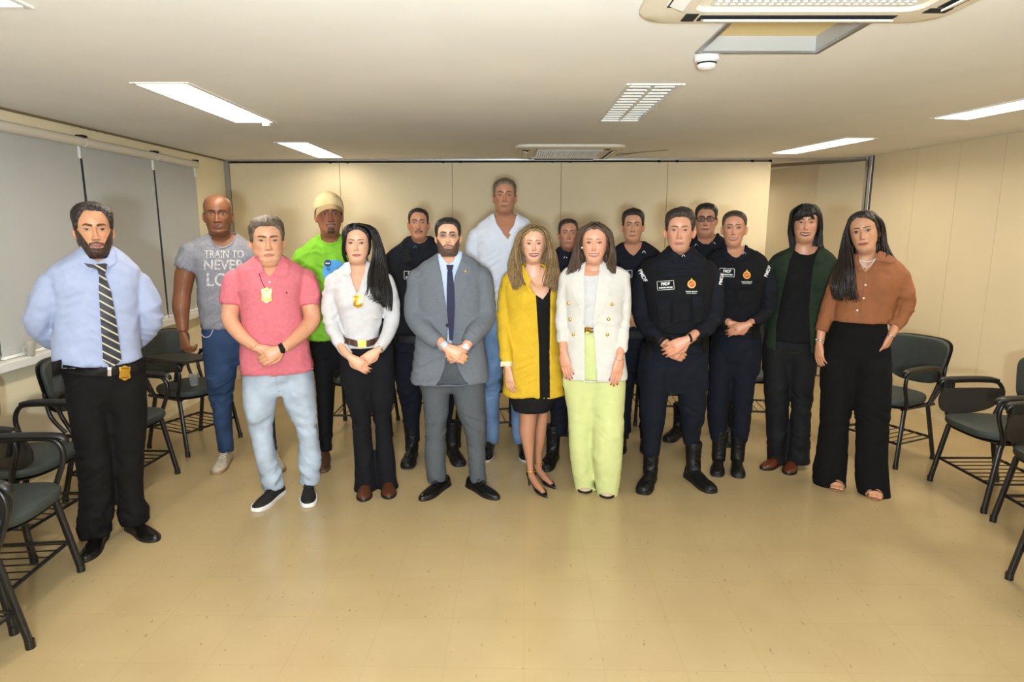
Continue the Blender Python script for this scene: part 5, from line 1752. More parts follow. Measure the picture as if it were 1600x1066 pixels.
# ------------------------------------------------------------------ man in grey suit
def man_suit():
    s = Person('person with dark beard in grey suit, navy tie and rimless glasses', (716, 766), 340, 398, 700, hair_t=.010, bf=1.12, bb=1.05)
    s.set_feet([((657, 784), (697, 759)), ((779, 782), (736, 761))], .30)
    s.head(dict(skin=SK_L, beard='full', beard_h=.003, beard_s=1.45, beard_a=.88, beard_col=rgb(46, 36, 33), brow=rgb(26, 19, 16), brow_t=1.6, jaw=1.1, full=.6, neck=1.1, smile=.25, lip=rgb(168, 106, 96), eye_open=.8), wide=1.03, pitch=-4,
           style=dict(line='short', top=.012, side=.007, rough=.002, clump=.003, seed=5), hair_mat=H_BLACK)
    rows = [(396, 683, 725), (404, 672, 738), (411, 660, 747), (418, 652, 753), (428, 649, 756), (450, 650, 755), (490, 651, 754), (520, 651, 754), (548, 648, 758), (575, 645, 762), (590, 643, 763), (597, 644, 763)]
    s.core(rows[:4])
    SHM = cloth('pale_blue_shirt', rgb(188, 200, 218), .75, var=.02)
    shirt_rows = [(392, 684, 723)] + rows[1:9]
    sh = s.garment('shirt', SHM, shirt_rows, grow=-.013, amp=.001, cut=[[(690, 384), (692, 404), (701, 413), (710, 405), (714, 384)]])
    shirt_full = s.full
    SU = cloth('grey_suit_wool', rgb(103, 108, 116), .85, var=.05, vs=90, fold=.6)
    aL = [(657, 437, 0, 20), (651, 470, 0, 18.5), (651, 496, .03, 18), (666, 519, .13, 15), (686, 537, .18, 12)]
    aR = [(749, 435, 0, 20), (756, 470, 0, 18.5), (756, 498, .03, 17.5), (743, 520, .13, 15), (730, 537, .18, 12)]
    vee = [(682, 380), (684, 402), (690, 430), (697, 480), (701, 506), (704, 480), (711, 430), (722, 402), (724, 380)]
    low = [(700, 512), (698, 545), (695, 574), (688, 592), (680, 604), (735, 604), (724, 592), (715, 574), (708, 545)]
    ja = s.garment('suit_jacket', SU, rows, (aL, aR), cut=[vee, low], amp=.0035, seed=7, solid=.006)
    s.hand((727, 543, .215), (-.82, -.1, -.5), (.1, -.97, .1), 1, L=.19, curls=(40, 52, 38), arm=[(736, 530, .17, 8), (727, 543, .215, 7.5)])
    s.hand((697, 543, .255), (.80, -.1, -.45), (-.1, -.97, .25), -1, L=.19, curls=(26, 40, 28), arm=[(687, 533, .18, 8), (697, 543, .255, 7.5)])
    s.finish(); jf = s.full
    s.bvh(jf, s.body.data)
    LAP = SU
    s.patch('lapel', [(683, 400), (680, 402), (671, 414), (669, 430), (677, 436), (674, 441), (699, 506), (701, 502), (696, 470), (689, 430)], LAP, .003, .010, parent=ja)
    s.patch('lapel', [(723, 400), (726, 402), (735, 414), (737, 430), (728, 436), (731, 441), (703, 506), (702, 502), (706, 470), (712, 430)], LAP, .003, .010, parent=ja)
    s.dot('button', 699, 508.5, .010, M_bsole, .004, parent=ja); s.patch('pocket_flap', [(652, 541), (674, 546), (672, 553), (651, 549)], LAP, .004, .004, parent=ja)
    s.patch('pocket_flap', [(733, 546), (756, 541), (757, 549), (735, 553)], LAP, .004, .004, parent=ja)
    s.dot('lapel_pin', 727.5, 424, .007, M_gold, .012)
    s.patch('cuff', [(683, 541), (696, 532), (700, 538), (688, 549)], SHM, .004, .004, parent=sh)
    s.patch('cuff', [(722, 533), (731, 538), (733, 546), (724, 545)], SHM, .004, .004, parent=sh)
    s.bvh(shirt_full, s.body.data)
    s.patch('collar', [(684, 399), (687, 396), (693, 407), (700, 415), (694, 422), (687, 413)], SHM, .004, .008, parent=sh)
    s.patch('collar', [(720, 398), (717, 395), (710, 406), (704, 415), (710, 421), (718, 412)], SHM, .004, .008, parent=sh)
    TI = cloth('navy_tie', rgb(32, 34, 62), .6, fold=0)
    t = s.patch('necktie', [(699, 424), (707, 424), (710, 450), (711, 480), (708, 532), (702, 532), (698, 480), (698, 450)], TI, .028, .006)
    s.patch('tie_knot', [(697, 414), (709, 414), (706, 425), (700, 425)], TI, .024, .009, parent=t)
    s.trousers('trousers', cloth('grey_trouser_wool', rgb(82, 86, 91), .85, var=.05, vs=90, fold=.6), [(530, 652, 754), (545, 650, 756), (570, 649, 758), (590, 649, 758), (604, 651, 757)],
               [[(592, 650, 706), (633, 661, 702), (677, 664, 697), (715, 663, 696), (740, 666, 697), (755, 668, 697)], [(592, 700, 758), (633, 711, 758), (677, 727, 759), (715, 731, 758), (740, 733, 759), (757, 735, 761)]], amp=.003, seed=8)
    for i, (h, q, a) in enumerate(s.feet): pass
    s.shoes('dress', M_bshoe, M_bsole, laces=M_bsole)
    s.glasses(M_silver, .0007, .0215, .0165, .92)
def _glasses(s, m, r, hw, hh, frame_a=1):
    """spectacles: two rounded rims, bridge, temples, thin lenses, placed on the face"""
    def rim(cx):
        out = []
        for t in np.linspace(0, 2 * PI, 25):
            x = np.sign(math.cos(t)) * abs(math.cos(t)) ** .7 * hw; z = np.sign(math.sin(t)) * abs(math.sin(t)) ** .75 * hh
            out.append((cx + x, -.101 + .9 * (cx + x) ** 2 * 4.5, .1175 + z - .002))
        return out
    g = empty('spectacles', (0, 0, 0)); g.parent = s.root
    sc_ = s.hs
    for k in (-1, 1):
        P = s.T(np.array(rim(k * .0325)))
        bm = bmesh.new(); tube(bm, P, r * sc_, 6); link_bm('rim', bm, m, g, smooth=True)
        bm = bmesh.new(); f = [bm.verts.new(p) for p in P[:-1]]; fc = bm.faces.new(f); bmesh.ops.triangulate(bm, faces=[fc]); link_bm('lens', bm, M_lens, g)
        P = s.T(np.array([(k * (.0325 + hw), -.083, .122), (k * .069, -.072, .121), (k * .079, -.03, .118), (k * .079, .012, .116)]))
        bm = bmesh.new(); tube(bm, P, r * sc_, 6, smooth=3); link_bm('temple', bm, m, g, smooth=True)
    P = s.T(np.array([(-.0325 + hw, -.100, .1195), (0, -.106, .1225), (.0325 - hw, -.100, .1195)]))
    bm = bmesh.new(); tube(bm, P, r * sc_, 6, smooth=4); link_bm('bridge', bm, m, g, smooth=True)
Person.glasses = _glasses
man_suit()

# ------------------------------------------------------------------ tall man in white polo
def man_tall():
    s = Person('tallest person, greying hair, white V-neck polo and light blue jeans, at back', (790, 710), 279, 333, 788.5, hair_t=.010, bf=1.1)
    s.set_feet([((757, 724), (771, 695)), ((824, 724), (812, 695))], .30)
    s.head(dict(skin=rgb(168, 118, 90), brow=BR, jaw=1.05, neck=1.25, lip=rgb(140, 92, 80), beard='shadow', beard_a=.16, beard_col=rgb(60, 46, 40), eye_open=.8), wide=1.0, pitch=-3,
           style=dict(line='short', top=.011, side=.005, rough=.002, clump=.003, seed=6), hair_mat=H_GREY)
    rows = [(334, 768, 808), (341, 760, 820), (348, 750, 828), (355, 744, 834), (364, 741, 837), (385, 742, 837), (420, 744, 838), (460, 746, 836), (492, 748, 834)]
    s.core(rows[:6])
    WP = cloth('white_polo', rgb(200, 204, 214), .85, var=.02)
    slv = [[(747, 371, 0, 15.5), (741, 390, 0, 15), (739, 412, 0, 14.5)], [(832, 371, 0, 15.5), (838, 390, 0, 15), (840, 412, 0, 14.5)]]
    neck = [(771, 328), (773, 346), (783, 362), (793.5, 374), (803, 358), (808, 344), (809, 328)]
    sh = s.garment('polo_shirt', WP, rows, slv, cut=[neck], seed=9, amp=.004)
    for k, x in ((-1, 740), (1, 840)):
        s.hand((x, 500, .03), (0, -.2, -1), (k * .8, -.6, 0), k, L=.2, curls=(25, 35, 30), arm=[(x, 395, 0, 12.5), (x, 430, .0, 11.5), (x + k, 452, 0, 11), (x, 480, .02, 9), (x, 498, .03, 7)])
    s.finish(); s.bvh(s.full, s.body.data)
    s.patch('collar', [(768, 339), (772, 337), (776, 350), (786, 364), (780, 364), (768, 352)], WP, .004, .010, parent=sh)
    s.patch('collar', [(811, 338), (807, 337), (803, 352), (795, 364), (800, 368), (812, 354)], WP, .004, .010, parent=sh)
    s.trousers('jeans', jeans_mat('light_blue_jeans', rgb(104, 130, 164), 0), [(484, 749, 833), (510, 748, 834), (532, 748, 834), (548, 749, 833)],
               [[(540, 748, 792), (575, 751, 786), (613, 754, 781), (660, 757, 780), (692, 759, 779)], [(540, 790, 833), (575, 793, 831), (613, 797, 826), (660, 799, 823), (692, 801, 822)]], seed=10, amp=.005)
    s.shoes('sneaker', M_bshoe, mat('pale_rubber', rgb(170, 160, 150), .6), sole_th=.02, laces=M_bsole)
man_tall()

# ------------------------------------------------------------------ woman in yellow blazer
def woman_yellow():
    s = Person('person in yellow blazer over black dress and black heels, wavy blond hair', (840, 756), 351, 408, 833, hair_t=.012, bf=.84, bb=.9)
    s.set_feet([((854, 779), (826, 758)), ((867, 765), (838, 748))], .235)
    s.head(dict(skin=rgb(218, 168, 140), fem=1, brow=rgb(84, 60, 44), brow_t=.65, jaw=.92, neck=.84, lip=rgb(150, 64, 66), smile=.9, teeth=1.0, chin=.002, ears=0), wide=1.05, yaw=3, roll=0,
           style=dict(line='long', top=.012, side=.012, tilt=.006, rough=.002, clump=.004, seed=7), hair_mat=H_BLOND)
    rows = [(413, 819, 848), (419, 809, 858), (425, 798, 868), (431, 789, 874), (442, 787, 876), (470, 790, 872), (505, 792, 869), (540, 789, 873), (575, 787, 877), (600, 786, 880), (617, 786, 881)]
    bust = (838, 470, .070, .026, .058)
    s.core(rows, bust=bust, grow=-.03)
    DR = cloth('black_dress', rgb(14, 13, 14), .85, fold=.3)
    drows = rows[1:10] + [(612, 791, 876), (628, 796, 868), (641, 801, 859)]
    dneck = [(814, 405), (826, 445), (836, 460), (848, 468), (857, 456), (862, 440), (866, 405)]
    d = s.garment('dress', DR, drows, grow=-.008, cut=[dneck], bust=bust, amp=.001)
    df = s.full
    aL = [(795, 441, 0, 12), (787, 472, 0, 10), (786, 510, .03, 9.5), (789, 545, .09, 9.5), (793, 571, .13, 9.5)]
    aR = [(868, 441, -.03, 11), (875, 472, -.08, 9.5), (876, 510, -.11, 9), (877, 545, -.10, 8.5), (877, 572, -.08, 8.5)]
    YE = cloth('yellow_blazer', rgb(206, 168, 44), .8, var=.03, vs=80, fold=.5)
    op = [(815, 400), (824, 438), (834, 458), (838, 500), (840, 540), (842.5, 640), (860, 640), (859, 560), (860, 500), (861, 458), (864, 438), (868, 400)]
    j = s.garment('blazer', YE, rows, (aL, aR), cut=[op], bust=bust, amp=.003, seed=11, solid=.006)
    s.hand((794, 576, .145), (.12, -.12, -1), (-.55, -.8, 0), -1, L=.17, fem=True, curls=(14, 18, 14), thumb_in=.8, arm=[(792, 560, .11, 6), (794, 577, .145, 5.8)])
    s.hand((877, 576, -.07), (-.05, -.12, -1), (.55, -.8, 0), 1, L=.17, fem=True, curls=(14, 18, 14), arm=[(877, 562, -.08, 6), (877, 576, -.07, 5.8)])
    # bare legs and feet in heels
    for i, l in enumerate([[(618, 806, 842), (641, 811, 840), (660, 812, 838), (674, 811, 836), (692, 815, 835), (711, 819.5, 833.5), (728, 823, 833), (738, 824, 834)], [(612, 838, 860), (641, 841, 857), (655, 839, 856), (674, 836, 853.5), (692, 836, 851), (708, 836, 847), (722, 837, 847), (731, 837, 847)]]):
        bm = bmesh.new(); rings_bm(bm, s.leg_rings(l, i, dr=1.05, top_y=-.01 if i == 0 else .02))
        h, t, a = s.feet[i]; dd = (t - h) / np.linalg.norm(t - h)
        tube(bm, [h + dd * .035 + [0, 0, .10], h + dd * .045 + [0, 0, .075], h + dd * .10 + [0, 0, .048], h + dd * .16 + [0, 0, .026], h + dd * .205 + [0, 0, .018]], [.026, .029, .028, .027, .018], 14, flat=.8, smooth=4, up=(0, 0, 1))
        s.limb.append(bm); V = np.array([v.co[:] for v in bm.verts])
        # pumps: toe box, heel cup, stiletto, sole, ankle strap
        sd = np.array([-dd[1], dd[0], 0]); rings = []
        for u, hw, tp in ((.60, .031, .040), (.68, .035, .036), (.78, .032, .032), (.88, .021, .026), (.96, .010, .020), (1.04, .002, .014)):
            c = h + dd * (u * .235); z0 = .004
            rings.append([c + sd * hw * math.cos(q) + np.array([0, 0, z0 + (tp - z0) * (.5 + .5 * math.sin(q))]) for q in np.linspace(0, 2 * PI, 16, endpoint=False)])
        bm = bmesh.new(); rings_bm(bm, rings); sh_ = link_bm('shoe', bm, M_bshoe, s.root, smooth=True)
        bm = bmesh.new()
        for z, r_ in ((.060, .029), ): tube(bm, [h + dd * .012 + sd * k * .026 * (1 - .3 * abs(k)) + np.array([0, 0, .078 - .0 * k]) + dd * abs(k) * .035 for k in (-1, -.5, 0, .5, 1)], [.010, .015, .018, .015, .010], 10, smooth=3, up=(0, 0, 1))
        link_bm('heel_cup', bm, M_bshoe, sh_, smooth=True)
        bm = bmesh.new(); tube(bm, [h + dd * .014 + [0, 0, .070], h + dd * .012 + [0, 0, .035], h + dd * .016 + [0, 0, .0]], [.014, .008, .006], 10, smooth=3); link_bm('heel', bm, M_bshoe, sh_, smooth=True)
        bm = bmesh.new(); tube(bm, [h + dd * .02 + [0, 0, .058], h + dd * .09 + [0, 0, .034], h + dd * .15 + [0, 0, .008], h + dd * .23 + [0, 0, .005]], [.022, .022, .027, .01], 10, flat=.18, smooth=4, up=(0, 0, 1)); link_bm('sole', bm, M_bsole, sh_, smooth=True)
        bm = bmesh.new(); ca = (np.array(V)[np.abs(V[:, 2] - .115) < .03]).mean(0); ca[2] = .115
        tube(bm, [ca + np.array([.033 * math.cos(q), .033 * math.sin(q), 0]) for q in np.linspace(0, 2 * PI, 20)], .0035, 6); link_bm('ankle_strap', bm, M_gold, sh_, smooth=True)
    STK = np.array(rgb(178, 126, 98))
    s.finish(lambda V, C: np.where(V[:, 2:3] < .56, STK[None] * (1 + .06 * fbm(V * 25, 2))[:, None], C)); jf = s.full
    s.bvh(jf, s.body.data)
    s.patch('collar', [(818, 416), (823, 424), (830, 438), (826, 446), (838, 470), (834, 472), (822, 448), (812, 424)], YE, .003, .010, parent=j)
    s.patch('collar', [(849, 416), (853, 428), (859, 440), (862, 446), (861, 470), (866, 468), (868, 448), (862, 424)], YE, .003, .010, parent=j)
    s.patch('front_edge', [(833, 458), (837, 458), (842, 540), (843.5, 622), (840, 622), (838, 540)], YE, .003, .005, parent=j)
    s.patch('front_edge', [(860, 458), (863, 458), (862, 540), (862, 612), (859.5, 612), (859.5, 540)], YE, .003, .005, parent=j)
    s.patch('pocket_flap', [(803, 515), (816, 514.5), (816, 527), (803, 528)], YE, .003, .004, parent=j)
    s.patch('cuff', [(782, 565), (804, 565), (804, 572), (782, 573)], cloth('cream_lining', rgb(236, 220, 180), .8, fold=0), .002, .003, parent=j)
    s.dot('button', 862, 510, .008, YE, .006, parent=j)
    s.bvh(s.body.data, df)
    s.line('necklace', [(829, 440), (838, 448), (847, 449), (856, 443)], .0016, M_gold, .003); s.line('necklace', [(828, 436), (838, 445), (847, 446), (857, 439)], .0012, M_gold, .003)
    # waves of hair on both sides
    s.locks([(836, 352, .08), (819, 360, .08), (811, 378, .06), (809, 400, .05), (813, 420, .09), (814, 436, .12), (818, 446, .13)], [(834, 351, .0), (812, 362, .02), (803, 384, .01), (796, 410, .02), (798, 430, .06), (803, 446, .09), (803, 454, .10)], 30, r=(.006, .011, .004), wave=.012, seed=11)
    s.locks([(834, 352, .08), (850, 360, .08), (857, 378, .06), (857, 400, .05), (854, 420, .10), (853, 436, .13), (852, 446, .14)], [(836, 351, .0), (856, 362, .02), (864, 384, .01), (872, 412, .02), (874, 432, .06), (869, 448, .10), (866, 458, .11)], 30, r=(.006, .011, .004), wave=.012, seed=12)
    s.locks([(830, 350, -.03), (812, 365, -.06), (808, 395, -.09), (810, 430, -.10)], [(838, 350, -.03), (858, 365, -.06), (862, 395, -.09), (860, 430, -.10)], 18, r=(.012, .018, .008), wave=.008, seed=13)
    s.locks_done(H_BLOND)
woman_yellow()

# ------------------------------------------------------------------ woman in white blazer, pale green trousers
def woman_white_blazer():
    s = Person('person in white double-breasted blazer and pale green wide trousers, long ash brown hair', (928, 777), 347, 409, 929.5, hair_t=.012, bf=.84, bb=.9)
    s.set_feet([((914, 772), (914, 752)), ((949, 780), (946, 758))], .17, .09)
    s.head(dict(skin=rgb(212, 156, 128), fem=1, brow=rgb(70, 50, 38), brow_t=.65, jaw=.92, neck=.84, lip=rgb(186, 100, 92), smile=1.0, teeth=.9, ears=1, ear_out=18), wide=1.05, yaw=-2, roll=0,
           style=dict(line='long', top=.012, side=.011, rough=.002, clump=.003, seed=8), hair_mat=H_AUB)
    rows = [(410, 914, 945), (414, 903, 956), (417, 891, 968), (421, 881, 976), (431, 878, 980), (455, 881, 978), (490, 886, 974), (520, 886, 973), (555, 882, 977), (580, 880, 980), (590, 880, 981)]
    bust = (925, 465, .070, .024, .058)
    s.core(rows[:7], bust=bust, grow=-.02)
    WT = cloth('white_top', rgb(196, 194, 194), .8, var=.02)
    d = s.garment('top', WT, rows[:7] + [(512, 887, 973)], grow=-.009, cut=[[(908, 395), (910, 428), (916, 431), (930, 431), (937, 428), (944, 395)]], bust=bust, amp=.002)
    df = s.full
    WB = cloth('white_blazer', rgb(202, 199, 192), .8, var=.02, fold=.5)
    aL = [(887, 434, 0, 13), (880, 470, 0, 10.5), (878, 500, .0, 10), (879, 522, .02, 10), (881, 536, .03, 10)]
    aR = [(972, 434, 0, 13), (976, 470, 0, 10.5), (975, 500, .0, 10), (972, 528, .03, 10), (970, 551, .04, 10)]
    op = [(913, 395), (912, 430), (911.5, 507), (911, 540), (912, 612), (934, 612), (930, 545), (927, 513), (930, 470), (935, 430), (940, 395)]
    j = s.garment('blazer', WB, rows, (aL, aR), cut=[op], bust=bust, amp=.003, seed=12, solid=.006)
    s.hand((880, 549, .07), (.22, -.20, -1), (-.45, -.85, .1), -1, L=.18, fem=True, curls=(10, 14, 10), thumb_in=.4, nails=RED_NAIL, arm=[(880, 525, .02, 7), (880, 550, .07, 6.2)])
    s.hand((968, 558, .09), (-.14, -.20, -1), (.45, -.85, .1), 1, L=.18, fem=True, curls=(10, 14, 10), thumb_in=.4, spread=1.6, nails=RED_NAIL, arm=[(970, 540, .04, 7), (968, 559, .09, 6.2)])
    s.finish(); jf = s.full
    s.bvh(jf, s.body.data)
    s.patch('lapel', [(915, 409), (912, 411), (903, 420), (893, 438), (899, 447), (894, 452), (911.5, 506), (913, 490), (912.5, 430)], WB, .003, .010, parent=j)
    s.patch('lapel', [(942, 408), (945, 411), (951, 420), (957, 440), (950, 447), (954, 453), (928, 512), (927, 500), (934, 440)], WB, .003, .010, parent=j)
    for x, y in ((888.5, 474), (891, 499), (896, 523), (956, 475.5), (951, 499), (949, 523)): s.dot('button', x, y, .010, M_gold, .004, parent=j)
    s.patch('front_edge', [(910, 507), (913, 507), (913.5, 600), (911, 592)], WB, .003, .004, parent=j)
    s.line('bracelet', [(960, 560), (967, 563), (974, 562)], .0025, M_silver, .001)
    s.dot('ring', 972, 584, .006, M_gold, .004)
    s.bvh(s.body.data, df)
    for k in range(5): s.dot('bead', 916.5 + k * 4.2, 423.6 + 1.2 * math.sin(k * .8), .0035, mat('copper_bead', rgb(196, 108, 70), .4, metal=.5), .002) if k < 1 else s.dot('bead', 916.5 + k * 4.2, 423.6 + 1.2 * math.sin(k * .8), .0035, bpy.data.materials['copper_bead'], .002)
    PG = cloth('pale_green_trousers', rgb(200, 206, 142), .8, var=.02, fold=.5)
    s.trousers('trousers', PG, [(512, 888, 972), (530, 886, 974), (560, 882, 976), (589, 879, 978), (606, 879, 978)],
               [[(592, 879, 932), (621, 881, 928), (660, 887, 925), (711, 890, 926), (745, 896, 928), (772, 899, 931), (782, 899, 932)], [(592, 922, 978), (621, 924, 978), (660, 926, 976), (711, 925, 973), (745, 929, 970), (774, 932, 966), (793, 934, 965)]], dr=.95, seed=13, amp=.002)
    s.bvh(s.legmesh, df)
    bl = s.patch('belt', [(911, 512), (927, 512), (927, 520), (911, 520)], mat('patterned_belt', rgb(120, 92, 50), .5, var=.5, vscale=300), .004, .004)
    s.patch('buckle', [(915, 511), (922, 511), (922, 521), (915, 521)], M_gold, .009, .004, parent=bl)
    s.shoes('dress', mat('nude_shoe', rgb(190, 170, 140), .5), M_bsole)
    s.bvh(s.body.data)
    pearl = mat('pearl', rgb(235, 228, 218), .25)
    for x, y in ((910, 386.5), (947, 393)): s.dot('earring', x, y, .009, pearl, .004, flat=1)
    s.locks([(928, 348, .08), (914, 356, .07), (905, 374, .05), (904, 394, .03), (908, 414, .05), (904, 424, .06)], [(931, 347, .0), (906, 358, .02), (900, 380, .0), (893, 404, .0), (888, 422, .03), (884, 430, .04)], 30, r=(.006, .010, .004), wave=.004, seed=14)
    s.locks([(930, 348, .08), (944, 356, .07), (954, 374, .05), (955, 394, .05), (950, 414, .09), (955, 426, .10)], [(932, 347, .0), (953, 360, .02), (958, 382, .0), (960, 404, .0), (961, 420, .04), (962, 428, .06)], 30, r=(.006, .010, .004), wave=.004, seed=15)
    s.locks([(924, 347, -.03), (908, 365, -.06), (902, 395, -.09), (900, 424, -.10)], [(936, 347, -.03), (955, 365, -.06), (958, 395, -.09), (956, 424, -.10)], 18, r=(.012, .018, .008), wave=.004, seed=16)
    s.locks_done(H_AUB)
woman_white_blazer()

# ------------------------------------------------------------------ woman in green jacket
def woman_green():
    s = Person('person in dark green jacket over black top and black jeans, dark hair with fringe', (1222, 727), 318, 376, 1259, hair_t=.012, bf=.88, bb=.92)
    s.set_feet([((1191, 735), (1222, 722)), ((1231, 743), (1243, 718))], .25)
    s.head(dict(skin=rgb(198, 146, 116), fem=1, brow=BR, jaw=1.0, neck=.9, lip=rgb(122, 50, 50), smile=1.0, teeth=.9, full=.5, eye_open=.85), wide=1.0, roll=0, yaw=2,
           style=dict(line='bangs', top=.013, side=.012, tilt=-.006, rough=.003, clump=.004, seed=9), hair_mat=H_BLACK)
    rows = [(384, 1241, 1282), (390, 1228, 1293), (396, 1214, 1302), (403, 1205, 1307), (415, 1204, 1307), (440, 1208, 1304), (475, 1208, 1297), (505, 1200, 1290), (530, 1196, 1284), (545, 1194, 1282)]
    bust = (1254, 438, .070, .022, .058)
    s.core(rows[:6], bust=bust, grow=-.02)
    BT = cloth('black_top', rgb(13, 13, 14), .85, fold=.4)
    d = s.garment('top', BT, rows[:9], grow=-.008, cut=[[(1238, 372), (1241, 391), (1250, 397), (1262, 399), (1272, 396), (1278, 388), (1280, 372)]], bust=bust, amp=.002)
    GJ = cloth('dark_green_jacket', rgb(34, 46, 32), .85, fold=.6)
    aL = [(1213, 414, 0, 14), (1206, 450, -.02, 12), (1203, 485, -.03, 11.5), (1204, 515, -.02, 10), (1206, 538, .0, 9)]
    aR = [(1298, 414, 0, 14), (1303, 450, -.03, 12), (1301, 485, -.05, 11.5), (1296, 515, -.05, 10), (1291, 538, -.04, 9)]
    op = [(1240, 366), (1239, 394), (1234, 406), (1226, 440), (1218, 474), (1212, 510), (1212, 560), (1268, 560), (1265, 510), (1264, 484), (1267, 440), (1272, 408), (1277, 394), (1281, 366)]
    j = s.garment('jacket', GJ, rows, (aL, aR), cut=[op], bust=bust, amp=.003, seed=14, solid=.006)
    for (w, k) in (((1206, 541, .0), -1), ((1290, 541, -.04), 1)):
        s.hand(w, (0, -.15, -1), (k * .7, -.7, 0), k, L=.17, fem=True, curls=(20, 24, 20))
    s.finish(); s.bvh(s.full, s.body.data)
    s.patch('collar', [(1239, 383), (1240, 392), (1236, 404), (1229, 414), (1221, 402), (1228, 390)], GJ, .003, .010, parent=j)
    s.patch('collar', [(1281, 382), (1280, 391), (1274, 404), (1280, 414), (1290, 402), (1290, 390)], GJ, .003, .010, parent=j)
    BJ = cloth('black_jeans', rgb(20, 20, 22), .8, var=.2, vs=8)
    s.trousers('jeans', BJ, [(480, 1208, 1290), (510, 1198, 1284), (535, 1191, 1280), (560, 1190, 1278), (578, 1190, 1277)],
               [[(568, 1190, 1236), (600, 1193, 1234), (640, 1196, 1232), (694, 1198, 1229), (722, 1198, 1229)], [(568, 1230, 1278), (600, 1235, 1273), (640, 1237, 1268), (694, 1233, 1267), (721, 1228, 1266)]], seed=15, amp=.003)
    s.bvh(s.legmesh); s.dot('button', 1234.5, 491.5, .011, M_silver, .008); s.dot('rivet', 1257.6, 497.5, .006, M_gold, .004)
    s.shoes('dress', mat('chestnut_leather', rgb(92, 44, 24), .3), M_bsole, sole_th=.018)
    s.bvh(s.body.data)
    for x, y in ((1241, 364), (1280, 364)): s.dot('earring', x, y, .006, M_gold, .006, flat=1)
    s.locks([(1252, 319, .07), (1240, 328, .08), (1236, 345, .06), (1235, 362, .03), (1240, 380, .03), (1243, 392, .04)], [(1254, 318, .0), (1237, 330, .02), (1234, 350, .0), (1233, 368, -.01), (1235, 382, .0), (1236, 390, .0)], 18, r=(.005, .007, .002), wave=.004, seed=17)
    s.locks([(1262, 319, .07), (1276, 328, .08), (1281, 345, .06), (1281, 362, .03), (1277, 378, .04), (1284, 390, .05)], [(1262, 318, .0), (1281, 330, .02), (1284, 350, .0), (1284, 368, -.01), (1284, 382, .0), (1289, 391, .02)], 22, r=(.006, .009, .003), wave=.004, seed=18)
    s.locks([(1248, 322, -.03), (1238, 340, -.06), (1238, 365, -.08), (1242, 390, -.08)], [(1268, 322, -.03), (1280, 340, -.06), (1282, 365, -.08), (1280, 390, -.08)], 14, r=(.012, .016, .006), wave=.004, seed=19)
    s.locks([(1262, 320, .05), (1252, 326, .105), (1244, 336, .115), (1238, 346, .10)], [(1266, 320, .05), (1268, 326, .105), (1270, 334, .115), (1273, 343, .10)], 22, r=(.006, .007, .003), wave=.002, seed=20, jit=.001, fj=.004)
    s.locks_done(H_BLACK)
woman_green()

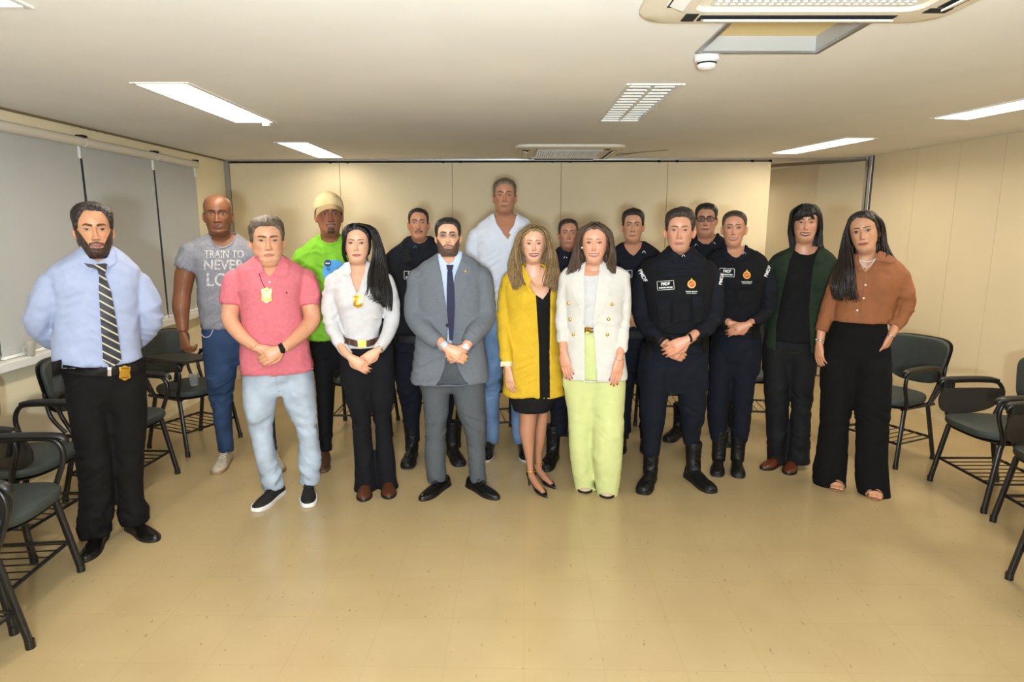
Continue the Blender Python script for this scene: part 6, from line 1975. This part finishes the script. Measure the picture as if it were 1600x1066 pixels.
# ------------------------------------------------------------------ woman in brown shirt, wide black trousers
def woman_brown():
    s = Person('person in rust brown shirt and wide black trousers, one hand in pocket', (1335, 764), 328, 392, 1353, hair_t=.012, bf=.9, bb=.94)
    s.set_feet([((1307, 769), (1304, 748)), ((1367, 783), (1361, 760))], .215, .115)
    s.head(dict(skin=rgb(196, 146, 114), fem=1, brow=BR, brow_t=1.0, jaw=.95, neck=.9, lip=rgb(160, 84, 76), smile=.3, ears=1), wide=1.0, yaw=-6, roll=-10,
           style=dict(line='long', top=.012, side=.011, tilt=-.01, rough=.002, clump=.004, seed=10), hair_mat=H_DARK)
    rows = [(394, 1340, 1376), (401, 1328, 1396), (408, 1318, 1408), (416, 1310, 1416), (428, 1307, 1418), (450, 1306, 1410), (475, 1305, 1401), (490, 1303, 1397), (500, 1303, 1391)]
    bust = (1357, 448, .075, .030, .064)
    s.core(rows + [(512, 1306, 1388)], bust=bust, grow=-.035)
    BS = cloth('rust_shirt', rgb(142, 90, 58), .75, var=.05, fold=.8)
    aL = [(1315, 430, 0, 14), (1301, 462, .0, 13), (1292, 490, .0, 12.5), (1284, 518, .03, 10.5)]
    aR = [(1408, 431, 0, 15), (1417, 460, -.01, 14), (1416, 484, -.02, 13.5), (1405, 503, .0, 11), (1398, 512, .02, 9.5)]
    neck = [(1340, 386), (1341, 408), (1346, 418), (1353, 427), (1360, 420), (1370, 406), (1374, 386)]
    sh = s.garment('shirt', BS, rows, (aL, aR), cut=[neck], bust=bust, amp=.003, seed=16)
    s.hand((1280, 536, .045), (.10, -.12, -1), (-.6, -.75, 0), -1, L=.18, fem=True, curls=(16, 22, 16), thumb_in=.8, arm=[(1284, 512, .03, 7.5), (1281, 537, .045, 6.5)])
    s.hand((1392, 524, .04), (-.30, .05, -1), (.85, -.5, .1), 1, L=.17, fem=True, curls=(10, 14, 10), arm=[(1401, 508, .01, 8), (1392, 525, .04, 6.5)])
    # open sandals: bare toes
    WTR = cloth('wide_black_trousers', rgb(9, 8, 9), .9, fold=.5)
    tr = s.trousers('trousers', WTR, [(490, 1307, 1389), (500, 1304, 1386), (515, 1300, 1390), (540, 1288, 1394), (570, 1281, 1396), (604, 1280, 1396)],
               [[(585, 1280, 1336), (620, 1281, 1334), (660, 1280, 1328), (700, 1275, 1326), (740, 1269, 1323), (758, 1271, 1323), (768, 1280, 1322)], [(585, 1330, 1396), (620, 1334, 1394), (660, 1336, 1391), (700, 1336, 1389), (740, 1335, 1391), (764, 1338, 1393), (780, 1344, 1393)]], dr=.8, seed=17, amp=.002)
    for h, t, a in s.feet:
        d = (t - h) / np.linalg.norm(t - h); sd = np.array([-d[1], d[0], 0]); bm = bmesh.new()
        tube(bm, [h + d * .04 + [0, 0, .10], h + d * .08 + [0, 0, .075], h + d * .13 + [0, 0, .040], h + d * .175 + [0, 0, .026]], [.03, .034, .034, .032], 14, flat=.7, smooth=3, up=(0, 0, 1))
        for k in range(5):
            c = h + d * .172 + sd * (.030 - .0145 * k); e = c + d * (.040 - .0035 * k - (.004 if k == 0 else 0))
            tube(bm, [c + [0, 0, .028], e + [0, 0, .020]], [.011 if k == 0 else .0085, .009 if k == 0 else .0072], 8, round_ends=True)
        tube(bm, [h + d * .05 + [0, 0, .08], h + d * .05 + [0, 0, .4], [s.hx - .06 + (h + d * .05)[0] * .25, .0, s.hip + .12]], [.032, .04, .05], 12, smooth=4); s.limb.append(bm)
        bm = shoe_sole(h, t, 'dress', .012, .95, 1.0); sl = link_bm('sandal', bm, mat('tan_sandal', rgb(150, 110, 72), .5), s.root, angle=.8)
        bm = bmesh.new()
        for u in (.58, .70): tube(bm, [h + d * u * .24 - sd * .045 + [0, 0, .012], h + d * u * .24 - sd * .03 + [0, 0, .044], h + d * u * .24 + [0, 0, .062 - .03 * (u - .6)], h + d * u * .24 + sd * .03 + [0, 0, .044], h + d * u * .24 + sd * .045 + [0, 0, .012]], .006, 8, smooth=4)
        link_bm('strap', bm, bpy.data.materials['tan_sandal'], sl, smooth=True)
    s.finish(); s.bvh(s.full, s.body.data)
    s.patch('collar', [(1372, 394), (1376, 392), (1390, 398), (1402, 405), (1394, 411), (1376, 408), (1368, 408)], BS, .004, .009, parent=sh)
    s.patch('collar', [(1342, 396), (1338, 398), (1334, 408), (1344, 424), (1350, 424), (1343, 410)], BS, .004, .009, parent=sh)
    s.patch('placket', [(1352, 428), (1357, 427), (1350, 500), (1344, 500)], BS, .002, .003, parent=sh)
    for x, y in ((1352.3, 445.5), (1349.5, 466), (1339.5, 485)): s.dot('button', x, y, .006, M_btn, .006, parent=sh)
    for pts in ([(1341, 404), (1348, 408), (1356, 409), (1364, 407), (1371, 402)], [(1342, 406), (1348, 414), (1354, 418), (1360, 414), (1368, 405)]):
        s.line('necklace', pts, .0020, bpy.data.materials['pearl'], .003)
    s.dot('pendant', 1353, 420, .005, M_gold, .004)
    s.line('watch', [(1274, 530), (1280, 532), (1286, 532)], .005, M_silver, .002); s.line('bracelet', [(1386, 521), (1391, 525), (1396, 527)], .003, M_silver, .002)
    s.dot('earring', 1377, 366, .006, M_gold, .006, flat=1)
    s.bvh(s.legmesh); s.patch('waistband', [(1303, 500), (1386, 502), (1387, 511), (1300, 509)], WTR, .002, .004, parent=tr)
    s.locks([(1352, 330, .08), (1334, 338, .08), (1324, 356, .06), (1325, 376, .06), (1333, 400, .10), (1338, 420, .14), (1336, 445, .16), (1340, 472, .15)], [(1354, 329, .0), (1330, 342, .02), (1320, 364, .0), (1313, 392, .0), (1306, 420, .06), (1302, 445, .12), (1304, 460, .12), (1308, 470, .12)], 44, r=(.006, .010, .003), wave=.012, seed=21)
    s.locks([(1354, 330, .06), (1370, 338, .07), (1377, 352, .04), (1378, 372, .01), (1380, 392, .02), (1378, 402, .05)], [(1352, 329, .0), (1374, 342, .0), (1382, 360, -.03), (1386, 380, -.04), (1394, 398, -.02), (1398, 404, .0)], 22, r=(.006, .010, .004), wave=.005, seed=22)
    s.locks([(1342, 331, -.03), (1326, 350, -.06), (1320, 385, -.09), (1316, 425, -.09)], [(1362, 331, -.03), (1380, 350, -.06), (1382, 385, -.09), (1380, 415, -.09)], 18, r=(.012, .018, .008), wave=.006, seed=23)
    s.locks_done(H_DARK)
woman_brown()
# ------------------------------------------------------------------ police officers in navy
NAVY = cloth('navy_uniform', rgb(15, 18, 27), .85, var=.08, fold=.7)
NAVYT = cloth('navy_uniform_trousers', rgb(14, 18, 30), .85, var=.08, fold=.7)
VEST = cloth('black_vest', rgb(12, 13, 17), .85, bump=.6, bs=300, fold=.2)
H_MID = hairmat('mid_brown_hair', rgb(62, 48, 38))
M_boot = mat('dull_boot_leather', rgb(15, 14, 14), .5, bump=.2, bscale=60, spec=.35)
M_shield = mat('shield_gold', rgb(214, 168, 60), .5); M_red = mat('shield_red', rgb(190, 60, 36), .6); M_grn = mat('shield_green', rgb(60, 110, 60), .6)
def emblem(s, cx, cy, r, par):
    c = lambda rr, n=20: [(cx + rr * math.cos(t), cy + rr * math.sin(t)) for t in np.linspace(0, 2 * PI, n, endpoint=False)]
    e = s.patch('emblem', c(r), M_shield, .003, .002, res=1.6, parent=par, label='round gold and red police emblem')
    s.patch('spike', [(cx - r * .35, cy - r * .85), (cx, cy - r * 1.5), (cx + r * .35, cy - r * .85)], M_shield, .002, .002, res=1.6, parent=e)
    s.patch('centre', c(r * .70, 16), M_red, .006, .001, res=1.6, parent=e)
    for k in range(2):
        q = np.array([(-.5, .25 - .38 * k), (.42, -.25 - .30 * k + .1), (.5, -.12 - .3 * k + .1), (-.42, .38 - .38 * k)]) * r
        s.patch('band', [(cx + a, cy + b_) for a, b_ in q], M_shield, .008, .001, res=2, parent=e)
    s.text('lettering', 'POLÍCIA MILITAR', cx, cy + r * 1.75, r * .38, r * 2.75, M_wtext, off=.007, parent=par, bold=.02)
    s.text('lettering', 'DISTRITO FEDERAL', cx, cy + r * 2.2, r * .22, r * 2.4, M_wtext, off=.007, parent=par)
def name_tape(s, cx, cy, w, h, par, ang=0):
    a = math.radians(ang); R = lambda x, y: (cx + x * math.cos(a) + y * math.sin(a), cy - x * math.sin(a) + y * math.cos(a))
    t = s.patch('name_tape', [R(-w, -h), R(w, -h), R(w, h), R(-w, h)], VEST, .003, .002, res=2, parent=par)
    for p, q in (((-w, -h), (w, -h)), ((w, -h), (w, h)), ((w, h), (-w, h)), ((-w, h), (-w, -h))):
        s.line('tape_border', [R(*p), R(*q)], .0016, M_wtext, .006, parent=t, smooth=3, n=6)
    c = R(0, -h * .35); s.text('lettering', 'PMDF', c[0], c[1], h * .75, w * 1.05, M_wtext, ang=ang, off=.007, parent=t, bold=.03)
    x = -w * .8
    q = np.random.default_rng(int(cx))
    while x < w * .8:
        l = q.uniform(.06, .16) * w; s.patch('name_mark', [R(x, h * .35), R(x + l, h * .35), R(x + l, h * .68), R(x, h * .68)], M_wtext, .005, .001, res=3, parent=t); x += l + .06 * w
def chevron(s, x, y, par, k=1):
    s.line('rank_mark', [(x - 2.5, y + 1.5 * k), (x, y - 2), (x + 2.5, y + 1.5)], .0022, M_wtext, .010, parent=par, smooth=2, n=6)
def officer(label, base, crown, chin, cx, feet, hp, style, hm, rows, neck, aL, aR, hips, legs, hands, bf=1.05, hair_t=.010, vest=None, wide=1.0, yaw=0, pitch=0, bust=None, seed=0, boots=True, fem=False, collar=None):
    s = Person(label, base, crown, chin, cx, hair_t=hair_t, bf=bf)
    s.set_feet(feet, .27 if fem else .30)
    s.head(hp, wide=wide, yaw=yaw, pitch=pitch, style=style, hair_mat=hm)
    s.core(rows[:5])
    sh = s.garment('uniform_shirt', NAVY, rows, (aL, aR), cut=[neck], amp=.004, seed=seed, bust=bust)
    shf = s.full
    s.vest = None
    if vest:
        r0 = [r for r in rows if vest[0] <= r[0] <= vest[1]]
        bm = bmesh.new(); rings_bm(bm, s.torso_rings(r0, vest[2]))
        me = remesh(bm, .009, 4)
        if bust: s.add_bust(me, bust)
        wrinkle(me, .002, (9, 9, 20), seed + 3); s.full = me.copy(); me.name = 'vest'
        s.cut(me, [(p[0], p[1] + 6) for p in neck]); s.vest = link_mesh('vest', me, VEST, s.root)
    vf = s.full
    for h in hands: s.hand(*h[0], **h[1])
    s.finish()
    s.trousers('trousers', NAVYT, hips, legs, seed=seed, amp=.004)
    s.allbvh = lambda: s.bvh(shf, vf, s.body.data)
    s.allbvh()
    if collar:
        s.patch('collar', collar[0], NAVY, .006, .006, parent=sh); s.patch('collar', collar[1], NAVY, .006, .006, parent=sh)
    s.shirt = sh
    py = hips[0][0]; xl, xr = hips[0][1], hips[0][2]
    s.bvh(shf, vf, s.legmesh)
    b_ = s.patch('duty_belt', [(xl + 1, py - 6), ((xl + xr) / 2, py - 4), (xr - 1, py - 6), (xr - 1, py + 5), ((xl + xr) / 2, py + 7), (xl + 1, py + 5)], M_belt, .010, .010, res=4)
    s.patch('pouch', [(xr - 12, py - 8), (xr - 1, py - 8), (xr - 1, py + 14), (xr - 12, py + 14)], M_blackpl, .016, .035, res=4, parent=b_)
    s.patch('holster', [(xl - 1, py - 6), (xl + 9, py - 6), (xl + 9, py + 26), (xl + 2, py + 34), (xl - 1, py + 30)], M_blackpl, .012, .035, res=4, parent=b_)
    s.shoes('boot', M_boot, M_bsole, base=.02, sole_th=.024, shaft=.26, laces=M_belt, scale=.9 if fem else 1.0)
    s.allbvh()
    return s
# moustached officer behind the suit
s = officer('person in navy police uniform with moustache, black radio on the chest, standing behind', (675, 715), 324, 374, 654,
    [((635, 734), (650, 703)), ((720, 730), (700, 702))], dict(skin=rgb(176, 124, 94), beard='stache', beard_h=.003, brow=BR, brow_t=1.1, lip=rgb(160, 100, 88), ear_out=30), dict(line='short', top=.005, side=.003, seed=11), H_BLACK,
    [(371, 636, 674), (378, 630, 684), (386, 620, 694), (394, 610, 704), (404, 604, 709), (430, 606, 705), (480, 610, 700), (520, 610, 700), (548, 608, 703)],
    [(640, 362), (642, 377), (655, 381), (667, 377), (670, 362)],
    [(613, 412, 0, 15), (606, 450, 0, 13.5), (606, 490, -.02, 12.5), (622, 522, -.12, 10), (645, 534, -.18, 8)], [(700, 412, 0, 15), (706, 450, 0, 13.5), (706, 490, -.02, 12.5), (690, 522, -.12, 10), (668, 534, -.18, 8)],
    [(530, 610, 702), (550, 609, 704), (566, 610, 703), (582, 611, 702)], [[(572, 611, 658), (600, 618, 660), (630, 626, 659), (655, 630, 656), (690, 636, 656)], [(572, 654, 702), (600, 662, 708), (630, 670, 709), (655, 676, 706), (690, 682, 704)]],
    [(((646, 535, -.18), (1, .1, -.3), (0, 1, 0), 1), {}), (((667, 535, -.20), (-1, .1, -.3), (0, 1, 0), -1), {})], vest=(386, 520, .016), wide=.98, pitch=-4, seed=21,
    collar=([(637, 372), (641, 370), (646, 378), (655, 381), (652, 390), (639, 386)], [(673, 372), (669, 370), (664, 378), (656, 381), (659, 390), (672, 386)]))
r_ = s.patch('radio', [(629, 389), (640, 388), (642, 408), (631, 410)], M_blackpl, .008, .03, res=3)
s.line('radio_cord', [(632, 388), (630, 381), (636, 377)], .004, M_blackpl, .01, parent=r_)
name_tape(s, 644, 430, 12.5, 6, s.vest or s.shirt); chevron(s, 649, 386, s.shirt)
# officer between the two women
s = officer('person in navy police uniform standing between the yellow blazer and white blazer', (880, 722), 341, 389, 887.5,
    [((850, 738), (874, 706)), ((912, 735), (904, 704))], dict(skin=rgb(166, 116, 90), brow=BR, lip=rgb(150, 96, 84), jaw=1.04, beard='shadow', beard_a=.2, beard_col=rgb(60, 46, 40), ear_out=26), dict(line='short', top=.008, side=.004, seed=12), H_DARK,
    [(386, 872, 905), (392, 866, 914), (398, 856, 922), (405, 848, 930), (414, 844, 933), (450, 848, 928), (490, 850, 926), (520, 850, 927), (546, 849, 928)],
    [(875, 378), (877, 390), (889, 394), (900, 390), (902, 378)],
    [(853, 420, 0, 13), (848, 455, 0, 12), (848, 490, -.02, 11), (862, 518, -.12, 9), (882, 530, -.18, 7)], [(925, 420, 0, 13), (929, 455, 0, 12), (929, 490, -.02, 11), (914, 518, -.12, 9), (896, 530, -.18, 7)],
    [(530, 850, 928), (548, 849, 929), (562, 849, 929), (576, 850, 928)], [[(566, 850, 891), (608, 856, 888), (640, 859, 886), (680, 861, 884)], [(566, 887, 928), (608, 890, 924), (640, 893, 920), (680, 895, 918)]],
    [(((883, 531, -.18), (1, .1, -.3), (0, 1, 0), 1), {}), (((895, 531, -.20), (-1, .1, -.3), (0, 1, 0), -1), {})], yaw=4, pitch=-4, seed=22,
    collar=([(871, 387), (875, 385), (880, 391), (889, 394), (886, 404), (873, 400)], [(906, 386), (902, 385), (898, 391), (890, 394), (893, 404), (905, 400)]))
chevron(s, 883.5, 402, s.shirt)
# young officer with open collar, behind the white blazer
s = officer('person in navy police uniform with short black hair, right of the white blazer', (990, 703), 326, 377, 989,
    [((966, 711), (972, 690)), ((1012, 711), (1008, 690))], dict(skin=rgb(186, 134, 104), brow=BR, brow_t=1.1, lip=rgb(160, 104, 92), smile=.15, ear_out=32), dict(line='short', top=.013, side=.006, front=.004, seed=13, rough=.003), H_BLACK,
    [(378, 971, 1007), (384, 962, 1018), (391, 952, 1028), (398, 946, 1035), (408, 944, 1038), (440, 948, 1034), (485, 952, 1030), (515, 951, 1030), (540, 950, 1031)],
    [(974, 366), (975, 384), (981, 394), (989.5, 400), (998, 394), (1004, 384), (1005, 366)],
    [(954, 414, 0, 13), (950, 446, 0, 12), (953, 472, .03, 11.5), (967, 485, .13, 9.5), (980, 492, .17, 8)], [(1028, 414, 0, 13), (1033, 446, 0, 12), (1029, 472, .03, 11.5), (1013, 485, .13, 9.5), (1001, 492, .17, 8)],
    [(522, 951, 1030), (540, 950, 1031), (556, 950, 1031), (570, 951, 1030)], [[(560, 951, 993), (600, 957, 990), (640, 962, 986), (676, 965, 985)], [(560, 989, 1030), (600, 994, 1026), (640, 998, 1022), (676, 1000, 1020)]],
    [(((981, 490, .20), (.75, -.1, -.55), (-.1, -.97, .2), -1), dict(arm=[(972, 484, .16, 6), (981, 490, .20, 5.8)], curls=(24, 36, 26))), (((1001, 491, .17), (-.75, -.1, -.5), (.1, -.97, .2), 1), dict(arm=[(1010, 485, .14, 6), (1001, 491, .17, 5.8)], curls=(14, 26, 20)))], seed=23,
    collar=([(970, 380), (974, 378), (977, 388), (987, 400), (980, 402), (969, 392)], [(1008, 380), (1004, 378), (1001, 388), (991, 400), (998, 402), (1010, 392)]))
name_tape(s, 976, 428, 11.5, 5.5, s.shirt); chevron(s, 1006, 394, s.shirt)
# officer with glasses behind
s = officer('person in navy police uniform wearing dark framed glasses, standing farthest back', (1100, 690), 317, 367, 1103,
    [((1041, 692), (1062, 679)), ((1140, 700), (1134, 682))], dict(skin=rgb(182, 130, 102), brow=BR, brow_t=1.2, lip=rgb(144, 90, 80), jaw=1.1, full=.6, smile=.35, double=.3, neck=1.1), dict(line='short', top=.010, side=.004, seed=14), H_BLACK,
    [(366, 1086, 1122), (372, 1079, 1131), (379, 1070, 1138), (386, 1063, 1143), (396, 1060, 1146), (430, 1063, 1143), (480, 1066, 1140), (512, 1066, 1140), (536, 1065, 1141)],
    [(1088, 356), (1089, 374), (1098, 381), (1107, 382), (1114, 376), (1120, 366), (1121, 356)],
    [(1069, 404, 0, 13), (1064, 440, 0, 12), (1064, 475, -.02, 11), (1078, 505, -.12, 9), (1096, 517, -.18, 7)], [(1137, 404, 0, 13), (1143, 440, 0, 12), (1143, 475, -.02, 11), (1129, 505, -.12, 9), (1112, 517, -.18, 7)],
    [(518, 1066, 1140), (534, 1065, 1141), (548, 1065, 1142), (560, 1066, 1141)], [[(552, 1064, 1104), (590, 1060, 1094), (630, 1059, 1084), (664, 1059, 1079)], [(552, 1102, 1142), (590, 1112, 1146), (630, 1119, 1145), (668, 1124, 1144)]],
    [(((1097, 518, -.18), (1, .1, -.3), (0, 1, 0), 1), {}), (((1111, 518, -.20), (-1, .1, -.3), (0, 1, 0), -1), {})], wide=1.02, seed=24,
    collar=([(1084, 366), (1088, 365), (1091, 376), (1101, 384), (1096, 390), (1084, 384)], [(1124, 365), (1120, 364), (1117, 376), (1108, 384), (1113, 390), (1126, 382)]))
chevron(s, 1088, 383, s.shirt); chevron(s, 1115, 380, s.shirt)
s.glasses(M_belt, .0022, .0245, .0165)
# front officer
s = officer('person in navy police uniform at front, vest with pouches, hands folded', (1050, 757), 326, 392, 1062,
    [((1003, 774), (1022, 742)), ((1115, 772), (1076, 746))], dict(skin=rgb(204, 150, 122), brow=rgb(44, 32, 26), brow_t=1.0, lip=rgb(172, 104, 96), ear_out=38, jaw=1.0, eye_open=.8, neck=1.1, beard='shadow', beard_a=.10, beard_col=rgb(80, 60, 50)), dict(line='short', top=.016, side=.006, front=.004, quiff=.004, rough=.003, clump=.005, seed=15), H_BROWN,
    [(386, 1043, 1084), (395, 1032, 1094), (405, 1020, 1104), (412, 1010, 1112), (424, 1005, 1117), (445, 1008, 1113), (480, 1015, 1106), (516, 1017, 1103), (544, 1011, 1108)],
    [(1045, 376), (1047, 389), (1054, 396), (1063, 399), (1073, 395), (1080, 388), (1082, 376)],
    [(1010, 433, 0, 18.5), (1004, 466, 0, 16.5), (1007, 500, .02, 16), (1022, 522, .12, 13.5), (1038, 536, .17, 11)], [(1111, 433, 0, 18.5), (1116, 466, 0, 16.5), (1110, 500, .02, 16), (1096, 518, .13, 13.5), (1082, 528, .19, 11)],
    [(532, 1010, 1109), (552, 1001, 1108), (580, 996, 1107), (602, 996, 1107)], [[(590, 996, 1056), (628, 1000, 1042), (650, 1001, 1040), (675, 1002, 1037), (700, 1001, 1033), (712, 1003, 1032)], [(590, 1053, 1107), (628, 1060, 1103), (650, 1063, 1101), (675, 1065, 1097), (697, 1064, 1096)]],
    [(((1075, 531, .25), (-.84, -.1, -.48), (.1, -.97, .2), 1), dict(L=.195, curls=(16, 30, 22), arm=[(1086, 523, .19, 8.5), (1074, 532, .25, 8)])), (((1043, 540, .20), (.8, -.1, -.5), (-.1, -.97, .1), -1), dict(L=.19, curls=(42, 55, 40), arm=[(1034, 532, .17, 8.5), (1044, 541, .20, 8)]))],
    vest=(398, 518, .020), seed=25, bf=1.1,
    collar=([(1041, 386), (1046, 383), (1052, 392), (1063, 399), (1059, 411), (1042, 404)], [(1086, 386), (1081, 383), (1075, 392), (1064, 399), (1068, 411), (1086, 404)]))
v = s.vest
name_tape(s, 1040, 446, 13, 6.8, v, 4); emblem(s, 1080.7, 444, 6.6, v)
chevron(s, 1051.5, 397.5, s.shirt); chevron(s, 1068, 400, s.shirt)
s.text('sleeve_lettering', 'PMDF', 1004.5, 431, 6.2, 21, M_wtext, ang=-62, off=.005, parent=s.shirt, bold=.03)
s.text('sleeve_lettering', 'PMDF', 1127, 436, 5, 18, M_wtext, ang=80, off=.005, parent=s.shirt, bold=.03)
for q in ([(1028, 472), (1046, 470), (1048, 510), (1031, 514)], [(1082, 465), (1097, 463), (1096, 502), (1083, 505)]):
    p_ = s.patch('pouch', q, VEST, .004, .03, res=3, parent=v); s.patch('pouch_flap', [(a, b_ if i > 1 else b_ - 1) for i, (a, b_) in enumerate([q[0], q[1], (q[1][0], q[1][1] + 13), (q[0][0], q[0][1] + 13)])], NAVY, .034, .004, res=3, parent=p_)
s.patch('pouch', [(1051, 474), (1078, 472), (1078, 500), (1052, 504)], VEST, .004, .02, res=3, parent=v)
s.patch('torch', [(1052, 470), (1058, 470), (1060, 498), (1054, 499)], VEST, .02, .02, res=3, parent=v)
for y in (418, 424, 430): s.line('webbing', [(1026, y), (1062, y + 2), (1100, y)], .0028, NAVY, .002, parent=v, smooth=6)
s.bvh(s.body.data); s.line('watch', [(1077, 523), (1080, 529), (1080, 534)], .007, M_blackpl, .002)
# woman officer
s = officer('person in navy police uniform, woman smiling with hair tied back, hands folded', (1138, 732), 328, 383, 1147,
    [((1120, 746), (1124, 712)), ((1154, 748), (1148, 713))], dict(skin=rgb(196, 142, 112), fem=1, brow=rgb(50, 36, 28), lip=rgb(168, 96, 86), smile=.9, teeth=.7, jaw=.94, neck=.92, ear_out=34), dict(line='back', top=.007, side=.005, rough=.001, clump=.001, seed=16), H_MID,
    [(385, 1134, 1166), (391, 1125, 1179), (398, 1115, 1190), (406, 1109, 1196), (418, 1108, 1199), (445, 1111, 1194), (480, 1115, 1187), (505, 1116, 1186), (522, 1115, 1188)],
    [(1134, 372), (1134, 390), (1140, 399), (1150, 403), (1159, 400), (1164, 391), (1164, 372)],
    [(1113, 421, 0, 14), (1106, 455, 0, 13), (1108, 482, .02, 12), (1123, 497, .11, 10.5), (1136, 503, .16, 8.5)], [(1192, 421, 0, 14), (1202, 455, 0, 13.5), (1199, 484, .02, 12.5), (1186, 498, .11, 10.5), (1174, 504, .17, 8.5)],
    [(514, 1116, 1188), (532, 1112, 1191), (556, 1109, 1190), (578, 1108, 1188)], [[(566, 1107, 1147), (600, 1106, 1141), (640, 1104, 1138), (672, 1107, 1136), (697, 1112, 1135)], [(566, 1142, 1188), (600, 1143, 1180), (640, 1144, 1174), (672, 1142, 1172), (697, 1142, 1166)]],
    [(((1170, 507, .20), (-.86, -.1, -.36), (.1, -.97, .25), 1), dict(L=.175, fem=True, curls=(18, 30, 22), arm=[(1180, 500, .15, 6.5), (1169, 507, .20, 6)])), (((1141, 505, .17), (.85, -.1, -.4), (-.1, -.97, .1), -1), dict(L=.175, fem=True, curls=(42, 55, 40), arm=[(1132, 500, .14, 6.5), (1142, 506, .17, 6)]))],
    vest=(391, 506, .014), bust=(1152, 440, .07, .020, .058), seed=26, bf=.95, fem=True, wide=1.0,
    collar=([(1131, 384), (1135, 382), (1137, 394), (1148, 404), (1140, 408), (1128, 396)], [(1168, 384), (1164, 382), (1162, 394), (1152, 404), (1160, 408), (1172, 396)]))
v = s.vest
name_tape(s, 1136, 426, 11.5, 6.3, v, -3); emblem(s, 1167, 430, 6.0, v)
s.text('sleeve_lettering', 'PMDF', 1199.5, 424, 5.5, 18, M_wtext, ang=68, off=.005, parent=s.shirt, bold=.03)
chevron(s, 1163, 396, s.shirt)
for q in ([(1120, 452), (1146, 454), (1146, 474), (1121, 473)], [(1152, 454), (1182, 452), (1181, 473), (1152, 474)]): s.patch('pouch', q, VEST, .004, .014, res=3, parent=v)
# hair bun behind the head
bm = bmesh.new(); bmesh.ops.create_uvsphere(bm, u_segments=16, v_segments=10, radius=.045, matrix=Matrix.Translation(s.T(np.array([[0, .125, .13]]))[0])); link_bm('bun', bm, H_DARK, s.hair, smooth=True)
bpy.context.view_layer.update()
